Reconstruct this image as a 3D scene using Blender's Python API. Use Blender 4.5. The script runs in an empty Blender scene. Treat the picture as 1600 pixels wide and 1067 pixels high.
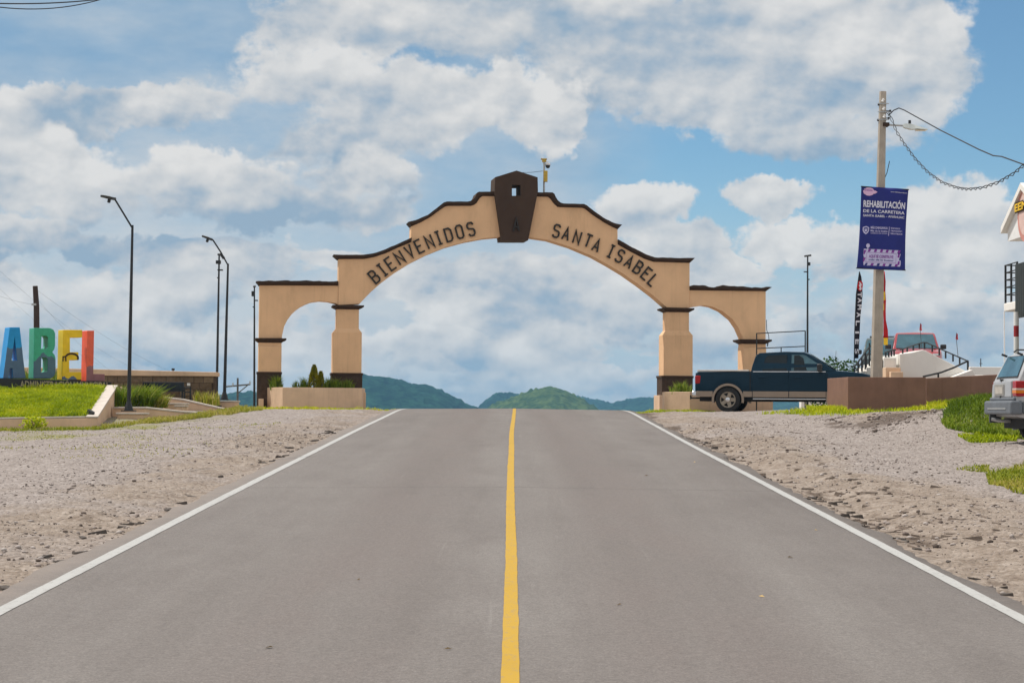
import bpy, bmesh, math, random
import numpy as np
from mathutils import Vector, Matrix
from mathutils.geometry import tessellate_polygon

random.seed(7)
RNG = np.random.default_rng(11)
rad = math.radians
scene = bpy.context.scene
COL = scene.collection

# ------------------------------------------------------------------ camera
FPX = 3000.0                       # focal length in pixels of the 1600 px wide photograph
EYE = Vector((0.0, 0.0, 1.76))
HORIZON = 640.0
PITCH = math.atan((HORIZON - 533.5) / FPX)
ROLL = rad(0.4)
_f = Vector((0, math.cos(PITCH), math.sin(PITCH)))
_u = Vector((0, -math.sin(PITCH), math.cos(PITCH)))
_r = Vector((1, 0, 0))
CR = _r * math.cos(ROLL) + _u * math.sin(ROLL)
CU = _u * math.cos(ROLL) - _r * math.sin(ROLL)
cam_data = bpy.data.cameras.new('camera')
cam_data.sensor_width = 36.0
cam_data.lens = FPX * 36.0 / 1600.0
cam_data.clip_start = 0.1
cam_data.clip_end = 20000
cam = bpy.data.objects.new('camera', cam_data)
m = Matrix((CR, CU, -_f)).transposed().to_4x4()
m.translation = EYE
cam.matrix_world = m
COL.objects.link(cam)
scene.camera = cam

# ------------------------------------------------------------------ light
SUN_AZ, SUN_EL = rad(-66), rad(61)          # azimuth from +Y towards +X
sun_dir = Vector((math.sin(SUN_AZ) * math.cos(SUN_EL), math.cos(SUN_AZ) * math.cos(SUN_EL), math.sin(SUN_EL)))
sl = bpy.data.lights.new('sun', 'SUN')
sl.energy = 2.65
sl.angle = rad(0.6)
sl.color = (1.0, 0.955, 0.89)
sun = bpy.data.objects.new('sun', sl)
sun.rotation_euler = sun_dir.to_track_quat('Z', 'Y').to_euler()
sun.location = (0, 0, 30)
COL.objects.link(sun)

scene.view_settings.view_transform = 'Standard'
scene.view_settings.look = 'None'
scene.view_settings.exposure = 0.55
scene.view_settings.gamma = 1.0
scene.view_settings.use_curve_mapping = False
scene.render.engine = 'CYCLES'
scene.cycles.use_denoising = True
scene.cycles.max_bounces = 6
scene.cycles.volume_bounces = 0
scene.cycles.transparent_max_bounces = 6
scene.cycles.caustics_reflective = False
scene.cycles.caustics_refractive = False

# ------------------------------------------------------------------ node helper
class NT:
    def __init__(s, tree):
        s.t = tree
        s.n = tree.nodes
        s.l = tree.links
    def new(s, typ, **kw):
        n = s.n.new(typ)
        for k, v in kw.items():
            setattr(n, k, v)
        return n
    def put(s, sock, v):
        if isinstance(v, bpy.types.NodeSocket):
            s.l.new(v, sock)
        elif v is not None:
            sock.default_value = v
    def m(s, op, a, b=None, c=None, clamp=False):
        n = s.new('ShaderNodeMath', operation=op, use_clamp=clamp)
        s.put(n.inputs[0], a)
        if b is not None: s.put(n.inputs[1], b)
        if c is not None: s.put(n.inputs[2], c)
        return n.outputs[0]
    def v(s, op, a, b=None, scale=None):
        n = s.new('ShaderNodeVectorMath', operation=op)
        s.put(n.inputs[0], a)
        if b is not None: s.put(n.inputs[1], b)
        if scale is not None: s.put(n.inputs['Scale'], scale)
        return n.outputs[0]
    def noise(s, vec, scale, detail=4, rough=0.55, out=0, lac=2.0, dist=0.0):
        n = s.new('ShaderNodeTexNoise')
        s.put(n.inputs['Vector'], vec)
        n.inputs['Scale'].default_value = scale
        n.inputs['Detail'].default_value = detail
        n.inputs['Roughness'].default_value = rough
        n.inputs['Lacunarity'].default_value = lac
        n.inputs['Distortion'].default_value = dist
        return n.outputs[out]
    def sstep(s, x, lo, hi):
        n = s.new('ShaderNodeMapRange', interpolation_type='SMOOTHSTEP')
        s.put(n.inputs[0], x)
        n.inputs[1].default_value = lo; n.inputs[2].default_value = hi
        n.inputs[3].default_value = 0.0; n.inputs[4].default_value = 1.0
        return n.outputs[0]
    def lin(s, x, lo, hi, a, b):
        n = s.new('ShaderNodeMapRange')
        s.put(n.inputs[0], x)
        n.inputs[1].default_value = lo; n.inputs[2].default_value = hi
        n.inputs[3].default_value = a; n.inputs[4].default_value = b
        return n.outputs[0]
    def mix(s, f, a, b, mode='MIX'):
        n = s.new('ShaderNodeMix', data_type='RGBA', blend_type=mode)
        s.put(n.inputs[0], f)
        for i, c in ((6, a), (7, b)):
            if isinstance(c, (tuple, list)) and len(c) == 3: c = (*c, 1.0)
            s.put(n.inputs[i], c)
        return n.outputs[2]
    def xyz(s, vec):
        n = s.new('ShaderNodeSeparateXYZ'); s.put(n.inputs[0], vec)
        return n.outputs
    def comb(s, x, y, z):
        n = s.new('ShaderNodeCombineXYZ')
        for i, q in enumerate((x, y, z)): s.put(n.inputs[i], q)
        return n.outputs[0]
    def ramp(s, f, stops):
        n = s.new('ShaderNodeValToRGB'); s.put(n.inputs[0], f)
        e = n.color_ramp.elements
        while len(e) < len(stops): e.new(0.5)
        for k, (p, c) in zip(e, stops):
            k.position = p; k.color = (*c, 1.0)
        return n.outputs[0]

# ------------------------------------------------------------------ sky with clouds
world = bpy.data.worlds.new('World')
scene.world = world
world.use_nodes = True
nt = NT(world.node_tree)
nt.n.clear()
SKY_STRENGTH = 0.10
sky = nt.new('ShaderNodeTexSky', sky_type='NISHITA')
sky.sun_disc = False
sky.sun_elevation = SUN_EL
sky.sun_rotation = SUN_AZ
sky.altitude = 1600
sky.air_density = 1.0
sky.dust_density = 0.6
sky.ozone_density = 2.0
tc = nt.new('ShaderNodeTexCoord').outputs['Generated']
dx, dy, dz = nt.xyz(tc)[:3]
P = nt.v('MULTIPLY', tc, (3000.0, 3000.0, 3000.0))        # about one unit per photo pixel of angle
U = nt.m('MULTIPLY_ADD', nt.m('ARCTAN2', dx, dy), 3000.0, 800.0)
V = nt.m('SUBTRACT', 640.0, nt.m('MULTIPLY', nt.m('ARCSINE', dz), 3000.0))
wn = nt.new('ShaderNodeTexNoise'); nt.put(wn.inputs['Vector'], P)
wn.inputs['Scale'].default_value = 1 / 110; wn.inputs['Detail'].default_value = 5; wn.inputs['Roughness'].default_value = 0.6
wv = nt.v('MULTIPLY', nt.v('SUBTRACT', wn.outputs['Color'], (0.5, 0.5, 0.5)), (190.0, 190.0, 130.0))
wx, wy, wz = nt.xyz(wv)[:3]
Uw = nt.m('ADD', U, wx)
Vw = nt.m('ADD', V, wz)
# clouds: centre, radii, brightness, as angles about the view axis
BLOBS = [
    (1190, 70, 330, 140, .60), (1400, 100, 120, 130, .78), (1000, 50, 140, 90, .72), (1250, 195, 150, 62, .50), (1340, 20, 120, 90, .80), (1110, 150, 150, 60, .60),
    (500, 125, 130, 75, .80), (610, 165, 150, 85, .70), (745, 160, 100, 62, .66), (850, 185, 72, 68, .92), (700, 40, 300, 60, .52), (560, 225, 170, 46, .44),
    (575, 280, 105, 38, .78), (310, 295, 180, 60, .78), (60, 290, 130, 80, .76), (30, 210, 60, 60, .74), (170, 180, 230, 40, .50),
    (130, 400, 240, 36, .40), (1000, 325, 90, 40, .76), (1205, 312, 70, 30, .78), (1055, 385, 100, 46, .70), (1265, 372, 105, 46, .72),
    (1500, 375, 150, 85, .72), (1480, 515, 230, 66, .60), (230, 475, 210, 55, .70), (80, 480, 90, 46, .72), (330, 425, 150, 46, .62), (480, 335, 150, 40, .56),
    (700, 435, 190, 40, .56), (690, 540, 280, 40, .58), (930, 480, 210, 52, .58), (880, 590, 240, 30, .60), (300, 560, 220, 36, .56), (1150, 520, 150, 54, .60), (940, 120, 60, 60, .46),
]
cov = None; ws = None; ls = None
for (u, v, ru, rv, L) in BLOBS:
    a = nt.m('MULTIPLY', nt.m('SUBTRACT', Uw, float(u)), 1.0 / ru)
    b = nt.m('MULTIPLY', nt.m('SUBTRACT', float(v), Vw), 1.0 / rv)
    r2 = nt.m('ADD', nt.m('MULTIPLY', a, a), nt.m('MULTIPLY', b, b))
    bi = nt.m('SUBTRACT', 1.0, r2)
    w = nt.m('MAXIMUM', nt.m('ADD', bi, 0.6), 0.0002)
    w = nt.m('MULTIPLY', w, nt.m('MULTIPLY', w, w))
    sh = nt.m('MULTIPLY_ADD', nt.m('MAXIMUM', b, -1.0), 0.30, L * 1.05 - 0.12)
    lw = nt.m('MULTIPLY', w, sh)
    cov = bi if cov is None else nt.m('SMOOTH_MAX', cov, bi, 0.25)
    ws = w if ws is None else nt.m('ADD', ws, w)
    ls = lw if ls is None else nt.m('ADD', ls, lw)
Lavg = nt.m('DIVIDE', ls, ws)
Pf = nt.v('MULTIPLY', P, (1.0, 1.0, 1.45))
big = nt.noise(Pf, 1 / 420, 3, 0.5)
fb = nt.noise(Pf, 1 / 150, 9, 0.58)
# unseen broken cumulus beyond the frame, cover and brightness raised for fill light
side = nt.m('MAXIMUM', nt.sstep(nt.m('ABSOLUTE', nt.m('SUBTRACT', U, 800.0)), 780.0, 1200.0), nt.sstep(nt.m('ABSOLUTE', nt.m('SUBTRACT', V, 320.0)), 330.0, 620.0))
base = nt.m('MULTIPLY_ADD', nt.m('SUBTRACT', big, 0.38), 5.0, 0.3)
base = nt.m('SUBTRACT', base, nt.m('MULTIPLY', nt.m('SUBTRACT', 1.0, side), 3.0))
inside = nt.m('MAXIMUM', cov, -1.2)
C = nt.m('MAXIMUM', inside, base)
sml = nt.noise(nt.v('MULTIPLY', P, (1.0, 1.0, 2.1)), 1 / 95, 4, 0.5)
smc = nt.m('MULTIPLY_ADD', nt.m('SUBTRACT', sml, 0.46), 6.0, -0.1)
smc = nt.m('SUBTRACT', smc, nt.m('MULTIPLY', nt.m('SUBTRACT', 1.0, nt.sstep(V, 300.0, 420.0)), 3.0))
C = nt.m('MAXIMUM', C, smc)
C = nt.m('MINIMUM', C, 1.0)
D = nt.m('ADD', nt.m('MULTIPLY', C, 0.72), nt.m('MULTIPLY', nt.m('SUBTRACT', fb, 0.5), 2.0))
alpha = nt.sstep(nt.m('ADD', D, nt.m('MULTIPLY', nt.m('SUBTRACT', nt.noise(Pf, 1 / 34, 6, 0.6), 0.5), 0.5)), -0.06, 0.30)
# soft relief of the billows
bil = nt.noise(Pf, 1 / 58, 7, 0.5)
bil2 = nt.noise(nt.v('ADD', Pf, (-9.0, 0.0, 17.0)), 1 / 58, 7, 0.5)
bl = nt.noise(Pf, 1 / 170, 5, 0.5)
bl2 = nt.noise(nt.v('ADD', Pf, (-26.0, 0.0, 60.0)), 1 / 170, 5, 0.5)
emb = nt.m('ADD', nt.m('MULTIPLY', nt.m('SUBTRACT', bil, bil2), 1.0), nt.m('MULTIPLY', nt.m('SUBTRACT', bl, bl2), 2.1))
emb = nt.m('ADD', emb, nt.m('MULTIPLY', nt.m('SUBTRACT', nt.noise(Pf, 1 / 240, 4, 0.5), 0.5), 1.0))
Lmix = nt.m('ADD', nt.m('MULTIPLY', Lavg, nt.m('SUBTRACT', 1.0, side)), nt.m('MULTIPLY', side, 0.88))
iss = nt.sstep(nt.m('SUBTRACT', smc, inside), -0.4, 0.2)
Lmix = nt.m('ADD', nt.m('MULTIPLY', Lmix, nt.m('SUBTRACT', 1.0, iss)), nt.m('MULTIPLY', iss, nt.lin(sml, 0.42, 0.62, 0.66, 0.48)))
shade = nt.m('ADD', Lmix, emb, clamp=True)
K = 1.0 / SKY_STRENGTH
def sc(c): return tuple(q * K for q in c)
cl = nt.ramp(shade, [(0.0, (0.205, 0.285, 0.37)), (0.28, (0.30, 0.345, 0.395)), (0.52, (0.395, 0.412, 0.43)), (0.78, (0.475, 0.475, 0.473)), (1.0, (0.535, 0.527, 0.515))])
cl = nt.v('MULTIPLY', cl, (K, K, K))
skyc = nt.v('MULTIPLY', sky.outputs[0], (0.55, 0.70, 0.715))
veil = nt.m('MULTIPLY', nt.sstep(nt.m('MULTIPLY', dz, -1.0), -0.14, 0.0), 0.88)
skyc = nt.mix(veil, skyc, sc((0.315, 0.385, 0.455)))
# thin grey layer cloud behind the cumulus
Ps = nt.v('MULTIPLY', P, (0.55, 0.55, 1.5))
s1 = nt.noise(Ps, 1 / 170, 6, 0.55)
s2 = nt.noise(Ps, 1 / 75, 6, 0.58)
leftm = nt.m('SUBTRACT', 1.0, nt.sstep(Uw, 860.0, 1080.0))
lowm = nt.sstep(Vw, 330.0, 460.0)
a2 = nt.m('MAXIMUM', nt.m('MULTIPLY', nt.m('MAXIMUM', leftm, side), 0.92), nt.m('MULTIPLY', lowm, nt.lin(s2, 0.35, 0.65, 0.15, 0.95)))
a2 = nt.m('MULTIPLY', a2, nt.lin(s1, 0.3, 0.55, 0.7, 1.0))
f2 = nt.m('ADD', nt.m('ADD', nt.m('MULTIPLY', nt.m('SUBTRACT', s1, 0.5), 1.5), nt.m('MULTIPLY', nt.m('SUBTRACT', s2, 0.5), 0.9)), nt.lin(Vw, 60.0, 520.0, 0.26, 0.86), clamp=True)
c2 = nt.ramp(f2, [(0.0, (0.165, 0.265, 0.375)), (0.35, (0.245, 0.325, 0.41)), (0.7, (0.35, 0.395, 0.44)), (1.0, (0.43, 0.45, 0.465))])
skyc = nt.mix(a2, skyc, nt.v('MULTIPLY', c2, (K, K, K)))
final = nt.mix(nt.m('MULTIPLY', alpha, 0.94), skyc, cl)
bg = nt.new('ShaderNodeBackground')
nt.l.new(final, bg.inputs['Color'])
bg.inputs['Strength'].default_value = SKY_STRENGTH
wo = nt.new('ShaderNodeOutputWorld')
nt.l.new(bg.outputs[0], wo.inputs['Surface'])
world.cycles.sampling_method = 'MANUAL'
world.cycles.sample_map_resolution = 512

# ------------------------------------------------------------------ pixel to world measuring
def ray(px, py):
    return (_f + CR * ((px - 800.0) / FPX) - CU * ((py - 533.5) / FPX))
def at(px, py, Y):
    d = ray(px, py)
    return EYE + d * (Y / d.y)
class Plane:
    """upright plane: u runs along the facade, depth runs away from the viewer"""
    def __init__(s, px, py, Y, yaw=0.0):
        s.o = at(px, py, Y)
        s.yaw = yaw
        s.u = Vector((math.cos(yaw), math.sin(yaw), 0))
        s.n = Vector((-math.sin(yaw), math.cos(yaw), 0))
    def __call__(s, px, py):
        d = ray(px, py)
        t = (s.o - EYE).dot(s.n) / d.dot(s.n)
        q = EYE + d * t - s.o
        return (q.dot(s.u), q.z)
    def many(s, pts): return [s(*p) for p in pts]

# ------------------------------------------------------------------ value noise in numpy
def _hash(ix, iy, seed):
    h = (ix.astype(np.int64) * 374761393 + iy.astype(np.int64) * 668265263 + seed * 1442695041) & 0xFFFFFFFF
    h = ((h ^ (h >> 13)) * 1274126177) & 0xFFFFFFFF
    return ((h ^ (h >> 16)) & 0xFFFF) / 65535.0
def vnoise(x, y, seed=0):
    x = np.asarray(x, float); y = np.asarray(y, float)
    ix = np.floor(x); iy = np.floor(y)
    fx = x - ix; fy = y - iy
    fx = fx * fx * (3 - 2 * fx); fy = fy * fy * (3 - 2 * fy)
    a = _hash(ix, iy, seed); b = _hash(ix + 1, iy, seed); c = _hash(ix, iy + 1, seed); d = _hash(ix + 1, iy + 1, seed)
    return (a * (1 - fx) + b * fx) * (1 - fy) + (c * (1 - fx) + d * fx) * fy
def fbm(x, y, seed=0, oct=4, gain=0.5):
    s = 0; a = 1; t = 0
    for i in range(oct):
        s = s + a * (vnoise(x * 2 ** i, y * 2 ** i, seed + i * 17) - 0.5); t += a; a *= gain
    return s / t * 2
def smooth(x, a, b):
    t = np.clip((np.asarray(x, float) - a) / (b - a), 0, 1)
    return t * t * (3 - 2 * t)

# ------------------------------------------------------------------ mesh builder
def tag(o, label=None, cat=None, group=None, kind=None):
    if label: o['label'] = label
    if cat: o['category'] = cat
    if group: o['group'] = group
    if kind: o['kind'] = kind
    return o
def empty(name, loc=(0, 0, 0), rz=0.0, label=None, cat=None, group=None):
    o = bpy.data.objects.new(name, None)
    o.empty_display_size = 0.2
    COL.objects.link(o)
    o.location = loc
    o.rotation_euler = (0, 0, rz)
    return tag(o, label, cat, group)
def copy_tree(o, parent=None):
    c = o.copy()
    COL.objects.link(c)
    if parent is not None: c.parent = parent
    for ch in list(o.children): copy_tree(ch, c)
    return c

class MB:
    def __init__(s):
        s.v = []; s.f = []
    def add(s, vs, fs):
        k = len(s.v)
        s.v.extend([tuple(p) for p in vs])
        s.f.extend([tuple(i + k for i in f) for f in fs])
        return s
    def box(s, x0, x1, y0, y1, z0, z1, M=None):
        vs = [Vector(p) for p in ((x0, y0, z0), (x1, y0, z0), (x1, y1, z0), (x0, y1, z0), (x0, y0, z1), (x1, y0, z1), (x1, y1, z1), (x0, y1, z1))]
        if M is not None: vs = [M @ p for p in vs]
        return s.add(vs, [(0, 3, 2, 1), (4, 5, 6, 7), (0, 1, 5, 4), (1, 2, 6, 5), (2, 3, 7, 6), (3, 0, 4, 7)])
    def prism(s, loops, y0, y1, taper=None):
        """loops of (x, z) in the facade plane, first outer then holes, pushed from y0 to y1"""
        if not isinstance(loops[0][0], (tuple, list)): loops = [loops]
        tris = tessellate_polygon([[Vector((p[0], p[1], 0)) for p in lp] for lp in loops])
        flat = [p for lp in loops for p in lp]
        n = len(flat)
        vs = [(p[0], y0, p[1]) for p in flat] + [(p[0], y1, p[1]) for p in flat]
        fs = [t for t in tris] + [tuple(i + n for i in reversed(t)) for t in tris]
        k = 0
        for lp in loops:
            c = len(lp)
            for i in range(c):
                j = (i + 1) % c
                fs.append((k + i, k + j, k + j + n, k + i + n))
            k += c
        return s.add(vs, fs)
    def poly(s, pts, y0, y1):
        """simple outline as two n-gons with sides"""
        n = len(pts)
        vs = [(p[0], y0, p[1]) for p in pts] + [(p[0], y1, p[1]) for p in pts]
        fs = [tuple(range(n)), tuple(range(2 * n - 1, n - 1, -1))]
        for i in range(n):
            j = (i + 1) % n
            fs.append((i, i + n, j + n, j))
        return s.add(vs, fs)
    def band(s, top, bot, y0, y1):
        """strip between two curves with the same number of (x, z) points"""
        n = len(top)
        vs = []
        for t, b in zip(top, bot):
            vs += [(t[0], y0, t[1]), (b[0], y0, b[1]), (b[0], y1, b[1]), (t[0], y1, t[1])]
        fs = [(0, 3, 2, 1), (4 * n - 4, 4 * n - 3, 4 * n - 2, 4 * n - 1)]
        for i in range(n - 1):
            a = 4 * i; b = a + 4
            for k in range(4):
                q = (k + 1) % 4
                fs.append((a + k, a + q, b + q, b + k))
        return s.add(vs, fs)
    def tube(s, pts, r, n=8, caps=True):
        pts = [Vector(p) for p in pts]
        rs = r if isinstance(r, (list, tuple)) else [r] * len(pts)
        vs = []; fs = []
        up = None
        for i, p in enumerate(pts):
            d = (pts[min(i + 1, len(pts) - 1)] - pts[max(i - 1, 0)]).normalized()
            if up is None or abs(up.dot(d)) > 0.98:
                up = Vector((0, 0, 1)) if abs(d.z) < 0.9 else Vector((1, 0, 0))
            a = d.cross(up).normalized(); b = a.cross(d).normalized(); up = b
            for k in range(n):
                t = 2 * math.pi * k / n
                vs.append(p + a * (math.cos(t) * rs[i]) + b * (math.sin(t) * rs[i]))
        for i in range(len(pts) - 1):
            for k in range(n):
                q = (k + 1) % n
                fs.append((i * n + k, i * n + q, (i + 1) * n + q, (i + 1) * n + k))
        if caps:
            fs.append(tuple(range(n - 1, -1, -1)))
            fs.append(tuple(range((len(pts) - 1) * n, len(pts) * n)))
        return s.add(vs, fs)
    def lathe(s, prof, n=24, M=None, closed=True):
        """(radius, height) profile turned round the local z axis"""
        vs = []; fs = []
        for (r, h) in prof:
            for k in range(n):
                t = 2 * math.pi * k / n
                p = Vector((r * math.cos(t), r * math.sin(t), h))
                vs.append(M @ p if M is not None else p)
        for i in range(len(prof) - 1):
            for k in range(n):
                q = (k + 1) % n
                fs.append((i * n + k, i * n + q, (i + 1) * n + q, (i + 1) * n + k))
        if closed:
            fs.append(tuple(range(n - 1, -1, -1)))
            fs.append(tuple(range((len(prof) - 1) * n, len(prof) * n)))
        return s.add(vs, fs)
    def stroke(s, pts, w, y0, y1, closed=False):
        """mitred pen stroke along (x, z) points"""
        P = [Vector((p[0], p[1])) for p in pts]
        n = len(P)
        L = []; R = []
        for i in range(n):
            a = P[(i - 1) % n] if (closed or i > 0) else None
            b = P[(i + 1) % n] if (closed or i < n - 1) else None
            d1 = (P[i] - a).normalized() if a is not None else None
            d2 = (b - P[i]).normalized() if b is not None else None
            if d1 is None: d1 = d2
            if d2 is None: d2 = d1
            n1 = Vector((-d1.y, d1.x)); n2 = Vector((-d2.y, d2.x))
            mm = (n1 + n2)
            mm = mm.normalized() if mm.length > 1e-6 else n1
            k = min(1.0 / max(mm.dot(n1), 0.3), 2.2)
            L.append(P[i] + mm * (w / 2 * k)); R.append(P[i] - mm * (w / 2 * k))
        if closed:
            L.append(L[0]); R.append(R[0])
        return s.band([tuple(p) for p in L], [tuple(p) for p in R], y0, y1)
    def xf(s, M):
        s.v = [tuple(M @ Vector(p)) for p in s.v]
        return s
    def build(s, name, mat, parent=None, smooth_angle=None, bevel=None, seg=2, fix=True):
        me = bpy.data.meshes.new(name)
        me.from_pydata([tuple(p) for p in s.v], [], s.f)
        if fix:
            bm = bmesh.new(); bm.from_mesh(me)
            bmesh.ops.recalc_face_normals(bm, faces=bm.faces)
            bm.to_mesh(me); bm.free()
        me.materials.append(mat)
        o = bpy.data.objects.new(name, me)
        COL.objects.link(o)
        if parent is not None: o.parent = parent
        if smooth_angle is not None:
            me.polygons.foreach_set('use_smooth', [True] * len(me.polygons))
            me.set_sharp_from_angle(angle=rad(smooth_angle))
        if bevel:
            b = o.modifiers.new('bevel', 'BEVEL')
            b.width = bevel; b.segments = seg; b.limit_method = 'ANGLE'; b.angle_limit = rad(35)
            b.use_clamp_overlap = True
            b.harden_normals = False
        return o

def mesh_np(name, verts, faces, mat, parent=None, smooth_all=False, attrs=None):
    """verts (n,3), faces (m,k) numpy -> object; attrs: per-vertex colours"""
    me = bpy.data.meshes.new(name)
    nv = len(verts); nf, k = faces.shape
    me.vertices.add(nv); me.vertices.foreach_set('co', np.ascontiguousarray(verts, dtype=np.float32).ravel())
    me.loops.add(nf * k); me.loops.foreach_set('vertex_index', np.ascontiguousarray(faces, dtype=np.int32).ravel())
    me.polygons.add(nf); me.polygons.foreach_set('loop_start', np.arange(0, nf * k, k, dtype=np.int32))
    me.update(calc_edges=True)
    me.validate()
    if smooth_all: me.polygons.foreach_set('use_smooth', np.ones(len(me.polygons), dtype=bool))
    for an, arr in (attrs or {}).items():
        ca = me.color_attributes.new(an, 'FLOAT_COLOR', 'POINT')
        full = np.ones((nv, 4), dtype=np.float32); full[:, :arr.shape[1]] = arr
        ca.data.foreach_set('color', full.ravel())
    me.materials.append(mat)
    o = bpy.data.objects.new(name, me)
    COL.objects.link(o)
    if parent is not None: o.parent = parent
    return o

# ------------------------------------------------------------------ text
def text_mesh(body, bold=0.0):
    """built-in font as flat verts and faces, x 0..1 over its width and z 0..1 over capital height"""
    cu = bpy.data.curves.new('text', 'FONT')
    cu.body = body; cu.size = 1.0; cu.offset = bold; cu.resolution_u = 3
    o = bpy.data.objects.new('text', cu); COL.objects.link(o)
    dg = bpy.context.evaluated_depsgraph_get()
    me = bpy.data.meshes.new_from_object(o.evaluated_get(dg))
    vs = [v.co.copy() for v in me.vertices]; fs = [tuple(p.vertices) for p in me.polygons]
    bpy.data.objects.remove(o); bpy.data.curves.remove(cu); bpy.data.meshes.remove(me)
    x0 = min(v.x for v in vs); x1 = max(v.x for v in vs)
    return [((v.x - x0) / (x1 - x0), v.y / 0.73) for v in vs], fs
# ------------------------------------------------------------------ materials
def mat(name, col, rough=0.7, var=0.12, scale=6.0, bump=0.0, bscale=40.0, metal=0.0, coat=0.0, spec=0.5, stain=0.0, detail=5, streak=0.0):
    m = bpy.data.materials.new(name); m.use_nodes = True
    t = NT(m.node_tree); t.n.clear()
    p = t.new('ShaderNodeBsdfPrincipled'); o = t.new('ShaderNodeOutputMaterial')
    t.l.new(p.outputs[0], o.inputs[0])
    g = t.new('ShaderNodeNewGeometry').outputs['Position']
    n = t.noise(g, scale, detail, 0.6)
    f = t.lin(n, 0.25, 0.75, 1.0 - var, 1.0 + var)
    c = t.v('MULTIPLY', (col[0], col[1], col[2]), t.comb(f, f, f))
    if stain:
        sn = t.sstep(t.noise(t.v('MULTIPLY', g, (1.0, 1.0, 0.35)), 1.7, 6, 0.65), 0.5, 0.78)
        c = t.mix(t.m('MULTIPLY', sn, stain), c, (col[0] * 0.5, col[1] * 0.48, col[2] * 0.45))
    if streak:
        sn = t.sstep(t.noise(t.v('MULTIPLY', g, (9.0, 9.0, 0.5)), 1.0, 4, 0.6), 0.52, 0.8)
        c = t.mix(t.m('MULTIPLY', sn, streak), c, (col[0] * 0.45, col[1] * 0.42, col[2] * 0.4))
    t.l.new(c, p.inputs['Base Color'])
    p.inputs['Roughness'].default_value = rough
    p.inputs['Metallic'].default_value = metal
    p.inputs['Coat Weight'].default_value = coat
    p.inputs['Coat Roughness'].default_value = 0.06
    p.inputs['Specular IOR Level'].default_value = spec
    if bump:
        b = t.new('ShaderNodeBump'); b.inputs['Strength'].default_value = bump; b.inputs['Distance'].default_value = 0.02
        t.l.new(t.noise(g, bscale, 4, 0.6), b.inputs['Height'])
        t.l.new(b.outputs[0], p.inputs['Normal'])
    return m

def leaf_mat(name, cols, trans=0.35, rough=0.6):
    """blades and leaves: colour picked per blade from the 'tint' attribute"""
    m = bpy.data.materials.new(name); m.use_nodes = True
    t = NT(m.node_tree); t.n.clear()
    o = t.new('ShaderNodeOutputMaterial')
    a = t.new('ShaderNodeAttribute', attribute_name='tint')
    x = t.xyz(a.outputs['Color'])
    g = t.new('ShaderNodeNewGeometry').outputs['Position']
    f = t.m('ADD', t.m('MULTIPLY', x[0], 0.75), t.m('MULTIPLY', t.noise(g, 1.3, 4, 0.6), 0.5), clamp=True)
    f = t.m('SUBTRACT', f, 0.12, clamp=True)
    c = t.ramp(f, [(i / (len(cols) - 1), q) for i, q in enumerate(cols)])
    p = t.new('ShaderNodeBsdfPrincipled'); t.l.new(c, p.inputs['Base Color'])
    nn = t.v('NORMALIZE', t.v('ADD', t.v('MULTIPLY', t.new('ShaderNodeNewGeometry').outputs['Normal'], (0.6, 0.6, 0.6)), (0.0, 0.0, 0.75)))
    t.l.new(nn, p.inputs['Normal'])
    p.inputs['Roughness'].default_value = rough; p.inputs['Specular IOR Level'].default_value = 0.15
    tr = t.new('ShaderNodeBsdfTranslucent'); t.l.new(t.v('MULTIPLY', c, (1.15, 1.2, 0.8)), tr.inputs[0])
    mx = t.new('ShaderNodeMixShader'); mx.inputs[0].default_value = trans
    t.l.new(p.outputs[0], mx.inputs[1]); t.l.new(tr.outputs[0], mx.inputs[2])
    t.l.new(mx.outputs[0], o.inputs[0])
    return m

M = {}
M['stucco'] = mat('tan_stucco', (0.86, 0.545, 0.315), 0.9, 0.09, 1.1, 0.3, 30, stain=0.26, streak=0.20, spec=0.2)
M['stucco_pale'] = mat('pale_stucco', (0.72, 0.51, 0.35), 0.9, 0.12, 2.0, 0.3, 30, stain=0.35, streak=0.2, spec=0.2)
M['cornice'] = mat('brown_cornice', (0.060, 0.036, 0.024), 0.85, 0.18, 3.0, 0.3, 25, spec=0.25)
M['keystone'] = mat('brown_paint', (0.070, 0.043, 0.030), 0.85, 0.12, 2.0, 0.25, 25, spec=0.25, stain=0.3)
M['letter'] = mat('black_lettering', (0.022, 0.016, 0.012), 0.6, 0.1)
M['darkbase'] = mat('brown_stone_base', (0.075, 0.048, 0.033), 0.85, 0.32, 7.0, 0.6, 14, spec=0.25, stain=0.4)
M['brownwall'] = mat('brown_plaster', (0.235, 0.135, 0.098), 0.92, 0.16, 1.8, 0.35, 25, spec=0.2, stain=0.35, streak=0.25)
M['blackmetal'] = mat('black_pole_paint', (0.014, 0.016, 0.019), 0.5, 0.1)
M['grayrail'] = mat('dark_grey_rail', (0.05, 0.053, 0.056), 0.55, 0.15)
M['concrete'] = mat('pole_concrete', (0.44, 0.385, 0.32), 0.9, 0.16, 3.0, 0.3, 30, streak=0.3, spec=0.2)
M['whitewall'] = mat('white_plaster', (0.84, 0.81, 0.76), 0.9, 0.04, 1.5, 0.2, 25, stain=0.14, streak=0.1, spec=0.2)
M['kerbwhite'] = mat('weathered_white_concrete', (0.60, 0.53, 0.47), 0.9, 0.14, 3.0, 0.3, 25, stain=0.3, spec=0.2)
M['galv'] = mat('galvanised_steel', (0.45, 0.46, 0.46), 0.45, 0.12, metal=0.7)
M['white'] = mat('white_paint', (0.82, 0.81, 0.79), 0.55, 0.05)
M['yellowbox'] = mat('yellow_box', (0.55, 0.36, 0.05), 0.6, 0.2, 12)
M['wood'] = mat('dark_weathered_wood', (0.055, 0.035, 0.028), 0.9, 0.3, 8.0, 0.5, 30)
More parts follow.
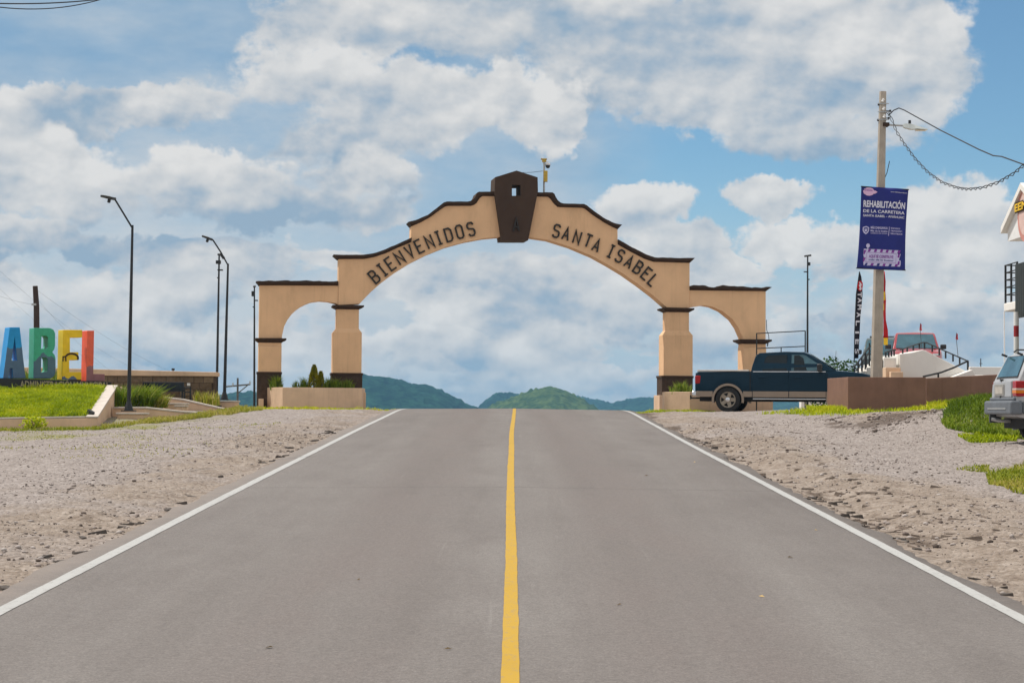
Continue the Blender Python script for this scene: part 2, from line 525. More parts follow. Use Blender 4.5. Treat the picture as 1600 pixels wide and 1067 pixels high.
M['greywood'] = mat('grey_weathered_wood', (0.12, 0.11, 0.11), 0.9, 0.3, 8.0, 0.5, 30)
M['wire'] = mat('black_cable', (0.02, 0.022, 0.027), 0.6, 0.1)
M['rubber'] = mat('tyre_rubber', (0.018, 0.018, 0.018), 0.85, 0.2, 20, 0.2, 60)
M['rim'] = mat('alloy_rim', (0.30, 0.255, 0.20), 0.45, 0.2, 12, metal=0.25)
M['chrome'] = mat('chrome', (0.65, 0.65, 0.66), 0.18, 0.06, metal=1.0)
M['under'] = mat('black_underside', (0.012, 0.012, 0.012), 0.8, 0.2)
M['truckblue'] = mat('dark_blue_car_paint', (0.004, 0.024, 0.045), 0.28, 0.08, 3.0, coat=0.12, spec=0.12)
M['trucktan'] = mat('tan_car_paint', (0.27, 0.205, 0.15), 0.42, 0.1, 3.0, coat=0.3)
M['glass'] = mat('tinted_glass', (0.008, 0.014, 0.018), 0.06, 0.1, spec=0.3)
M['glassblue'] = mat('clear_car_glass', (0.05, 0.115, 0.145), 0.06, 0.35, 2.5, spec=0.5)
M['red_lamp'] = mat('red_lamp_lens', (0.36, 0.008, 0.010), 0.25, 0.15, 20, coat=0.1, spec=0.25)
M['amber_lamp'] = mat('amber_lamp_lens', (0.70, 0.20, 0.01), 0.25, 0.1, 20, coat=0.1, spec=0.25)
M['silver'] = mat('silver_car_paint', (0.41, 0.41, 0.415), 0.38, 0.06, 3.0, coat=0.4)
M['bumper'] = mat('grey_plastic_bumper', (0.13, 0.145, 0.165), 0.55, 0.18, 4)
M['carred'] = mat('red_car_paint', (0.34, 0.022, 0.030), 0.3, 0.06, 3.0, coat=0.6)
M['carteal'] = mat('grey_teal_car_paint', (0.055, 0.085, 0.09), 0.3, 0.06, 3.0, coat=0.6)
M['blackplastic'] = mat('black_plastic', (0.018, 0.018, 0.02), 0.5, 0.1)
M['flagred'] = mat('red_flag_cloth', (0.50, 0.012, 0.018), 0.85, 0.1)
M['flagyellow'] = mat('yellow_flag_cloth', (0.80, 0.50, 0.02), 0.85, 0.1)
M['flagblack'] = mat('black_flag_cloth', (0.016, 0.014, 0.025), 0.85, 0.1)
M['flagpink'] = mat('pale_pink_flag_cloth', (0.50, 0.38, 0.44), 0.85, 0.2)
M['flagwhite'] = mat('white_print', (0.75, 0.73, 0.78), 0.8, 0.05)
M['banner'] = mat('navy_banner_cloth', (0.010, 0.017, 0.185), 0.6, 0.18, 2.0, spec=0.4)
M['bannerlilac'] = mat('lilac_print', (0.60, 0.57, 0.82), 0.7, 0.05)
M['bannerwhite'] = mat('white_banner_print', (0.76, 0.75, 0.85), 0.7, 0.03)
M['bannerpink'] = mat('pink_print', (0.78, 0.50, 0.72), 0.7, 0.08)
M['bannerpurple'] = mat('purple_print', (0.22, 0.03, 0.32), 0.7, 0.08)
M['slat'] = mat('dark_green_slat', (0.016, 0.022, 0.020), 0.5, 0.15)
M['soffit'] = mat('beige_soffit', (0.44, 0.33, 0.20), 0.8, 0.1)
M['redstripe'] = mat('red_stripe_paint', (0.34, 0.015, 0.02), 0.6, 0.1)
M['signboard'] = mat('black_board', (0.012, 0.014, 0.02), 0.3, 0.2)
M['gold'] = mat('beige_lettering', (0.40, 0.32, 0.22), 0.6, 0.1)
M['stone'] = [mat('brown_stone_%s' % w, c, 0.9, 0.28, 9.0, 0.6, 18, spec=0.2, stain=0.3) for w, c in
              (('umber', (0.19, 0.135, 0.09)), ('sepia', (0.155, 0.107, 0.07)), ('walnut', (0.225, 0.162, 0.106)))]
M['lawn'] = leaf_mat('lawn_blades', [(0.14, 0.20, 0.002), (0.34, 0.43, 0.002), (0.50, 0.54, 0.004), (0.62, 0.56, 0.03)])
M['drygrass'] = leaf_mat('mixed_dry_blades', [(0.13, 0.18, 0.010), (0.28, 0.31, 0.020), (0.40, 0.35, 0.06), (0.50, 0.39, 0.15)])
M['reed'] = leaf_mat('tall_grass_blades', [(0.06, 0.11, 0.006), (0.14, 0.22, 0.010), (0.25, 0.32, 0.02), (0.42, 0.40, 0.12)])
M['cypress'] = leaf_mat('yellow_green_needles', [(0.16, 0.19, 0.006), (0.36, 0.36, 0.008), (0.55, 0.47, 0.012), (0.62, 0.50, 0.02)])
M['leaf'] = leaf_mat('dark_green_leaves', [(0.015, 0.05, 0.010), (0.035, 0.09, 0.016), (0.07, 0.13, 0.02)])
M['bark'] = mat('brown_bark', (0.06, 0.04, 0.028), 0.9, 0.3, 10, 0.4, 30)
# ------------------------------------------------------------------ terrain, road, hills
S0, Y0, KC = 0.0305, 54.0, 0.004
YB = Y0 + (S0 + 0.03) / KC
def zr(Y):
    Y = np.asarray(Y, float)
    z1 = S0 * Y - np.where(Y > Y0, KC / 2 * (Y - Y0) ** 2, 0)
    zb = S0 * YB - KC / 2 * (YB - Y0) ** 2
    z2 = zb - 0.03 * (Y - YB)
    return np.maximum(np.where(Y > YB, z2, z1), -32.0)
def bend(Y): return 0.085 * smooth(Y, 34, 62)      # the road eases to the right near the crest
LINE = 3.40                               # white edge lines, metres from the centre
def edge_left(Y):  return -(LINE + 0.30 + 0.10 * fbm(Y * 0.9, Y * 0 + 3, 5, 4) + 0.05 * fbm(Y * 4, Y * 0 + 9, 6, 3))
def edge_right(Y): return LINE + 0.20 + 0.13 * fbm(Y * 0.7, Y * 0 + 13, 8, 4) + 0.06 * fbm(Y * 4, Y * 0 + 2, 9, 3)
def g2(x, y, cx, cy, sx, sy): return np.exp(-((x - cx) / sx) ** 2 - ((y - cy) / sy) ** 2)
def ground(X, Y, fine=True):
    X = np.asarray(X, float); Y = np.asarray(Y, float)
    z = zr(Y) - 0.035
    side = np.abs(X)
    off = smooth(side, 3.5, 5.0)
    near = 1 - smooth(Y, 70, 110)
    z = z + near * (-0.15) * smooth(-X, 5, 12) * (1 - smooth(Y, 46, 52))
    z = z + near * 0.20 * smooth(X, 5.5, 9.5) * smooth(Y, 22, 50) * (1 - smooth(Y, 54, 62))
    z = z + near * smooth(X, 9, 16) * 0.5 * smooth(Y, 30, 60)
    z = z + near * 0.10 * smooth(X, 7.5, 9.5) * (1 - smooth(Y, 36, 44))
    # dirt berm and grassy mound on the right
    z = z + 0.26 * g2(X, Y, 9.0, 45.0, 1.5, 2.2) + 0.62 * g2(X, Y, 10.6, 41.5, 1.5, 2.2)
    # worn edge beside the asphalt
    rut = g2(X, Y * 0, 4.05, 0, 0.42, 1) * (0.05 + 0.13 * np.clip(fbm(Y * 0.45, X * 0, 31, 3) + 0.25, 0, 1))
    rutl = g2(X, Y * 0, -4.0, 0, 0.4, 1) * (0.03 + 0.06 * np.clip(fbm(Y * 0.5, X * 0, 37, 3) + 0.2, 0, 1))
    z = z - near * (rut + rutl)
    if fine:
        a = off * near
        z = z + a * (0.055 * fbm(X * 0.55, Y * 0.55, 1, 3) + 0.030 * fbm(X * 2.1, Y * 2.1, 2, 3))
        rough = 0.35 + 1.25 * (1 - smooth(side, 4.0, 7.5))
        z = z + near * smooth(side, 3.6, 4.0) * rough * (0.028 * fbm(X * 5, Y * 3.4, 3, 3) + 0.045 * np.clip(fbm(X * 1.6, Y * 1.1, 4, 4), 0, 1))
    road_in = 1 - smooth(side, 3.30, 3.62)
    return np.where(side < 3.62, z - 0.10 * road_in, z)
def gz(x, y): return float(ground(np.array([x]), np.array([y]))[0])

def grid(xs, ys):
    gx, gy = np.meshgrid(xs, ys)
    n, mm = len(xs), len(ys)
    i = np.arange((n - 1) * (mm - 1)); r = i // (n - 1); c = i % (n - 1)
    a = r * n + c
    return gx.ravel(), gy.ravel(), np.stack([a, a + 1, a + n + 1, a + n], 1)

xs = np.concatenate([[-3200, -1500, -700, -300, -140, -80, -50, -36, -28, -23], np.arange(-19, -3.0, 0.09), np.arange(-3.0, 3.0, 1.0), np.arange(3.0, 17, 0.09),
                     [18, 20, 23, 28, 36, 50, 80, 140, 300, 700, 1500, 3200]])
ys = np.concatenate([[-40, -20, -8, -2, 3], np.arange(7, 32, 0.11), np.arange(32, 68, 0.17), np.arange(68, 90, 1.0), [95, 105, 120, 150, 200, 300, 450, 700, 1000, 1100, 1500, 2200, 3500, 5500]])
gx, gy, gf = grid(xs, ys)
gzv = ground(gx, gy)
soil = (1 - smooth(np.abs(gx), 4.6, 7.2)) * 0.75 + 0.55 * fbm(gx * 0.7, gy * 0.45, 51, 4) + 0.7 * g2(gx, gy, 8.9, 44.6, 1.5, 2.6)
soil = soil + 0.35 * np.where(gx > 0, 1, 0) * (1 - smooth(gy, 20, 30)) * (1 - smooth(gx, 5, 9)) - 0.12
dark = np.clip(g2(gx, gy * 0, 3.98, 0, 0.30, 1) * 1.5 * np.clip(fbm(gy * 0.8, gx * 2, 61, 4) + 0.0, 0, 1) + 0.3 * np.clip(fbm(gx * 1.6, gy * 1.1, 4, 4), 0, 1), 0, 1)
dark = np.clip(dark + 1.5 * g2(gx, gy, 8.5, 43.4, 1.5, 1.0) * (0.5 + fbm(gx * 3, gy * 3, 63, 3)), 0, 1)
green = smooth(-gx, 5.6, 9.0) * smooth(gy, 33, 41) * (0.40 + 0.65 * fbm(gx * 0.8, gy * 0.5, 71, 4)) + smooth(gy, 90, 130)
gattr = np.clip(np.stack([soil, dark, green], 1), 0, 1)

m = bpy.data.materials.new('gravel_ground'); m.use_nodes = True
t = NT(m.node_tree); t.n.clear()
o = t.new('ShaderNodeOutputMaterial'); p = t.new('ShaderNodeBsdfPrincipled'); t.l.new(p.outputs[0], o.inputs[0])
at_ = t.xyz(t.new('ShaderNodeAttribute', attribute_name='cover').outputs['Color'])
g = t.new('ShaderNodeNewGeometry').outputs['Position']
vo = t.new('ShaderNodeTexVoronoi'); vo.inputs['Scale'].default_value = 22; t.l.new(g, vo.inputs['Vector'])
vc = t.xyz(vo.outputs['Color'])
peb = t.ramp(vc[0], [(0.0, (0.085, 0.07, 0.062)), (0.3, (0.22, 0.185, 0.168)), (0.7, (0.34, 0.297, 0.275)), (1.0, (0.50, 0.45, 0.42))])
dust = t.ramp(t.noise(g, 2.2, 6, 0.62), [(0.25, (0.24, 0.20, 0.178)), (0.6, (0.345, 0.295, 0.268)), (0.9, (0.405, 0.355, 0.325))])
gravel = t.mix(0.42, dust, peb)
soilc = t.ramp(t.noise(g, 3.4, 7, 0.68), [(0.28, (0.10, 0.072, 0.052)), (0.43, (0.245, 0.188, 0.143)), (0.66, (0.37, 0.305, 0.25))])
soilc = t.mix(0.22, soilc, peb)
ns = t.noise(g, 1.6, 6, 0.65)
sf = t.sstep(t.m('ADD', at_[0], t.m('MULTIPLY', t.m('SUBTRACT', ns, 0.5), 1.1)), 0.15, 0.75)
c = t.mix(sf, gravel, soilc)
df = t.sstep(t.m('ADD', at_[1], t.m('MULTIPLY', t.m('SUBTRACT', t.noise(g, 6, 6, 0.7), 0.5), 0.8)), 0.18, 0.7)
c = t.mix(t.m('MULTIPLY', df, 0.75), c, (0.085, 0.058, 0.042))
gr = t.sstep(t.m('ADD', at_[2], t.m('MULTIPLY', t.m('SUBTRACT', t.noise(g, 5, 6, 0.7), 0.5), 1.0)), 0.25, 0.75)
c = t.mix(t.m('MULTIPLY', gr, 0.7), c, (0.22, 0.22, 0.05))
t.l.new(c, p.inputs['Base Color']); p.inputs['Roughness'].default_value = 0.95; p.inputs['Specular IOR Level'].default_value = 0.2
b = t.new('ShaderNodeBump'); b.inputs['Strength'].default_value = 0.85; b.inputs['Distance'].default_value = 0.035
hh = t.m('ADD', t.noise(g, 14, 5, 0.65), t.m('MULTIPLY', vo.outputs['Distance'], -0.8))
t.l.new(hh, b.inputs['Height']); t.l.new(b.outputs[0], p.inputs['Normal'])
M['ground'] = m
terrain = mesh_np('ground', np.stack([gx, gy, gzv], 1), gf, M['ground'], smooth_all=True, attrs={'cover': gattr})
tag(terrain, 'grey brown gravel and bare earth on both sides of the road', kind='structure')

# road sheet with ragged asphalt edges
m = bpy.data.materials.new('asphalt'); m.use_nodes = True
t = NT(m.node_tree); t.n.clear()
o = t.new('ShaderNodeOutputMaterial'); p = t.new('ShaderNodeBsdfPrincipled'); t.l.new(p.outputs[0], o.inputs[0])
g = t.new('ShaderNodeNewGeometry').outputs['Position']
gxyz = t.xyz(g)
long_ = t.noise(t.v('MULTIPLY', g, (1.5, 0.05, 1)), 1.0, 5, 0.6)
mid = t.noise(t.v('MULTIPLY', g, (1.0, 0.35, 1)), 1.1, 6, 0.65)
fine = t.noise(g, 70, 3, 0.7)
xa = t.m('ABSOLUTE', gxyz[0])
# wheel paths keep a purplish brown polish
wp = t.m('MULTIPLY', t.sstep(xa, 0.35, 0.9), t.m('SUBTRACT', 1.0, t.sstep(xa, 1.4, 2.1)))
wp = t.m('MULTIPLY', wp, t.sstep(mid, 0.3, 0.65))
c = t.ramp(t.m('ADD', t.m('MULTIPLY', long_, 0.5), t.m('MULTIPLY', mid, 0.5)), [(0.25, (0.138, 0.121, 0.112)), (0.5, (0.180, 0.161, 0.150)), (0.75, (0.218, 0.199, 0.185))])
c = t.mix(t.m('MULTIPLY', wp, 0.6), c, (0.164, 0.138, 0.128))
ff = t.m('MULTIPLY', t.lin(fine, 0.25, 0.75, 0.66, 1.34), t.lin(t.noise(g, 24, 4, 0.7), 0.3, 0.7, 0.86, 1.14))
c = t.v('MULTIPLY', c, t.comb(ff, ff, ff))
# light scuffs running along the lanes
sc2 = t.sstep(t.noise(t.v('MULTIPLY', t.v('ADD', g, (0.0, 0.0, 0.0)), (7.0, 0.22, 1)), 1.0, 6, 0.7), 0.62, 0.78)
c = t.mix(t.m('MULTIPLY', sc2, 0.26), c, (0.34, 0.32, 0.30))
# paving joint across the road and a few stains
jn = t.m('ABSOLUTE', t.m('SUBTRACT', t.m('ADD', gxyz[1], t.m('MULTIPLY', t.noise(g, 2.0, 4, 0.6), 0.35)), 24.6))
jn = t.m('SUBTRACT', 1.0, t.sstep(jn, 0.01, 0.10))
c = t.mix(t.m('MULTIPLY', jn, 0.3), c, (0.08, 0.07, 0.065))
st = t.sstep(t.noise(t.v('MULTIPLY', g, (1.0, 0.5, 1.0)), 0.55, 5, 0.7), 0.62, 0.8)
c = t.mix(t.m('MULTIPLY', st, 0.3), c, (0.115, 0.095, 0.09))
# dust blown in from the shoulders
du = t.m('MULTIPLY', t.sstep(t.m('ADD', xa, t.m('MULTIPLY', t.noise(g, 2.5, 6, 0.7), 0.5)), 3.55, 4.0), 0.6)
c = t.mix(du, c, (0.27, 0.225, 0.195))
t.l.new(c, p.inputs['Base Color']); p.inputs['Roughness'].default_value = 0.9; p.inputs['Specular IOR Level'].default_value = 0.22
b = t.new('ShaderNodeBump'); b.inputs['Strength'].default_value = 0.5; b.inputs['Distance'].default_value = 0.01
t.l.new(t.noise(g, 90, 3, 0.7), b.inputs['Height']); t.l.new(b.outputs[0], p.inputs['Normal'])
M['asphalt'] = m
ry = np.concatenate([[-30, -10, 0, 4], np.arange(8, 70, 0.13), np.arange(70, 100, 1.0), [110, 140, 200, 300]])
rows = []
for y in ry:
    yy = np.array([y])
    l = float(edge_left(yy)[0]); r = float(edge_right(yy)[0]); z = float(zr(yy)[0])
    bx = float(bend(yy)[0]); l += bx; r += bx
    xsr = [l - 0.03, l, -3.2, -2.2, -1.1, 0, 1.1, 2.2, 3.2, r, r + 0.03]
    rows.append([(x, y, z - (0.12 if k in (0, 10) else 0.0) + 0.035 * (1 - abs(x) / 3.7)) for k, x in enumerate(xsr)])
rv = np.array(rows).reshape(-1, 3); n = 11
i = np.arange((n - 1) * (len(ry) - 1)); rr = i // (n - 1); cc = i % (n - 1); a = rr * n + cc
road = mesh_np('road', rv, np.stack([a, a + 1, a + n + 1, a + n], 1), M['asphalt'])
tag(road, 'grey asphalt road running up to the crest under the arch', kind='structure')
def paint(name, col, wear):
    m = bpy.data.materials.new(name); m.use_nodes = True
    t = NT(m.node_tree); p = t.n['Principled BSDF']
    g = t.new('ShaderNodeNewGeometry').outputs['Position']
    f = t.sstep(t.noise(t.v('MULTIPLY', g, (1, 0.5, 1)), 22, 6, 0.8), 0.50, 0.74)
    f2 = t.sstep(t.noise(t.v('MULTIPLY', g, (1, 0.3, 1)), 2.0, 5, 0.7), 0.45, 0.85)
    c = t.mix(t.m('MULTIPLY', f, wear), col, (0.22, 0.20, 0.19))
    c = t.mix(t.m('MULTIPLY', f2, 0.30), c, tuple(q * 0.62 for q in col))
    t.l.new(c, p.inputs['Base Color']); p.inputs['Roughness'].default_value = 0.8; p.inputs['Specular IOR Level'].default_value = 0.3
    return m
M['whiteline'] = paint('white_road_paint', (0.42, 0.415, 0.40), 0.85)
M['yellowline'] = paint('yellow_road_paint', (0.47, 0.285, 0.03), 0.7)
def line(name, xc, w, mt, seed):
    ly = np.concatenate([[-20, 0], np.arange(8, 90, 0.12)])
    v = []
    for y in ly:
        z = float(zr(np.array([y]))[0])
        j = 0.006 * float(fbm(np.array([y * 3.0]), np.array([seed * 1.0]), seed, 4)[0]); j2 = 0.006 * float(fbm(np.array([y * 3.0]), np.array([seed + 5.0]), seed + 3, 4)[0])
        wob = float(bend(np.array([y]))[0]) + 0.012 * float(fbm(np.array([y * 0.12]), np.array([seed + 9.0]), seed + 4, 2)[0])
        for x in (xc - w / 2 + j + wob, xc + w / 2 + j2 + wob):
            v.append((x, y, z + 0.035 * (1 - abs(x) / 3.7) + 0.004))
    v = np.array(v); k = np.arange(len(ly) - 1) * 2
    return mesh_np(name, v, np.stack([k, k + 1, k + 3, k + 2], 1), mt, parent=road)
line('edge_line', -LINE, 0.115, M['whiteline'], 21)
line('edge_line', LINE, 0.108, M['whiteline'], 22)
line('center_line', 0.0, 0.096, M['yellowline'], 23)

# stones lying on the shoulders: one scatter nobody could count
def ico():
    bm = bmesh.new(); bmesh.ops.create_icosphere(bm, subdivisions=1, radius=1.0)
    v = np.array([tuple(q.co) for q in bm.verts]); f = np.array([[w.index for w in q.verts] for q in bm.faces]); bm.free()
    return v, f
IV, IF = ico()
def stones(name, x, y, size, mt, label, sink=0.25):
    n = len(x)
    z = ground(x, y)
    ang = RNG.uniform(0, 6.28, n)
    sc_ = np.stack([RNG.uniform(0.7, 1.4, n), RNG.uniform(0.7, 1.3, n), RNG.uniform(0.4, 0.8, n)], 1) * size[:, None]
    jit = RNG.uniform(0.75, 1.2, (n, len(IV), 1))
    V_ = IV[None] * jit * sc_[:, None, :]
    c, s_ = np.cos(ang)[:, None], np.sin(ang)[:, None]
    X = V_[..., 0] * c - V_[..., 1] * s_ + x[:, None]; Y = V_[..., 0] * s_ + V_[..., 1] * c + y[:, None]
    Z = V_[..., 2] + z[:, None] + (size * sink)[:, None]
    V_ = np.stack([X, Y, Z], -1).reshape(-1, 3)
    F_ = (IF[None] + (np.arange(n) * len(IV))[:, None, None]).reshape(-1, 3)
    tint = np.repeat(RNG.uniform(0, 1, n), len(IV))
    ob = mesh_np(name, V_, F_, mt, attrs={'tint': np.stack([tint] * 3, 1)})
    return tag(ob, label, kind='stuff')
m = bpy.data.materials.new('loose_stones'); m.use_nodes = True
t = NT(m.node_tree); p = t.n['Principled BSDF']
a = t.xyz(t.new('ShaderNodeAttribute', attribute_name='tint').outputs['Color'])
t.l.new(t.ramp(a[0], [(0.0, (0.085, 0.065, 0.055)), (0.25, (0.19, 0.15, 0.13)), (0.6, (0.31, 0.26, 0.235)), (1.0, (0.46, 0.41, 0.38))]), p.inputs['Base Color'])
p.inputs['Roughness'].default_value = 0.9; p.inputs['Specular IOR Level'].default_value = 0.2
M['stones'] = m
def scatter(n, x0, x1, y0, y1, s0, s1, power=3.0):
    x = RNG.uniform(x0, x1, n); y = y0 + (y1 - y0) * RNG.uniform(0, 1, n) ** 1.3
    keep = fbm(x * 0.5, y * 0.35, 81, 3) + RNG.uniform(-0.5, 0.5, n) > -0.15
    x = x[keep]; y = y[keep]
    return x, y, s0 + (s1 - s0) * RNG.uniform(0, 1, len(x)) ** power
parts_ = [scatter(15000, -13.5, -3.75, 11.5, 50, 0.006, 0.020, 2.5), scatter(15000, 3.75, 11.5, 11.5, 50, 0.006, 0.020, 2.5),
          scatter(3200, -6.0, -3.72, 11, 45, 0.007, 0.036, 6.0), scatter(4200, 3.7, 6.5, 11, 50, 0.007, 0.040, 6.0), scatter(500, 7.4, 10.4, 41, 47, 0.015, 0.06, 4.0)]
X_ = np.concatenate([q[0] for q in parts_]); Y_ = np.concatenate([q[1] for q in parts_]); S_ = np.concatenate([q[2] for q in parts_])
stones('loose_gravel', X_, Y_, S_, M['stones'], 'loose grey and brown stones strewn over both road shoulders')

# broken slabs of asphalt and dried mud along the road edge
def chunks(name, x, y, size, mt, label):
    V_ = []; F_ = []; zz = ground(x, y)
    for i in range(len(x)):
        n = int(RNG.integers(5, 9)); k = len(V_)
        a0 = RNG.uniform(0, 6.28); st = RNG.uniform(1.2, 2.8); ang = RNG.uniform(-.5, .5) + (math.pi / 2 if RNG.uniform() < .35 else 0)
        h = size[i] * RNG.uniform(.10, .24); tl = RNG.uniform(-.18, .18); tl2 = RNG.uniform(-.14, .14)
        P2 = []
        for j in range(n):
            a = a0 + 6.283 * j / n + RNG.uniform(-.3, .3); r = size[i] * RNG.uniform(.6, 1.1)
            u_, v_ = r * math.cos(a) * st, r * math.sin(a)
            P2.append((u_ * math.cos(ang) - v_ * math.sin(ang), u_ * math.sin(ang) + v_ * math.cos(ang)))
        for top in (0, 1):
            for (u_, v_) in P2:
                s_ = .86 if top else 1.0
                V_.append((x[i] + u_ * s_, y[i] + v_ * s_, zz[i] - .03 + top * (h + .035) + tl * u_ + tl2 * v_))
        F_.append([k + n + j for j in range(n)])
        for j in range(n):
            q = (j + 1) % n; F_.append([k + j, k + q, k + n + q, k + n + j])
    ob = MB(); ob.v = [tuple(v) for v in V_]; ob.f = [tuple(f) for f in F_]
    return tag(ob.build(name, mt, None), label, kind='stuff')
M['clod'] = mat('dried_mud', (0.25, 0.20, 0.165), 0.95, 0.35, 3.0, 0.6, 25, spec=0.15)
M['oldtar'] = mat('broken_asphalt', (0.10, 0.085, 0.075), 0.95, 0.35, 5.0, 0.5, 30, spec=0.2)
yv = np.concatenate([RNG.uniform(13, 46, 150), RNG.uniform(13, 26, 120)])
xv = 3.75 + np.abs(RNG.normal(0, .75, len(yv)))
kp = fbm(xv * .7, yv * .35, 201, 3) > -.05
chunks('mud_slabs', xv[kp], yv[kp], RNG.uniform(.02, .07, kp.sum()), M['clod'], 'cracked flakes of dried mud along the right edge of the road')
yv = RNG.uniform(12, 44, 60); xv = -3.84 - np.abs(RNG.normal(0, .16, len(yv)))
yr = np.concatenate([RNG.uniform(13, 44, 50), RNG.normal(24.0, .5, 8), RNG.normal(21.0, .6, 10)]); xr = 3.72 + np.abs(RNG.normal(0, .18, len(yr)))
chunks('asphalt_crumbs', np.concatenate([xv, xr]), np.concatenate([yv, yr]), RNG.uniform(.02, .075, len(yv) + len(yr)), M['oldtar'], 'dark broken crumbs of old asphalt beside both edge lines')

# far hills
def hill_mat(name, c0, c1):
    m = bpy.data.materials.new(name); m.use_nodes = True
    t = NT(m.node_tree); p = t.n['Principled BSDF']
    g = t.new('ShaderNodeNewGeometry').outputs['Position']
    n1 = t.noise(g, 0.03, 6, 0.7); n2 = t.noise(g, 0.14, 4, 0.65)
    f = t.sstep(t.m('ADD', t.m('MULTIPLY', n1, 0.5), t.m('MULTIPLY', n2, 0.5)), 0.42, 0.60)
    t.l.new(t.mix(f, c0, c1), p.inputs['Base Color']); p.inputs['Roughness'].default_value = 1.0; p.inputs['Specular IOR Level'].default_value = 0.0
    return m
HM = {'dark': hill_mat('forest_hill', (0.002, 0.015, 0.016), (0.020, 0.066, 0.040)), 'light': hill_mat('grass_hill', (0.025, 0.055, 0.02), (0.085, 0.125, 0.04))}
def hill(prof, D, deep, mt, label, seed, bump):
    us = np.linspace(prof[0][0], prof[-1][0], 260); hp = np.interp(us, [q[0] for q in prof], [q[1] for q in prof])
    X0 = (us - 800) / FPX * D
    # undo the camera roll when reading the ridge height
    H = 1.76 + (HORIZON - hp) / FPX * D + (us - 800) / FPX * D * math.sin(ROLL)
    vs_ = np.linspace(-1, 1, 60)
    shape = np.cos(vs_ * math.pi / 2) ** 0.8
    base = -36.0
    XX = np.repeat(X0[None], 60, 0); YY = D + vs_[:, None] * deep + 0 * XX
    amp = bump * (0.5 + shape[:, None])
    ZZ = base + (H[None] - base) * shape[:, None]
    n1 = fbm(XX / 90, YY / 90, seed, 3); n2 = fbm(XX / 13, YY / 13, seed + 3, 3); n3 = vnoise(XX / 5, YY / 5, seed + 8)
    ZZ = ZZ + amp * (1.6 * n1 * (1 - shape[:, None] ** 4) * 3 + 0.7 * n2 + 0.9 * n3 ** 2 - 0.3)
    n = len(us)
    i = np.arange((n - 1) * 59); r = i // (n - 1); c = i % (n - 1); a = r * n + c
    ob = mesh_np('hill', np.stack([XX, YY, ZZ], -1).reshape(-1, 3), np.stack([a, a + 1, a + n + 1, a + n], 1), mt, smooth_all=False)
    return tag(ob, label, kind='structure')
hill([(230, 660), (300, 640), (354, 620), (390, 612), (420, 616), (460, 618), (500, 606), (530, 592), (555, 586), (570, 586.5), (600, 590), (620, 594), (640, 599), (663, 602), (680, 606), (700, 615), (715, 624), (730, 631), (748, 637), (780, 655)], 2300, 420, HM['dark'], 'dark wooded hill sloping down behind the left pillar', 3, 3.0)
hill([(735, 655), (752, 633), (765, 622), (780, 614.5), (800, 613.5), (815, 617), (840, 626), (880, 645)], 3000, 300, HM['dark'], 'small blue hill with a bushy top left of the green hill', 6, 3.0)
hill([(735, 660), (770, 633), (800, 622), (825, 613.5), (838, 608.5), (850, 606), (864, 606), (876, 609), (890, 615), (910, 624), (925, 634), (960, 655)], 2000, 260, HM['light'], 'green rounded hill in the middle of the archway', 9, 2.4)
hill([(800, 660), (850, 630), (890, 619), (905, 620), (930, 624), (950, 629), (990, 640), (1030, 655)], 3800, 400, HM['dark'], 'long blue ridge just right of the green hill', 12, 3.0)
hill([(900, 655), (940, 634), (965, 628), (985, 624), (1005, 621.5), (1030, 622), (1060, 627), (1100, 633), (1150, 630), (1200, 624), (1230, 626), (1300, 640), (1360, 660)], 3400, 400, HM['dark'], 'low blue green ridge beside the right pillar', 15, 2.6)

# air between the camera and the hills
hb = MB().box(-3400, 3400, -60, 5200, -40, 75).build('haze', None or M['white'])
hm = bpy.data.materials.new('haze_air'); hm.use_nodes = True
t = NT(hm.node_tree); t.n.clear()
pv = t.new('ShaderNodeVolumePrincipled'); pv.inputs['Color'].default_value = (0.32, 0.66, 1.0, 1); pv.inputs['Density'].default_value = 0.00014; pv.inputs['Anisotropy'].default_value = 0.0
o = t.new('ShaderNodeOutputMaterial'); t.l.new(pv.outputs[0], o.inputs['Volume'])
hb.data.materials.clear(); hb.data.materials.append(hm)
tag(hb, 'thin blue haze over the far hills', kind='stuff')

# ------------------------------------------------------------------ blades of grass
def blades(name, x, y, h, mt, w=0.014, lean=0.5, zf=None, parent=None, label=None, kind='stuff', tint=None, group=None, cat=None, origin=None):
    n = len(x)
    z = (zf(x, y) if zf is not None else ground(x, y)) - 0.01
    a = RNG.uniform(0, 6.283, n); d = RNG.uniform(0, 6.283, n)
    ln = lean * RNG.uniform(0.2, 1.0, n) * h
    wx, wy = np.cos(a) * w * 0.5, np.sin(a) * w * 0.5
    lx, ly = np.cos(d) * ln, np.sin(d) * ln
    B = np.stack([x, y, z], 1)
    W = np.stack([wx, wy, 0 * wx], 1)
    mid = B + np.stack([lx * 0.3, ly * 0.3, h * 0.6], 1)
    tip = B + np.stack([lx, ly, h * (1 - 0.25 * lean * RNG.uniform(0, 1, n))], 1)
    V_ = np.stack([B - W, B + W, mid + W * 0.8, mid - W * 0.8, tip], 1).reshape(-1, 3)
    k = (np.arange(n) * 5)[:, None]
    F_ = np.concatenate([k + [0, 1, 2], k + [0, 2, 3], k + [3, 2, 4]], 0)
    if tint is None: tint = RNG.uniform(0, 1, n)
    T = np.repeat(tint, 5)
    if origin is not None: V_ = V_ - np.array(origin)
    ob = mesh_np(name, V_, F_, mt, parent=parent, attrs={'tint': np.stack([T] * 3, 1)})
    return tag(ob, label, cat, group, kind)
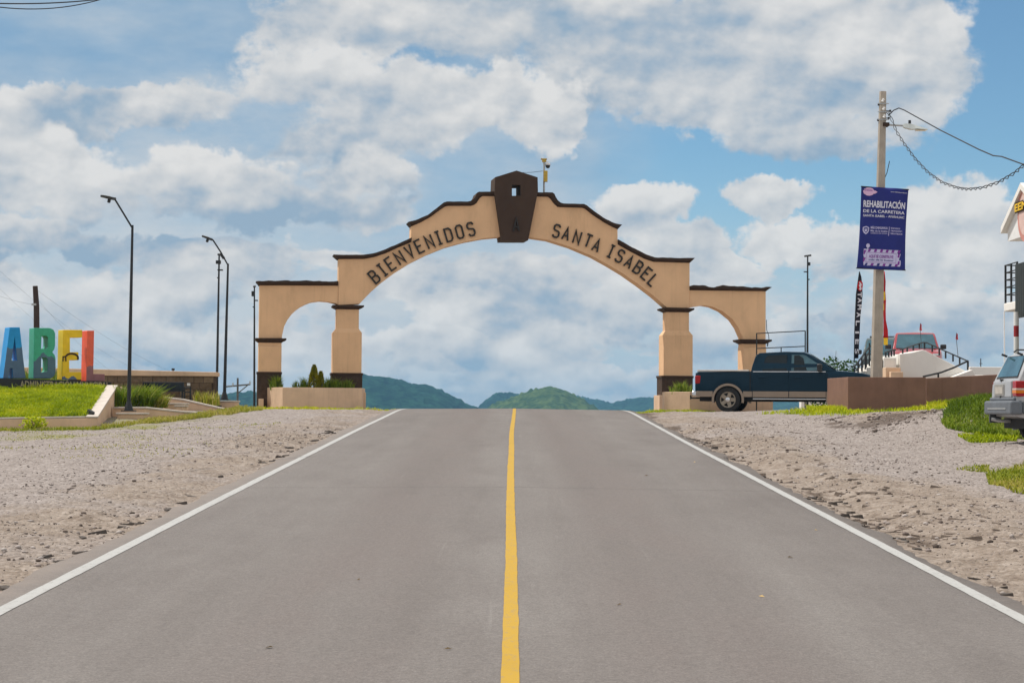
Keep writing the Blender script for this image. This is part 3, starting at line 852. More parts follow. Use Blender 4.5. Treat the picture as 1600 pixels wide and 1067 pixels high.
def in_poly(n, poly):
    """random points inside a polygon"""
    P_ = np.array(poly); lo = P_.min(0); hi = P_.max(0)
    out = []
    tot = 0
    while tot < n:
        q = RNG.uniform(lo, hi, (n * 2, 2))
        ins = np.zeros(len(q), bool); j = len(P_) - 1
        for i in range(len(P_)):
            xi, yi = P_[i]; xj, yj = P_[j]
            c = ((yi > q[:, 1]) != (yj > q[:, 1])) & (q[:, 0] < (xj - xi) * (q[:, 1] - yi) / (yj - yi + 1e-12) + xi)
            ins ^= c; j = i
        out.append(q[ins]); tot += ins.sum()
    q = np.concatenate(out)[:n]
    return q[:, 0], q[:, 1]
# ------------------------------------------------------------------ welcome arch
AY = math.atan2(2.6, 17.0)
AP = Plane(800, 640, 64.0, AY)
arch = empty('welcome_arch', AP.o, AY, 'tall tan stucco archway with brown cornices and BIENVENIDOS A SANTA ISABEL lettering over the road', 'archway')
AG = gz(0, 64) - float(AP.o.z)               # ground level in arch coordinates
WT = 0.62                                    # wall thickness
def lerp_curve(pts, xs):
    px = [p[0] for p in pts]; pz = [p[1] for p in pts]
    return [(x, float(np.interp(x, px, pz))) for x in xs]
def wall_band(top, bot, y0, y1, n=60):
    x0 = max(top[0][0], bot[0][0]); x1 = min(top[-1][0], bot[-1][0])
    xs_ = sorted(set([x0 + (x1 - x0) * i / n for i in range(n + 1)] + [p[0] for p in top + bot if x0 <= p[0] <= x1]))
    return lerp_curve(top, xs_), lerp_curve(bot, xs_)
ap = AP.many
# main span, outline of wall below the cornices
topL = ap([(528.5, 405), (568.9, 404.8), (584.6, 401.9), (602.4, 396), (622, 387), (642.6, 378.3), (642.8, 353.8), (657.5, 347.7), (673, 339), (685, 330), (697, 322), (736, 322), (743, 319), (748, 312), (752, 306.8), (774, 306.8)])
topR = ap([(836, 307.3), (858, 308), (863, 315.5), (871, 323.7), (912, 325), (925, 335.5), (944, 348), (964.8, 358.4), (965.0, 382), (986, 394), (1007, 404.6), (1021, 409.3), (1077.5, 411)])
intr_px = [(528.5, 476.5), (561.8, 474.9), (570, 466), (578.7, 457), (594.5, 443), (618, 425.5), (641.7, 410.7), (667, 398), (696.9, 386), (726.4, 377.9), (755.9, 372.4), (780, 370.2), (800, 369.6), (826.7, 370.6), (857, 375), (892, 386), (927.5, 401), (951, 414), (974.4, 428), (997.8, 444.4), (1021, 462), (1042, 480.2), (1077.5, 481)]
intr = ap(intr_px)
mb = MB()
a_, b_ = wall_band(topL, intr, 0, WT); mb.band(a_, b_, 0, WT)
a_, b_ = wall_band([(a_[-1][0], a_[-1][1]), (topR[0][0], topR[0][1])], intr, 0, WT); mb.band(a_, b_, 0.001, WT - 0.001)
a_, b_ = wall_band(topR, intr, 0, WT); mb.band(a_, b_, 0, WT)
mb.build('span_wall', M['stucco'], arch, 40)
# raised rim along the underside of the span
rim_px = [q for q in intr_px if 565 < q[0] < 1040]
# side bays
mb = MB()
sl_top = ap([(404.5, 446), (528.4, 446)])
sl_bot = ap([(404.5, 528), (440.6, 528), (440.9, 524), (444, 510), (449, 500), (456.5, 490), (463, 484), (470, 479), (478, 475), (485.7, 472), (499, 470), (512.7, 471), (524, 474), (528.4, 476)])
a_, b_ = wall_band(sl_top, sl_bot, 0, WT, 40); mb.band(a_, b_, 0.02, WT - 0.02)
mb.build('bay_wall', M['stucco'], arch, 40)
mb = MB()
a_, b_ = wall_band(ap([(1077.6, 453.5), (1196.7, 455)]), ap([(1077.6, 481), (1083, 479.6), (1100, 476.7), (1113.5, 479), (1129, 486), (1145, 499), (1154, 512), (1160.5, 527), (1160.9, 530), (1196.7, 530)]), 0, WT, 40)
mb.band(a_, b_, 0.02, WT - 0.02)
mb.build('bay_wall', M['stucco'], arch, 40)
# cornices: overhanging moulding with a sloped underside, slightly crumbled on top
def cornice(top, bot, seed, worn=0.015):
    top = ap(top); bot = ap(bot)
    n = max(24, int((top[-1][0] - top[0][0]) / 0.10))
    def resample(c):
        L = [0]
        for p, q in zip(c, c[1:]): L.append(L[-1] + math.hypot(q[0] - p[0], q[1] - p[1]))
        ts = [L[-1] * i / n for i in range(n + 1)]
        return [(float(np.interp(t_, L, [p[0] for p in c])), float(np.interp(t_, L, [p[1] for p in c]))) for t_ in ts]
    T, B = resample(top), resample(bot)
    vs = []
    for i, (t_, b_) in enumerate(zip(T, B)):
        j = worn * float(fbm(np.array([i * 0.45]), np.array([seed * 1.0]), seed, 4)[0])
        tz = t_[1] + j
        mid = (t_[0] * 0.4 + b_[0] * 0.6, t_[1] * 0.45 + b_[1] * 0.55)
        vs += [(t_[0], -0.13, tz), (mid[0], -0.12, mid[1]), (b_[0], -0.004, b_[1]), (b_[0], WT + 0.004, b_[1]), (mid[0], WT + 0.12, mid[1]), (t_[0], WT + 0.13, tz)]
    m_ = 6; fs = [tuple(range(m_ - 1, -1, -1)), tuple(range(n * m_, n * m_ + m_))]
    for i in range(n):
        for k in range(m_):
            q = (k + 1) % m_
            fs.append((i * m_ + k, i * m_ + q, (i + 1) * m_ + q, (i + 1) * m_ + k))
    MB().add(vs, fs).build('cornice', M['cornice'], arch, 30)
cornice([(521, 398.3), (528.5, 398.5), (568.9, 398.6), (584.6, 395.7), (602.4, 390), (622, 381), (642.6, 371.8)], [(528.3, 405), (532, 405), (568.9, 404.8), (584.6, 401.9), (602.4, 396), (622, 387), (642.6, 378.5)], 1)
cornice([(637.8, 347.2), (649.6, 344.4), (667, 337), (683, 325), (694.9, 315.7), (732, 315.7), (737, 314), (741, 310), (744, 305), (744.5, 300.5), (774, 300.5)],
        [(642.8, 354), (657.5, 347.7), (673, 339), (685, 330), (697, 322), (736, 322), (740, 320.8), (744.5, 317.6), (748, 312), (752, 306.8), (774, 306.8)], 2)
cornice([(836, 301), (865.4, 301.7), (866, 307), (870, 313), (874, 317), (879, 318.8), (913.4, 319), (927.5, 330.8), (944, 342.5), (958, 349), (970.9, 351.4)],
        [(836, 307.3), (858, 308), (860, 311.5), (863, 315.5), (867, 320.5), (872, 323.9), (912, 325), (925, 335.5), (944, 348), (955, 354), (965, 358.6)], 3)
cornice([(965.2, 374.8), (986, 386.6), (1009.5, 398.7), (1023.6, 403), (1060, 403.5), (1084.5, 404)], [(965.2, 381.5), (986, 394), (1007, 404.6), (1021, 409.3), (1060, 410.3), (1077.5, 411)], 4)
cornice([(400, 439), (440, 438.6), (528.2, 440)], [(405, 446), (440, 446), (528.2, 446.4)], 5, 0.03)
cornice([(1077.8, 446.3), (1120, 447.6), (1167, 449.2), (1204.6, 448.5)], [(1077.8, 453), (1120, 453.9), (1165, 454.6), (1196.9, 455)], 6, 0.07)
# keystone with its square opening
K_out = ap([(805.6, 268), (838.4, 278.5), (839, 300.3), (823.7, 376.5), (782.4, 376.5), (771.2, 300), (772.3, 278.3)])
K_hole = ap([(798.4, 290.5), (798.4, 307.3), (811.8, 307.3), (811.8, 290.5)])
MB().prism([K_out, K_hole], -0.22, WT + 0.16).build('keystone', M['keystone'], arch)
# lettering
GL = {
    'B': [([(0, 0), (0, 1), (.40, 1), (.56, .87), (.56, .64), (.42, .53), (.60, .40), (.60, .14), (.44, 0)], True), ([(.07, .53), (.40, .53)], False)],
    'I': [([(.30, .06), (.30, .94)], False), ([(.10, 0), (.50, 0)], False), ([(.10, 1), (.50, 1)], False)],
    'E': [([(.58, 1), (0, 1), (0, 0), (.58, 0)], False), ([(.07, .52), (.46, .52)], False)],
    'N': [([(0, 0), (0, 1), (.60, 0), (.60, 1)], False)],
    'V': [([(0, 1), (.30, 0), (.60, 1)], False)],
    'D': [([(0, 0), (0, 1), (.42, 1), (.60, .82), (.60, .18), (.42, 0)], True)],
    'O': [([(.15, 0), (0, .15), (0, .85), (.15, 1), (.45, 1), (.60, .85), (.60, .15), (.45, 0)], True)],
    'S': [([(0, .16), (.14, 0), (.46, 0), (.60, .14), (.60, .38), (.50, .49), (.12, .55), (0, .65), (0, .87), (.14, 1), (.46, 1), (.60, .84)], False)],
    'A': [([(0, 0), (.30, 1), (.60, 0)], False), ([(.15, .33), (.45, .33)], False)],
    'T': [([(.30, 0), (.30, .93)], False), ([(0, 1), (.60, 1)], False)],
    'L': [([(0, 1), (0, 0), (.55, 0)], False)],
}
def arch_letter(ch, c, ang, H, front=-0.002, thick=0.06, w=0.095):
    mb = MB()
    for i, (pts, closed) in enumerate(GL[ch]):
        mb.stroke([((x - .30) * H * 0.80, (z - .5) * H) for x, z in pts], w * H / 0.75, front - thick - 0.003 * i, front, closed)
    Mx = Matrix.Translation((c[0], 0, c[1])) @ Matrix.Rotation(-ang, 4, 'Y')
    mb.xf(Mx).build('letter', M['letter'], arch)
def word(text, cs, H):
    cs = [AP(*c) for c in cs]
    for i, ch in enumerate(text):
        p, q = cs[max(0, i - 1)], cs[min(len(cs) - 1, i + 1)]
        arch_letter(ch, cs[i], math.atan2(q[1] - p[1], q[0] - p[0]), H)
word('BIENVENIDOS', [(500 + x / 5.08, 270 + y / 5.08) for x, y in ((430, 825), (493, 772), (558, 722), (632, 675), (710, 625), (788, 584), (868, 548), (940, 518), (1020, 494), (1107, 470), (1197, 449))], 0.43)
word('SANTAISABEL', [(740 + x / 4.267, 230 + y / 4.267) for x, y in ((552, 560), (617, 578), (690, 603), (762, 625), (820, 655), (915, 695), (975, 727), (1037, 765), (1097, 803), (1153, 845), (1200, 890))], 0.42)
arch_letter('A', AP(804.8, 352.5), 0.0, 0.42, front=-0.222)
# pillars
def pillar(xt0, xt1, yt, yn, xw0, xw1, yw, yb, xb0, xb1, cap, capy, d0, d1):
    """narrow upper part, wider lower part, stone base; capital above"""
    a0, z1 = AP(xt0, yt); a1, _ = AP(xt1, yt); _, zn = AP(xt0, yn); w0, zw = AP(xw0, yw); w1, _ = AP(xw1, yw); _, zb = AP(xw0, yb); b0, _ = AP(xb0, yb); b1, _ = AP(xb1, yb)
    mb = MB()
    rings = [(w0, w1, d0 - 0.05, d1 + 0.05, zb), (w0, w1, d0 - 0.05, d1 + 0.05, zw), (a0, a1, d0, d1, zn), (a0, a1, d0, d1, z1)]
    vs = []; fs = []
    for (l, r, f_, k_, z) in rings: vs += [(l, f_, z), (r, f_, z), (r, k_, z), (l, k_, z)]
    for i in range(3):
        for k in range(4):
            q = (k + 1) % 4; fs.append((4 * i + k, 4 * i + q, 4 * i + 4 + q, 4 * i + 4 + k))
    fs += [(3, 2, 1, 0), (12, 13, 14, 15)]
    mb.add(vs, fs).build('pillar_shaft', M['stucco'], arch, None, 0.015, 2)
    mb = MB().box(b0, b1, d0 - 0.08, d1 + 0.08, AG - 0.4, zb - 0.002)
    base = mb.build('pillar_base', M['darkbase'], arch, None, 0.012, 2)
    MB().box(b0 - 0.02, b1 + 0.02, d0 - 0.105, d1 + 0.105, zb - 0.05, zb + 0.025).build('base_rim', M['cornice'], base)
    c0, zt = AP(cap[0], capy[0]); c1, _ = AP(cap[1], capy[0]); e0, zl = AP(cap[2], capy[1]); e1, _ = AP(cap[3], capy[1])
    o_ = (c1 - c0 - (e1 - e0)) / 2
    zm = zl * 0.4 + zt * 0.6
    vs = []
    for (l, r, e, z) in ((e0, e1, 0.01, zl), (e0 - o_ * .55, e1 + o_ * .55, o_ * .55, zl + (zt - zl) * .35), (c0, c1, o_, zm), (c0, c1, o_, zt - 0.002)):
        vs += [(l, d0 - e, z), (r, d0 - e, z), (r, d1 + e, z), (l, d1 + e, z)]
    fs = [(3, 2, 1, 0), (12, 13, 14, 15)]
    for i in range(3):
        for k in range(4):
            q = (k + 1) % 4; fs.append((4 * i + k, 4 * i + q, 4 * i + 4 + q, 4 * i + 4 + k))
    MB().add(vs, fs).build('capital', M['cornice'], arch, None, 0.01, 2)
pillar(526, 561, 483, 513, 520, 565.3, 519.5, 583.6, 518, 566, (519.5, 568.5, 526, 561), (476.6, 483), 0, WT)
pillar(1042, 1076.8, 487.3, 516.5, 1036.5, 1082, 523.5, 588, 1033.6, 1081.8, (1034.7, 1083.5, 1042, 1077), (481, 487.5), 0, WT)
pillar(404, 440, 535, 540, 404, 440, 541, 582, 402, 439.6, (399, 447.5, 404, 440), (528, 535), 0.02, WT - 0.02)
pillar(1160.7, 1197, 537, 542, 1160.7, 1197, 543, 588, 1159, 1198.5, (1154, 1204.5, 1161, 1197), (530, 537), 0.02, WT - 0.02)
# small plinth blocks beside the pillar feet
for (x0, x1, yt) in ((404, 411.5, 623), (565.6, 570.5, 613), (1026.8, 1034.5, 617.5)):
    l, z = AP(x0, yt); r, _ = AP(x1, yt)
    MB().box(l, r, -0.35, 0.5, AG - 0.3, z).build('plinth_block', M['stucco_pale'], arch, None, 0.01)

# camera mast standing on the cornice
mp = Plane(850, 300, 64.3, 0)
mast = empty('camera_mast', mp.o, 0, 'thin grey steel mast with dome camera and yellow box on top of the arch', 'camera mast')
z1 = mp(850, 250)[1]
MB().tube([(0, 0, -0.12), (0.0, 0, z1)], 0.035, 10).build('pole', M['galv'], mast, 40)
x0, zt = mp(845, 249); x1, _ = mp(854.5, 249)
MB().box(x0, x1, -0.05, 0.05, zt - 0.02, zt + 0.02).box(-0.07, 0.07, -0.06, 0.06, zt - 0.10, zt - 0.03).build('crossbar', M['yellowbox'], mast)
x0, zt = mp(847.8, 267.5); x1, zb = mp(855.5, 285)
MB().box(x0 + 0.035, x1, -0.12, -0.04, zb, zt).build('control_box', M['yellowbox'], mast, None, 0.01)
cx, cz = mp(856, 259.5)
dome = MB().tube([(0, 0, cz + 0.13), (cx, 0, cz + 0.13), (cx, 0, cz + 0.08)], 0.014, 6).build('camera_arm', M['white'], mast)
MB().lathe([(0.0, -0.115), (0.05, -0.10), (0.075, -0.06), (0.08, -0.01)], 16, Matrix.Translation((cx, 0, cz + 0.03)), True).build('camera_dome', M['blackplastic'], mast, 50)
MB().lathe([(0.085, -0.005), (0.085, 0.05), (0.04, 0.075)], 16, Matrix.Translation((cx, 0, cz + 0.03)), True).build('camera_hood', M['white'], mast, 50)
w0 = AP(812, 270); wz = mp(848, 267)[1]
wire_a = at(812, 270, 64.0); wire_b = at(848, 267.5, 64.3); wire_c = at(841, 285, 64.0)
tag(MB().tube([wire_a, (wire_a + wire_b) / 2 - Vector((0, 0, 0.02)), wire_b], 0.008, 5).build('mast_wire', M['wire']), 'thin wire from the keystone top to the camera mast', 'wire')
cpts = [at(839.5, 283, 63.6), at(842, 293, 63.6), at(846, 300, 63.6)]
tag(MB().tube([at(866.5, 305, 63.9), at(871, 313, 63.9), at(877, 318, 63.95)], 0.010, 5).build('loose_cable', M['wire']), 'short loose cable hanging over the cornice step right of the mast', 'cable')

# planters at the pillar feet
def planter(name, px_pts, Yf, ztop_px, zbot_px, label, depth=1.2):
    pass
def box_outline(name, pts, zb, zt, wall, mt, label, soil=True, group=None):
    """open planter from a plan outline (world x, y), walls of the given thickness"""
    c = Vector((sum(p[0] for p in pts) / len(pts), sum(p[1] for p in pts) / len(pts), zb))
    root = empty(name, c, 0, label, 'planter', group)
    n = len(pts)
    P = [Vector((p[0] - c.x, p[1] - c.y)) for p in pts]
    inner = []
    area = sum(P[i].x * P[(i + 1) % n].y - P[(i + 1) % n].x * P[i].y for i in range(n))
    sgn = 1 if area > 0 else -1
    for i in range(n):
        d1 = (P[i] - P[i - 1]).normalized(); d2 = (P[(i + 1) % n] - P[i]).normalized()
        n1 = Vector((-d1.y, d1.x)) * sgn; n2 = Vector((-d2.y, d2.x)) * sgn
        mm = (n1 + n2).normalized(); inner.append(P[i] + mm * (wall / max(mm.dot(n1), .4)))
    h = zt - zb
    vs = [(p.x, p.y, -0.3) for p in P] + [(p.x, p.y, h) for p in P] + [(p.x, p.y, h) for p in inner] + [(p.x, p.y, h - 0.08) for p in inner]
    fs = []
    for i in range(n):
        j = (i + 1) % n
        for k in range(3): fs.append((k * n + i, k * n + j, (k + 1) * n + j, (k + 1) * n + i))
    fs.append(tuple(range(n)))
    o_ = MB().add(vs, fs).build('planter_wall', mt, root, None, 0.012)
    MB().add([(p.x, p.y, h - 0.075) for p in inner], [tuple(range(n))]).build('soil', M['wood'], root, fix=False)
    return root, [(p.x + c.x, p.y + c.y) for p in inner], zt - 0.08
la, lb, lc = at(411.5, 633, 63.0), at(441.5, 634, 61.6), at(565.3, 634, 62.2)
zt = at(480, 605.5, 62).z
pl, lin_, lz = box_outline('planter', [(la.x, la.y), (lb.x, lb.y), (lc.x, lc.y), (lc.x, lc.y + 1.35), (la.x, la.y + 0.35)], gz(-6, 62.3) - 0.05, zt, 0.12, M['stucco_pale'], 'pale tan planter box with topiary at the foot of the left pillars')
ra, rb, rc, rd = at(1038.3, 635, 62.5), at(1078, 635.5, 61.9), at(1078, 636, 61.9), at(1135, 637, 63.2)
zt = at(1058, 612, 62).z
pr, rin_, rz_ = box_outline('planter', [(ra.x, ra.y), (rb.x, rb.y), (8.6, 63.2), (8.6, 64.4), (ra.x, ra.y + 1.0)], gz(6, 62.5) - 0.05, zt, 0.12, M['stucco_pale'], 'tan planter box at the right pillars partly behind the blue pickup')
# plants
def tuft(name, x0, x1, y0, y1, n, h0, h1, mt, label, z, w=0.02, lean=0.6, group=None, cat='grass plant'):
    cx, cy = (x0 + x1) / 2, (y0 + y1) / 2
    x = RNG.normal(cx, (x1 - x0) / 4, n).clip(x0, x1); y = RNG.normal(cy, (y1 - y0) / 4, n).clip(y0, y1)
    r = np.abs(x - cx) / max((x1 - x0) / 2, .01)
    h = RNG.uniform(h0, h1, n) * (1 - 0.35 * r)
    ob = blades(name, x, y, h, mt, w, lean, zf=lambda a, b: np.full(len(a), z), kind=None, origin=(cx, cy, z))
    ob.location = (cx, cy, z)
    return tag(ob, label, cat, group)
px_x = lambda px, Y: at(px, 600, Y).x
tuft('ornamental_grass', px_x(423, 62.4), px_x(440, 62.4), 62.3, 62.7, 300, 0.30, 0.62, M['reed'], 'spiky grass plant in front of the left outer pillar base', lz, group='planter grass plants')
def leafy_cone(name, cx, cy, z, h, r, n, label):
    root = empty(name, (cx, cy, z), 0, label, 'topiary', 'topiary in the left planter')
    q = RNG.uniform(0, 1, n) ** 0.8
    rr = r * (1 - q) ** 0.7 * RNG.uniform(0.72, 1.05, n); aa = RNG.uniform(0, 6.283, n)
    rr *= 1 + 0.12 * np.sin(aa * 3 + q * 9)
    x, y, zz = rr * np.cos(aa), rr * np.sin(aa), 0.04 + q * h
    d = np.stack([np.cos(aa), np.sin(aa), RNG.uniform(0.3, 1.6, n)], 1); d /= np.linalg.norm(d, axis=1)[:, None]
    L = RNG.uniform(0.04, 0.08, n)[:, None]
    t1 = np.cross(d, RNG.normal(size=(n, 3))); t1 /= np.linalg.norm(t1, axis=1)[:, None]
    B = np.stack([x, y, zz], 1)
    V_ = np.stack([B - t1 * .02, B + t1 * .02, B + d * L], 1).reshape(-1, 3)
    F_ = np.arange(3 * n).reshape(-1, 3)
    tt = np.repeat(np.clip(RNG.uniform(0, 1, n) * 0.8 + 0.2 * (rr / (r + .001)), 0, 1), 3)
    mesh_np('crown', V_, F_, M['cypress'], parent=root, attrs={'tint': np.stack([tt] * 3, 1)})
    MB().tube([(0, 0, 0), (0, 0, h * .8)], [0.03, 0.01], 6).build('stem', M['bark'], root)
zb = at(490, 606, 62.6).z
zz = at(490, 573, 62.6).z
leafy_cone('topiary', px_x(490.5, 62.6), 62.6, lz, zz - lz, 0.20, 2000, 'taller yellow green cone shaped topiary in the left planter')
leafy_cone('topiary', px_x(501, 62.7), 62.7, lz, at(500, 583, 62.7).z - lz, 0.14, 1300, 'shorter yellow green cone shaped topiary beside the taller one')
for i, (p0, p1, h, lab) in enumerate(((455, 468, .22, 'sparse thin grass plant left of the cone topiary'), (468, 480, .30, 'dark green grass plant just left of the taller topiary'),
        (507, 519, .30, 'green grass plant just right of the shorter topiary'), (518, 534, .28, 'pale tipped grass plant before the left inner pillar base'), (534, 552, .26, 'feathery pale grass plant at right end of the left planter'))):
    tuft('ornamental_grass', px_x(p0, 62.5), px_x(p1, 62.5), 62.4, 62.8, 220 if i else 80, h * .9, h * 1.9, M['reed'], lab, lz, 0.018, 0.5, 'planter grass plants')
tuft('ornamental_grass', px_x(1048, 62.4), px_x(1082, 62.4), 62.25, 62.75, 420, 0.22, 0.56, M['reed'], 'spiky grass plant in the right planter behind the pickup tail', rz_, 0.02, 0.6, 'planter grass plants')
x, y = in_poly(900, [(p[0], p[1]) for p in lin_]); blades('low_grass', x, y, RNG.uniform(.03, .10, 900), M['lawn'], 0.02, 0.7, zf=lambda a, b: np.full(len(a), lz), parent=None, label='short grass covering the soil of the left planter')
x, y = in_poly(600, [(p[0], p[1]) for p in rin_]); blades('low_grass', x, y, RNG.uniform(.03, .10, 600), M['lawn'], 0.02, 0.7, zf=lambda a, b: np.full(len(a), rz_), label='short grass covering the soil of the right planter')
# ------------------------------------------------------------------ left side
def xy(px, py, Y):
    q = at(px, py, Y); return (q.x, q.y)
# terraced lawn held by a low white wall
F0, F1 = at(-60, 656, 46.6), at(152, 653, 47.0)        # front wall, top edge
B1, B0 = at(183, 604, 52.6), at(-60, 599.5, 52.4)      # back corners at plinth level
lr = empty('lawn_terrace', (F1.x, F1.y, gz(F1.x, F1.y)), 0, 'sloping lawn held in by a low white concrete wall below the coloured letters', 'terrace')
O = Vector(lr.location)
def wall_strip(name, p, q, thick, gz0, gz1, mt, parent, side):
    """wall with sloped top from p to q; side = direction of thickness"""
    d = Vector(side).normalized() * thick
    P0, P1 = Vector((p.x, p.y, gz0)), Vector((q.x, q.y, gz1))
    vs = [P0 - O, P1 - O, P1 + d - O, P0 + d - O, p - O, q - O, q + d - O, p + d - O]
    return MB().add(vs, [(0, 3, 2, 1), (4, 5, 6, 7), (0, 1, 5, 4), (1, 2, 6, 5), (2, 3, 7, 6), (3, 0, 4, 7)]).build(name, mt, parent, None, 0.012)
gfl = lambda q: gz(q.x, q.y) - 0.3
wall_strip('front_wall', F0, F1, 0.22, gfl(F0), gfl(F1), M['stucco_pale'], lr, (0, 1, 0))
wall_strip('side_wall', F1 + Vector((0.004, 0.0, 0)), B1, 0.26, gfl(F1), gfl(B1), M['stucco_pale'], lr, (-1, 0, 0))
up = Vector((0, 0, 0.045))
def cap_strip(p, q, w, d, parent):
    d = Vector(d).normalized() * w
    vs = [p - O - d * .08, q - O - d * .08, q + d * 1.06 - O, p + d * 1.06 - O]
    vs = [v + Vector((0, 0, 0.003)) for v in vs] + [v + up for v in vs]
    MB().add(vs, [(0, 3, 2, 1), (4, 5, 6, 7), (0, 1, 5, 4), (1, 2, 6, 5), (2, 3, 7, 6), (3, 0, 4, 7)]).build('wall_coping', M['kerbwhite'], parent, None, 0.01)
cap_strip(F0, F1 - Vector((0.30, 0, 0)), 0.22, (0, 1, 0), lr)
cap_strip(F1 + Vector((0.004, -0.02, 0)), B1, 0.26, (-1, 0, 0), lr)
W1 = Vector((B1.x, B1.y, 0)); bk = at(196, 610, 53.2)
wall_strip('back_wall', B1 + Vector((0.006, 0.3, 0.0)), Vector((bk.x + 0.25, bk.y + 0.5, B1.z - 0.16)), 0.2, gfl(B1), gfl(B1), M['stucco_pale'], lr, (0, 1, 0))
def lawn_z(x, y):
    # bilinear sheet between front and back edges, slightly bulging
    t_ = np.clip((y - F0.y) / (B0.y - F0.y), 0, 1)
    return (F0.z + (B0.z - F0.z) * t_) + 0.05 * np.sin(t_ * math.pi) + 0.03 * fbm(x * 1.2, y * 1.2, 91, 3) - 0.04 - 0.14 * t_ ** 2
nx, ny = 60, 40
gxs = np.linspace(F0.x, F1.x - 0.1, nx); gys = np.linspace(F0.y + 0.1, B0.y + 0.9, ny)
ax, ay, af = grid(gxs, gys)
ay = ay + 0.12 + (F1.y - F0.y) * smooth(ax, F0.x, F1.x) * (1 - np.clip((ay - F0.y) / (B0.y - F0.y), 0, 1))
tq = np.clip((ay - F0.y) / (B1.y - F1.y), 0, 1.2)
ax = ax + (B1.x - F1.x) * tq * smooth(ax, F0.x, F1.x)
mesh_np('soil', np.stack([ax - O.x, ay - O.y, lawn_z(ax, ay) - O.z], 1), af, mat('lawn_soil', (0.10, 0.115, 0.022), 0.95, 0.3, 3.0), parent=lr, smooth_all=True)
n = 60000
x, y = in_poly(n, [(F0.x, F0.y + .2), (F1.x - .28, F1.y + .2), (B1.x - .28, B1.y), (B1.x - .3, B1.y + .5), (B0.x, B0.y + .5)])
pt = np.clip(0.42 + 0.55 * fbm(x * 0.9, y * 0.9, 95, 4) + 0.35 * fbm(x * 4, y * 4, 97, 2) + RNG.uniform(-.4, .4, n), 0, 1)
lg = blades('lawn_grass', x, y, RNG.uniform(.05, .15, n) * (1 + 1.1 * np.clip(fbm(x * 1.5, y * 1.5, 96, 3), 0, 1)), M['lawn'], 0.022, 0.9, zf=lawn_z, parent=lr, tint=pt, origin=O)
# taller tufts along the plinth
n = 1700
x = np.concatenate([RNG.normal(px_x(c, 52.5), s_, int(n * w)) for c, s_, w in ((118, .35, .4), (148, .3, .25), (96, .5, .2), (60, .6, .15))])
y = RNG.uniform(52.1, 52.9, len(x))
blades('lawn_grass', x, y, RNG.uniform(.10, .27, len(x)), M['lawn'], 0.022, 0.8, zf=lawn_z, parent=lr, origin=O)

# coloured letters A B E L on a black lettered plinth
LY = rad(33)
LP = Plane(100, 595, 53.4, LY)
O_c2 = lambda x, y: (x / 4.446, 440 + y / 4.446)
ptop = LP(*O_c2(750, 697))[1]
pl_root = empty('letter_plinth', LP.o, LY, 'low black plinth with beige lettering under the coloured letters', 'plinth')
pe0, pe1 = LP(-60, 600)[0], LP(170, 600)[0]
MB().prism([(pe0, LP(0, 590.5)[1] - 0.45), (pe1, ptop - 0.42), (pe1, ptop), (pe0, LP(-60, 589)[1])], -0.22, 0.5).build('plinth_block', M['signboard'], pl_root, None, 0.012)
tv, tf = text_mesh('ADMINISTRACIÓN MUNICIPAL', 0.012)
q0, q1 = LP(27, 603.5), LP(166, 605.5)
MB().add([(q0[0] + (q1[0] - q0[0]) * a, -0.224, q0[1] - 0.04 + (q1[1] - q0[1]) * a + 0.20 * b) for a, b in tv], tf).build('plinth_lettering', M['gold'], pl_root, fix=False)
def mural(name, c, c2, z0, seed, amp):
    """bright paint with a slate blue painted hillside across the lower part"""
    m = bpy.data.materials.new(name); m.use_nodes = True
    t = NT(m.node_tree); p = t.n['Principled BSDF']
    oc = t.xyz(t.new('ShaderNodeTexCoord').outputs['Object'])
    edge = t.m('ADD', t.m('MULTIPLY', t.m('SUBTRACT', t.noise(t.comb(oc[0], float(seed), 0.0), 2.2, 3, 0.5), 0.5), amp), z0)
    f = t.sstep(t.m('SUBTRACT', edge, oc[2]), -0.01, 0.01)
    ng = t.new('ShaderNodeNewGeometry')
    g = ng.outputs['Position']
    fy = t.sstep(oc[1], 0.02, 0.0)
    fr = t.m('LESS_THAN', oc[1], 0.012)
    n_ = t.lin(t.noise(g, 5, 6, 0.65), 0.3, 0.7, 0.86, 1.1)
    col = t.mix(t.m('MULTIPLY', f, fr), c, c2)
    t.l.new(t.v('MULTIPLY', col, t.comb(n_, n_, n_)), p.inputs['Base Color'])
    p.inputs['Roughness'].default_value = 0.5
    return m
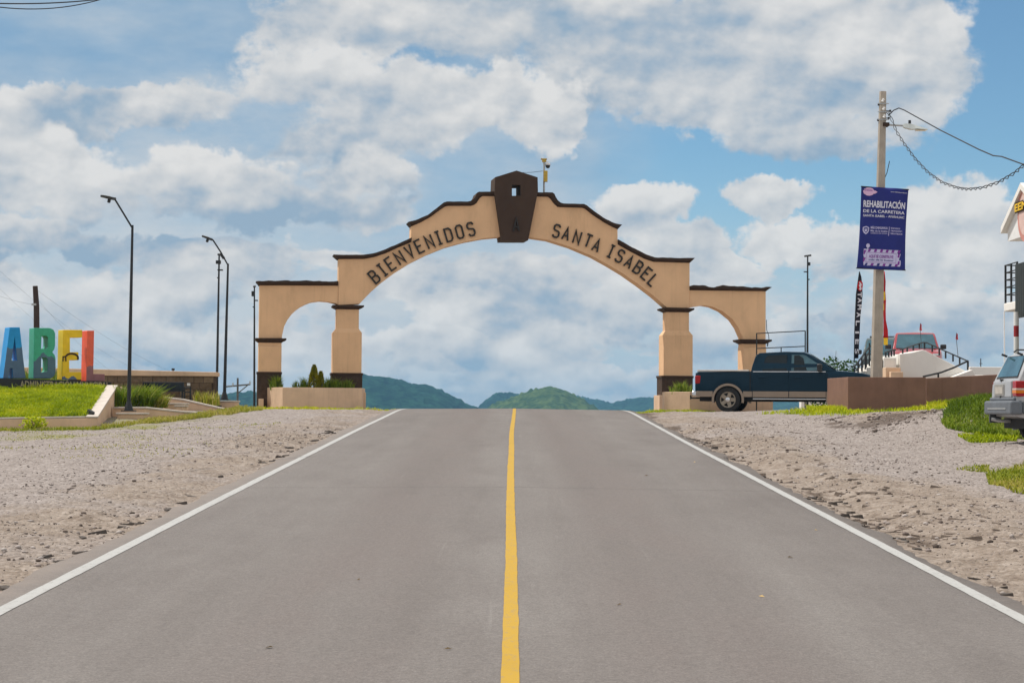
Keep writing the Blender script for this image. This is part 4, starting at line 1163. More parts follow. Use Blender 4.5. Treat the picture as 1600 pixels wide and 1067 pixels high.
LT = {
    'A': ([[(68, 317), (138, 317), (178, 671), (92, 671), (88, 602), (70, 602), (60, 671), (22, 671)], [(103, 385), (82, 548), (120, 548)]],
          mural('blue_letter_paint', (0.006, 0.30, 0.70), (0.085, 0.15, 0.26), 0.85, 4, .5), 'sky blue letter A with grey blue hills painted on its foot', (22, 671)),
    'B': ([[(238, 322), (345, 322), (372, 333), (384, 358), (384, 440), (378, 470), (364, 490), (380, 508), (387, 535), (387, 625), (378, 655), (355, 672), (232, 672)],
           [(290, 378), (286, 466), (322, 466), (335, 455), (335, 390), (326, 378)], [(288, 528), (286, 629), (320, 629), (331, 618), (331, 540), (322, 528)]],
          mural('green_letter_paint', (0.05, 0.41, 0.25), (0.08, 0.155, 0.22), 0.62, 9, 1.2), 'green letter B with two windows and painted dark hillside', (232, 672)),
    'E': ([[(440, 335), (572, 335), (572, 388), (487, 388), (487, 490), (546, 490), (546, 545), (482, 545), (482, 628), (566, 628), (566, 681), (432, 681)]],
          mural('yellow_letter_paint', (0.90, 0.58, 0.008), (0.12, 0.17, 0.25), 0.12, 14, .9), 'yellow letter E with a small brown arch painted on it', (432, 681)),
    'L': ([[(607, 340), (655, 340), (649, 640), (728, 642), (728, 691), (600, 691)]],
          mural('orange_letter_paint', (0.85, 0.13, 0.06), (0.30, 0.13, 0.14), 0.35, 21, .8), 'orange red letter L at the right end of the coloured letters', (600, 691)),
}
for ch, (loops, mt, lab, org) in LT.items():
    o_ = LP(*O_c2(*org)); w0 = LP.o + LP.u * o_[0] + Vector((0, 0, o_[1]))
    root = empty('giant_letter', w0, LY, lab, 'letter', 'coloured giant letters on the black plinth')
    lp = [[(a - o_[0], b - o_[1]) for a, b in [LP(*O_c2(*q)) for q in L_]] for L_ in loops]
    MB().prism(lp, 0, 0.42).build('letter_body', mt, root, None, 0.012)
    if ch == 'E':
        st_ = lambda pts: [(a - o_[0], b - o_[1]) for a, b in [LP(*O_c2(*q)) for q in pts]]
        mb = MB()
        mb.stroke(st_([(437, 553), (437, 522), (455, 520), (458, 553)]), 0.035, -0.012, -0.004)
        mb.stroke(st_([(457, 518), (468, 507), (484, 500.5), (500, 499.5), (518, 503), (532, 511), (541, 522), (542, 543)]), 0.05, -0.013, -0.004)
        mb.build('painted_arch', M['cornice'], root)
    if ch == 'L':
        st_ = lambda pts: [(a - o_[0], b - o_[1]) for a, b in [LP(*O_c2(*q)) for q in pts]]
# low weeds behind the letters
x = RNG.uniform(px_x(-10, 55), px_x(95, 55), 900); y = RNG.uniform(54.6, 56, 900)
blades('weeds', x, y, RNG.uniform(.3, .75, 900), M['reed'], 0.02, 0.7, zf=lambda a, b: np.full(len(a), B0.z - 0.1), label='tall weeds showing between the coloured letters')

# floodlight on the corner of the lawn wall, weed clump below the wall
fl = at(140, 650, 47.3)
flood = empty('floodlight', fl, rad(-30), 'small black floodlight on the corner of the white lawn wall', 'lamp')
MB().box(-0.10, 0.09, -0.05, 0.05, 0.03, 0.15, Matrix.Rotation(rad(25), 4, 'Y')).build('lamp_head', M['blackplastic'], flood, None, 0.02)
MB().box(-0.03, 0.03, -0.03, 0.03, -0.12, 0.05).build('foot', M['blackmetal'], flood, None, 0.005)
def bush(name, c, r, h, n, mt, label, ls=0.06, cat='shrub', group=None, stems=4):
    root = empty(name, c, 0, label, cat, group)
    a = RNG.uniform(0, 6.283, n); q = RNG.uniform(0, 1, n); rr = r * np.sqrt(RNG.uniform(0, 1, n)) * (0.6 + 0.5 * np.sin(q * math.pi))
    cl = fbm(np.cos(a) * 2 + 5, q * 3, int(RNG.integers(1000)), 3)
    keep = cl > -0.22
    a, q, rr = a[keep], q[keep], rr[keep]; n = len(a)
    B = np.stack([rr * np.cos(a), rr * np.sin(a), 0.03 + q * h * (1 - 0.3 * (rr / r) ** 2)], 1)
    d = RNG.normal(size=(n, 3)); d[:, 2] = np.abs(d[:, 2]) * .6; d /= np.linalg.norm(d, axis=1)[:, None]
    s_ = np.cross(d, RNG.normal(size=(n, 3))); s_ /= np.linalg.norm(s_, axis=1)[:, None]
    L = (ls * RNG.uniform(.6, 1.3, n))[:, None]
    V_ = np.stack([B, B + d * L * .5 + s_ * L * .3, B + d * L, B + d * L * .5 - s_ * L * .3], 1).reshape(-1, 3)
    F_ = np.arange(4 * n).reshape(-1, 4)
    tt = np.repeat(np.clip(RNG.uniform(0, 1, n), 0, 1), 4)
    mesh_np('foliage', V_, F_, mt, parent=root, attrs={'tint': np.stack([tt] * 3, 1)})
    mb = MB()
    for k in range(stems):
        t_ = k * 6.283 / stems
        mb.tube([(0, 0, -0.05), (math.cos(t_) * r * .3, math.sin(t_) * r * .3, h * .45), (math.cos(t_) * r * .5, math.sin(t_) * r * .5, h * .8)], [0.015, 0.01, 0.004], 5)
    mb.build('stem', M['bark'], root)
    return root
c = at(53, 664, 46.4); c.z = gz(c.x, c.y)
bush('weed_clump', c, 0.30, 0.28, 420, M['lawn'], 'leafy green weed growing against the front of the white lawn wall', 0.08, 'weed')

# lamp posts
def lamp_post(base_px, top_px, Y, arm, head, label, group, plinth=None, w=0.043):
    b, tp = at(*base_px, Y), at(*top_px, Y)
    root = empty('street_lamp', b, 0, label, 'street lamp', group)
    L = lambda q: at(q[0], q[1], Y) - b
    top = tp - b
    MB().tube([(0, 0, 0), top * 0.5, top], [w * 1.25, w, w * 0.72], 10).build('pole', M['blackmetal'], root, 40)
    MB().box(-.17, .17, -.17, .17, 0, 0.03).lathe([(w * 2.8, 0.03), (w * 2.4, 0.10), (w * 1.3, 0.26)], 12).build('base_plate', M['blackmetal'], root, 35)
    A = [L(q) for q in arm]
    MB().tube(A, 0.024, 8).build('arm', M['blackmetal'], root, 40)
    h0, h1 = L(head[0]), L(head[1])
    d = (h1 - h0); ln = d.length
    ang = math.atan2(d.z, d.x)
    Mx = Matrix.Translation(h0) @ Matrix.Rotation(-ang, 4, 'Y')
    mb = MB()
    prof = [(0, .05), (.12, .075), (ln * .35, .13), (ln * .8, .15), (ln, .09)]
    vs = []; fs = []
    for (x_, hw) in prof:
        tk = 0.05 if x_ < ln * .5 else 0.03
        vs += [(x_, -hw, -.02), (x_, hw, -.02), (x_, hw * .8, tk), (x_, -hw * .8, tk)]
    for i in range(len(prof) - 1):
        for k in range(4):
            q = (k + 1) % 4; fs.append((4 * i + k, 4 * i + q, 4 * i + 4 + q, 4 * i + 4 + k))
    fs += [(3, 2, 1, 0), tuple(range(4 * len(prof) - 4, 4 * len(prof)))]
    hd = mb.add(vs, fs).xf(Mx).build('luminaire', M['grayrail'], root, 50)
    MB().box(ln * .35, ln * .9, -.09, .09, -.032, -.022).xf(Mx).build('lens', M['white'], hd)
    MB().lathe([(0.04, 0.0), (0.045, 0.05), (0.04, 0.09), (0.0, 0.10)], 10, Mx @ Matrix.Translation((ln * .42, 0, 0.045))).build('photocell', M['blackplastic'], hd, 50)
    return root, b
g_l = 'black street lamps on the left'
r1, b1 = lamp_post((201, 642.5), (207, 352), 50.0, [(206.0, 362), (206.5, 356), (192, 332), (179.5, 311.5)], [(181, 310.5), (158, 306.5)], 'nearer taller black street lamp beside the lawn wall', g_l)
r2, b2 = lamp_post((350.5, 625), (356.3, 412), 60.0, [(356, 414), (345, 394), (333, 375.5), (331, 374.2)], [(332, 374), (316, 369)], 'farther black street lamp standing just right of the brown stone wall', g_l)
MB().tube([at(350, 404, 60) - b2, at(344, 396, 60) - b2], 0.05, 6).build('bracket', M['blackmetal'], r2)
def slab(name, px0, px1, ptop, pbot, Y, d, mt, label, cat, bevel=0.015, lip=None):
    a, b = at(px0, ptop, Y), at(px1, ptop, Y); zb = min(gz(a.x, Y), gz(b.x, Y), at(px0, pbot, Y).z) - 0.15
    root = empty(name, ((a.x + b.x) / 2, Y + d / 2, zb), 0, label, cat)
    w = (b.x - a.x) / 2
    MB().box(-w, w, -d / 2, d / 2, 0, a.z - zb - 0.045).build('block', mt, root, None, bevel)
    MB().box(-w - .03, w + .03, -d / 2 - .03, d / 2 + .03, a.z - zb - 0.045, a.z - zb).build('coping', M['kerbwhite'], root, None, 0.01)
    return root
slab('lamp_footing', 183, 223, 644.5, 656, 49.75, 0.75, M['stucco_pale'], 'square concrete footing under the nearer street lamp', 'footing')
slab('lamp_footing', 336, 368, 625.6, 634, 59.7, 0.8, M['stucco_pale'], 'low concrete footing under the farther street lamp', 'footing')
def sloped_wall(name, pts, thick, label, mt=M['stucco_pale']):
    """low wall following (px, py of top, Y) points"""
    q = [at(a, b, c) for a, b, c in pts]
    root = empty(name, (q[0].x, q[0].y, gz(q[0].x, q[0].y) - .2), 0, label, 'low wall')
    o_ = Vector(root.location)
    for nm, z_off, h, tk, mm in (('wall_body', -0.05, None, thick, mt), ('coping', 0.0, 0.048, thick + 0.06, M['kerbwhite'])):
        vs = []; fs = []
        for p in q:
            zt = p.z - o_.z + z_off; zb_ = (gz(p.x, p.y) - 0.3 - o_.z) if h is None else zt - h
            yo = 0 if h is None else -0.03
            vs += [(p.x - o_.x, p.y - o_.y + yo, zb_), (p.x - o_.x, p.y - o_.y + yo + tk, zb_), (p.x - o_.x, p.y - o_.y + yo + tk, zt), (p.x - o_.x, p.y - o_.y + yo, zt)]
        for i in range(len(q) - 1):
            for k in range(4):
                r_ = (k + 1) % 4; fs.append((4 * i + k, 4 * i + r_, 4 * i + 4 + r_, 4 * i + 4 + k))
        fs += [(3, 2, 1, 0), tuple(range(4 * len(q) - 4, 4 * len(q)))]
        MB().add(vs, fs).build(nm, mm, root, None, 0.01)
    return root
sloped_wall('garden_wall', [(176.5, 635.5, 50.9), (226, 635.5, 50.9), (276, 641, 51.3), (306, 643.5, 51.6)], 0.3, 'low tan wall behind the nearer street lamp')
sloped_wall('garden_wall', [(255, 619.5, 55.5), (285, 623, 55.6), (320, 631, 55.8), (349, 637.5, 56.0)], 0.3, 'low wall sloping down to the right below the brown stone wall')
slab('garden_step', 258, 288, 629.3, 640, 54.2, 0.7, M['stucco_pale'], 'upper tan step left of the sloping garden wall', 'step')
slab('garden_step', 274, 287, 633, 643, 53.2, 0.6, M['stucco_pale'], 'lower small tan step in front of the upper step', 'step')

# tall grass clump behind the lamp
def clump(px0, px1, Y, n, h0, h1, label, lean=0.8, mt='reed', right=0.5):
    x0, x1 = px_x(px0, Y), px_x(px1, Y)
    cx = (x0 + x1) / 2
    x = RNG.uniform(x0, x1, n); y = RNG.uniform(Y - .5, Y + .6, n)
    h = RNG.uniform(h0, h1, n)
    zz_ = ground(np.array([cx]), np.array([Y]))[0]
    ob = blades('tall_grass', x, y, h, M[mt], 0.034, lean, zf=lambda a, b: np.full(len(a), zz_ + 0.15), kind=None, origin=(cx, Y, zz_))
    ob.location = (cx, Y, zz_)
    co = np.zeros(len(ob.data.vertices) * 3, np.float32); ob.data.vertices.foreach_get('co', co); co = co.reshape(-1, 3)
    co[:, 0] += right * np.clip(co[:, 2] - 0.15, 0, None) ** 1.3
    ob.data.vertices.foreach_set('co', co.ravel())
    return tag(ob, label, 'grass clump', 'tall grass clumps behind the nearer lamp')
clump(184, 206, 52.3, 500, .35, .75, 'dark tall grass between the lawn wall and the lamp pole', 0.5, right=0.1)
clump(206, 238, 53.0, 900, .35, .75, 'big arching tall grass clump right of the nearer lamp pole', 0.8, right=0.32)
clump(240, 256, 53.4, 300, .15, .45, 'low dry looking grass clump at the right of the tall clump', 0.8, 'drygrass', 0.5)
clump(305, 340, 57.0, 260, .2, .5, 'sparse dry grass at the foot of the brown stone wall', 0.5, 'drygrass', 0.0)
# grass growing along the gravel edge
def strip(px_pts, n, h0, h1, mt, label, w=0.02, hv=0.6, lean=0.9):
    poly = [xy(*q) for q in px_pts]
    x, y = in_poly(n, poly)
    k = (fbm(x * 0.9, y * 0.5, 131, 4) + RNG.uniform(-.55, .55, n)) > -0.12
    x, y = x[k], y[k]; n = len(x)
    h = RNG.uniform(h0, h1, n) * (1 + hv * np.clip(fbm(x * 1.6, y * 1.2, 133, 3), -0.8, 1.5))
    ti = np.clip(0.5 + 0.9 * fbm(x * 0.5, y * 0.4, 137, 3) + RNG.uniform(-.35, .35, n), 0, 1)
    return blades('roadside_grass', x, y, h, M[mt], w, lean, label=label, tint=ti)
strip([(-10, 673, 46.3), (60, 673, 46.3), (150, 671, 46.5), (188, 664, 47.5), (225, 656, 49.6), (330, 645, 52.5), (330, 652, 51), (230, 668, 47.5), (150, 680, 45.4), (-10, 682, 45)], 5200, .03, .12, 'drygrass', 'yellow green grass along the foot of the lawn wall')
strip([(215, 660, 48.5), (300, 648, 51.5), (345, 640, 55.8), (410, 634, 62.8), (410, 640, 57), (330, 652, 51.0), (230, 668, 47.5)], 9000, .04, .14, 'drygrass', 'dry yellow grass strip between the lamp and the left planter')
strip([(400, 638, 61.2), (570, 638, 61.2), (625, 639, 61.0), (625, 640, 59.8), (430, 641, 58.5), (400, 642, 57.0)], 4500, .03, .11, 'lawn', 'bright green grass along the foot of the left planter')
x = RNG.uniform(-13, -5.5, 9000); y = RNG.uniform(32, 46.5, 9000)
k = fbm(x * .8, y * .5, 71, 4) + RNG.uniform(-.3, .3, 9000) > 0.08
blades('sparse_grass', x[k], y[k], RNG.uniform(.015, .05, k.sum()), M['drygrass'], 0.02, 1.0, label='sparse short grass sprouting in the left gravel')

# stone building
SP = Plane(336, 586, 58.0, rad(-3))
sb = empty('stone_wall', SP.o + SP.u * SP(150, 630)[0], rad(-3), 'long brown stone wall with a cream coping band behind the lamp posts', 'wall')
x0, _ = SP(-120, 600); x1, zt = SP(336, 586); xo = SP(150, 630)[0]
zt0 = SP(150, 578)[1]
zg = gz(-9, 58) - SP.o.z - 0.3
zs = zt - 0.04
MB().box(x0 - xo, x1 - xo - 0.05, 0.05, 0.5, zg, zs).build('core', M['darkbase'], sb)
MB().prism([(x0 - xo, zs + 0.002), (x1 - xo + 0.02, zs + 0.002), (x1 - xo + 0.02, zs + 0.13), (x0 - xo, zs + 0.30)], -0.05, 0.6).build('coping_band', M['stucco_pale'], sb, None, 0.015)
sx0 = SP(128, 600)[0]
meshes = []
rowh = 0.2; nrow = int((zs - zg) / rowh) + 1
for r in range(nrow):
    xx = sx0 - (0.17 if r % 2 else 0)
    zr0 = zs - (r + 1) * rowh
    while xx < x1 - 0.06:
        wd = random.choice((0.3, 0.36, 0.42)); w_ = min(wd, x1 - 0.05 - xx)
        if w_ > 0.08:
            jy = random.uniform(0, 0.03)
            MB().box(xx - xo + .006, xx - xo + w_ - .006, 0.01 - jy + 0.02, 0.06, max(zr0, zg) + .006, zr0 + rowh - .006).build('stone', random.choice(M['stone']), sb, None, fix=False)
        xx += wd
bp = Plane(225, 613, 57.4, 0)
a, b = bp(223, 596.5), bp(287.5, 612)
board = empty('notice_board', bp.o, 0, 'wide black board standing in front of the brown stone wall', 'board')
MB().box(a[0], b[0], -.03, .03, b[1], a[1]).build('panel', M['signboard'], board, None, 0.01)
MB().box(a[0] + .04, b[0] - .04, -.036, -.0305, b[1] + .05, a[1] - .05).build('panel_face', M['glass'], board)
for px in (232, 285):
    l = bp(px, 612)[0]; MB().box(l - .025, l + .025, -.02, .03, gz(bp.o.x + l, 57.4) - bp.o.z - .1, b[1] + .002).build('leg', M['blackmetal'], board)
fp = Plane(292, 620, 57.2, 0)
fr = empty('metal_barrier', fp.o, 0, 'small black metal frame right of the black board', 'metal frame')
gzl = gz(fp.o.x, 57.2) - fp.o.z
for px in (288.5, 297.5):
    l = fp(px, 610)[0]; MB().tube([(l, 0, gzl - .1), (l, 0, fp(px, 604)[1])], 0.025, 6).build('post', M['blackmetal'], fr)
for py in (605.5, 612.5):
    a_, b_ = fp(288.5, py), fp(297.5, py); MB().tube([(a_[0], 0, a_[1]), (b_[0], 0, b_[1])], 0.022, 6).build('rail', M['blackmetal'], fr)
a_, b_ = SP(292.5, 598.5), SP(297.5, 602.5)
tag(MB().box(0, b_[0] - a_[0], -.02, 0, 0, a_[1] - b_[1]).build('wall_notice', M['white']), 'tiny white sign fixed on the brown stone wall', 'sign').location = SP.o + SP.u * a_[0] + Vector((0, -0.03, b_[1]))
tag(MB().tube([at(270.5, 577.5, 59), at(270.5, 582, 59)], 0.02, 6).lathe([(0.05, -.03), (0.05, .03)], 8, Matrix.Translation(at(270.5, 577, 59))).build('vent_cap', M['blackplastic']), 'tiny black vent on top of the cream wall coping', 'vent')

# slim black camera poles
def camera_pole(base, top, Y, boxes, label, cross=None, w=0.03):
    b = at(base[0], base[1], Y); b.z = min(b.z, gz(b.x, b.y)) - .05 if Y < 66 else b.z
    root = empty('camera_pole', b, 0, label, 'pole', 'slim black camera poles near the arch')
    tp = at(top[0], top[1], Y) - b
    MB().tube([(0, 0, 0), tp * .6, tp], [w * 1.3, w, w * .75], 8).build('pole', M['blackmetal'], root, 40)
    MB().box(-.14, .14, -.14, .14, 0, 0.12).build('base_plate', M['blackmetal'], root)
    for nm, (x0_, x1_, y0_, y1_) in boxes:
        p, q = at(x0_, y0_, Y) - b, at(x1_, y1_, Y) - b
        MB().box(p.x, q.x, -.06, .06, q.z, p.z).build(nm, M['blackmetal'], root, None, 0.01)
    if cross:
        p, q = at(cross[0], cross[2], Y) - b, at(cross[1], cross[3], Y) - b
        MB().tube([p, q], 0.035, 6).build('crossbar', M['grayrail'], root)
camera_pole((338.5, 619), (342.5, 397), 59.5, [('camera_box', (337.5, 345, 407, 412.5)), ('camera', (340, 348.3, 421, 423)), ('camera', (339.3, 343, 433.2, 435))], 'slim black pole with camera boxes crossing the arm of the farther lamp', (340, 344.3, 397.5, 398), 0.034)
camera_pole((397.5, 629), (397.5, 447.5), 65.5, [('camera_box', (393.2, 397, 455, 463)), ('camera', (397, 403, 468.6, 470.4)), ('camera', (395, 398, 479, 480.6))], 'slim black pole standing close to the left edge of the arch', (395.6, 399.6, 448, 447.3), 0.032)
camera_pole((1261.5, 632), (1262, 399.5), 64.0, [('camera_box', (1262.5, 1266, 410, 415)), ('camera', (1256, 1261, 424, 425.6)), ('camera', (1262.5, 1265, 436, 437.5))], 'slim black pole rising behind the blue pickup cab', (1256.8, 1267.5, 400.5, 399), 0.032)
# brown wooden pole behind the letters
b = at(58.5, 606, 75); b.z -= 1.0
root = empty('wooden_pole', b, 0, 'dark brown wooden pole rising behind the green letter B', 'pole')
MB().tube([(0, 0, 0), at(57, 480, 75) - b, at(55, 447, 75) - b], [0.125, 0.115, 0.10], 8).build('pole', M['wood'], root, 40)
q = at(53, 476, 75) - b; MB().box(q.x - .06, q.x + .12, -.14, -.08, q.z - .04, q.z + .04).build('clamp', M['galv'], root)
# far power pole with crossarm
b = at(371.5, 640, 110); b.z -= 3
root = empty('power_pole', b, 0, 'far grey power pole with one crossarm seen between lamp and arch', 'power pole')
L = lambda px, py: at(px, py, 110) - b
MB().tube([(0, 0, 0), L(371.5, 590.5)], [0.07, 0.055], 8).build('pole', M['greywood'], root, 40)
MB().tube([L(353.5, 604), L(391, 600.5)], 0.05, 6).build('crossarm', M['greywood'], root)
MB().tube([L(372, 614), L(387, 602)], 0.03, 5).build('brace', M['greywood'], root)
for px, py in ((364, 603), (390.5, 600.5)):
    MB().tube([L(px, py), L(px, py - 5)], [0.06, 0.04], 6).build('insulator', M['galv'], root)
# wires on the left, sagging from off-frame poles towards the right
def wire(pts, r, label, group=None):
    c = Vector((0, 0, 0))
    ob = MB().tube(pts, r, 5).build('overhead_wire', M['wire'])
    return tag(ob, label, 'wire', group)
def wspan(p, q, Yp, Yq, sag=0.4, n=14):
    a, b = at(*p, Yp), at(*q, Yq)
    return [a.lerp(b, i / n) - Vector((0, 0, sag * 4 * (i / n) * (1 - i / n))) for i in range(n + 1)]
wl = 'power wires crossing the sky on the left'
wire(wspan((-40, 387), (215, 578), 75, 130, 0.5), 0.0032, 'highest of the thin wires descending from the left edge', wl)
wire(wspan((-40, 412), (165, 574), 75, 130, 0.5), 0.0032, 'middle one of the thin wires descending from the left edge', wl)
wire(wspan((-40, 446), (53, 476), 70, 75, 0.1), 0.0035, 'short wire reaching the clamp of the wooden pole', wl)
wire(wspan((55.5, 452), (330, 600), 75, 140, 0.6), 0.0035, 'long wire leaving the top of the wooden pole to the right', wl)
wire(wspan((57, 466), (190, 590), 75, 125, 0.3), 0.0035, 'lower wire leaving the wooden pole behind the letter E', wl)
wire(wspan((-30, 5.0), (175, -3), 30, 34, 0.05), 0.011, 'thin dark wire crossing the top left corner of the sky', 'corner wires')
wire(wspan((-30, 7.5), (160, -1), 30, 33.5, 0.12), 0.009, 'second wire sagging just under the corner wire', 'corner wires')
# ------------------------------------------------------------------ right side
# brown plaster walls
c1, c0, c2 = at(1325, 589, 52.6), at(1292.5, 593, 54.6), at(1447, 589.5, 53.2)
def plain_wall(name, pts, thick, label):
    """pts: top-edge world points; wall stands on the ground"""
    root = empty(name, (pts[0].x, pts[0].y, gz(pts[0].x, pts[0].y) - .3), 0, label, 'wall')
    o_ = Vector(root.location); n = len(pts)
    inner = []
    for i, p in enumerate(pts):
        d1 = (pts[i] - pts[i - 1]) if i > 0 else (pts[1] - pts[0]); d2 = (pts[i + 1] - pts[i]) if i < n - 1 else d1
        n1 = Vector((-d1.y, d1.x, 0)).normalized(); n2 = Vector((-d2.y, d2.x, 0)).normalized()
        mm = (n1 + n2).normalized(); inner.append(p + mm * (thick / max(mm.dot(n1), .4)))
    vs = []; fs = []
    for p, q in zip(pts, inner):
        zb = gz(p.x, p.y) - .35 - o_.z
        vs += [(p.x - o_.x, p.y - o_.y, zb), (p.x - o_.x, p.y - o_.y, p.z - o_.z), (q.x - o_.x, q.y - o_.y, p.z - o_.z), (q.x - o_.x, q.y - o_.y, zb)]
    for i in range(n - 1):
        for k in range(4):
            r_ = (k + 1) % 4; fs.append((4 * i + k, 4 * i + r_, 4 * i + 4 + r_, 4 * i + 4 + k))
    fs += [(3, 2, 1, 0), tuple(range(4 * n - 4, 4 * n))]
    MB().add(vs, fs).build('wall_body', M['brownwall'], root, None, 0.015)
    return root
c0.z = c1.z - 0.01; c2.z = c1.z + .02
plain_wall('brown_wall', [c0, c1, c2], 0.25, 'brown plastered wall corner in front of the concrete pole')
d0, d1 = at(1447.5, 591, 54.6), at(1640, 581, 56.2)
plain_wall('brown_wall', [d0, d1], 0.25, 'longer brown plastered wall running behind the silver car')

# concrete pole with banner, street light and cable
PY = 54.0
pb = at(1368, 612, PY); pt_ = at(1379.5, 143.5, PY)
pb.z = gz(pb.x, pb.y) - 0.2
cp = empty('concrete_pole', pb, 0, 'tall tapering concrete utility pole holding the navy banner', 'utility pole')
L = lambda px, py, Y=PY: at(px, py, Y) - pb
MB().tube([(0, 0, 0), (pt_ - pb) * .5, pt_ - pb], [0.175, 0.145, 0.098], 8).build('shaft', M['concrete'], cp)
for i, py in enumerate((163, 176, 188)):
    q = L(1379.2, py)
    MB().lathe([(0.112, -.015), (0.112, .015)], 12, Matrix.Translation(q)).box(q.x - .16, q.x + .16, -.11 + q.y, -.09 + q.y, q.z - .012, q.z + .012).build('pole_band', M['galv'], cp)
    s_ = MB(); q2 = q + Vector((-.02 + .02 * i, -.14, .08))
    s_.lathe([(0.02, -.05), (0.045, -.03), (0.025, 0), (0.045, .03), (0.02, .05)], 10, Matrix.Translation(q2) @ Matrix.Rotation(.5, 4, 'Y')).build('insulator', M['white'], cp, 40)
for px, py in ((1391, 173.7), (1388.5, 185), (1373, 163.8), (1372, 188)):
    q = L(px, py); MB().tube([(L(1380, py).x, q.y, q.z), q], 0.014, 6).lathe([(0.03, -.03), (0.03, .03)], 8, Matrix.Translation(q)).build('bolt', M['blackplastic'], cp)
q = L(1381, 195.5); MB().box(q.x - .05, q.x + .13, -.16, .14, q.z - .05, q.z + .05).build('lamp_clamp', M['cornice'], cp, None, 0.01)
MB().tube([L(1390, 280 - 28), L(1386, 270), L(1382, 279)], 0.012, 6).build('spike', M['grayrail'], cp)
sh = L(1388, 195.5)
la0, la1 = L(1385, 195.2), L(1411, 196.7)
lamp = empty('street_light', pb + la0, 0, 'white cobra head street light on a short arm of the concrete pole', 'street light')
o_ = la0
MB().tube([Vector((0, 0, 0)), la1 - o_], 0.030, 8).build('arm', M['galv'], lamp)
h0 = la1 - o_; h1 = L(1449.5, 202.8) - o_
mb = MB(); vs = []; fs = []
N_ = [(0, .05, .045), (.08, .085, .06), (.3, .11, .075), (.45, .13, .06), (.5, .14, .045), (.8, .12, .03), (1.0, .05, .012)]
for (f_, hw, tk) in N_:
    p = h0.lerp(h1, f_)
    vs += [(p.x, -hw, p.z - tk), (p.x, hw, p.z - tk), (p.x, hw * .7, p.z + tk), (p.x, -hw * .7, p.z + tk)]
for i in range(len(N_) - 1):
    for k in range(4):
        q = (k + 1) % 4; fs.append((4 * i + k, 4 * i + q, 4 * i + 4 + q, 4 * i + 4 + k))
fs += [(3, 2, 1, 0), tuple(range(4 * len(N_) - 4, 4 * len(N_)))]
hd = mb.add(vs, fs).build('luminaire', mat('pale_lamp_housing', (0.62, 0.66, 0.64), 0.5, 0.05), lamp, 50)
p = h0.lerp(h1, .27); MB().lathe([(0.04, 0), (0.04, .09), (0, .1)], 10, Matrix.Translation((p.x, 0, p.z + .09))).build('photocell', M['blackplastic'], hd, 50)
p, q = h0.lerp(h1, .5), h0.lerp(h1, .93); MB().box(p.x, q.x, -.1, .1, (p.z + q.z) / 2 - .065, (p.z + q.z) / 2 - .05).build('lens', mat('warm_lens', (0.75, 0.66, 0.50), 0.3, 0.05), hd)

# banner
BYP = 53.62
BTL, BTR, BBL, BBR = at(1345.8, 291, BYP), at(1419.8, 295.8, BYP), at(1338.3, 420, BYP), at(1414.5, 423, BYP)
ban = empty('navy_banner', (BTL + BTR) / 2, 0, 'navy blue road works banner with white lettering hung on the concrete pole', 'banner')
BO = Vector(ban.location)
def bmap(u, v, d=0.0):
    p = BTL.lerp(BTR, u).lerp(BBL.lerp(BBR, u), v)
    e = 0.035 * math.sin(u * 7 + v * 2.0) * math.sin(v * 3.0 + .3) + 0.02 * math.sin(u * 15 + v * 5)
    pinch = -0.03 * math.sin(v * math.pi) * (2 * u - 1)
    return (p.x - BO.x + pinch, p.y - BO.y - d + e, p.z - BO.z)
gn = 24; vs = [bmap(i / gn, j / 36) for j in range(37) for i in range(gn + 1)]
fs = [(j * (gn + 1) + i, j * (gn + 1) + i + 1, (j + 1) * (gn + 1) + i + 1, (j + 1) * (gn + 1) + i) for j in range(36) for i in range(gn)]
cl_ = MB().add(vs, fs).build('cloth', M['banner'], ban, 60)
so = cl_.modifiers.new('thickness', 'SOLIDIFY'); so.thickness = 0.004; so.offset = 1
def subdiv_map(vs2, fs2, fn, cut=False):
    bm = bmesh.new()
    bv = [bm.verts.new((a, b, 0)) for a, b in vs2]
    for f in fs2:
        try: bm.faces.new([bv[i] for i in f])
        except ValueError: pass
    if cut:
        for k in range(1, 14):
            bmesh.ops.bisect_plane(bm, geom=bm.verts[:] + bm.edges[:] + bm.faces[:], plane_co=(k / 14, 0, 0), plane_no=(1, 0, 0))
        for k in range(1, 16):
            bmesh.ops.bisect_plane(bm, geom=bm.verts[:] + bm.edges[:] + bm.faces[:], plane_co=(0, k / 16, 0), plane_no=(0, 1, 0))
    bmesh.ops.triangulate(bm, faces=bm.faces)
    mb = MB()
    V_ = []
    for v in bm.verts: v.index = len(V_); V_.append(fn(v.co.x, v.co.y))
    mb.add(V_, [[w.index for w in f.verts] for f in bm.faces])
    bm.free()
    return mb
def btext(body, u0, u1, vtop, vbot, mt, bold=0.0, slope=0.0, d=0.007):
    tv, tf = text_mesh(body, bold)
    subdiv_map(tv, tf, lambda a, b: bmap(u0 + (u1 - u0) * a, vbot + (vtop - vbot) * b + slope * a, d)).build('print_line', mt, ban, fix=False)
def bpoly(pts, mt, d=0.006, name='print_shape'):
    subdiv_map(pts, [tuple(range(len(pts)))], lambda a, b: bmap(a, b, d), cut=True).build(name, mt, ban, fix=False)
btext('REHABILITACIÓN', .06, .955, .165, .245, M['bannerwhite'], 0.03)
btext('DE LA CARRETERA', .06, .955, .275, .312, M['bannerwhite'], 0.02)
btext('SANTA ISABEL - ANÁHUAC', .06, .955, .335, .363, M['bannerwhite'], 0.018)
btext('www.chihuahua.gob.mx', .62, .975, .042, .053, M['bannerwhite'], 0.02)
btext('MÁS CHIHUAHUA', .235, .595, .478, .508, M['bannerlilac'], 0.025)
btext('Más de lo bueno', .235, .595, .520, .542, M['bannerlilac'], 0.02)
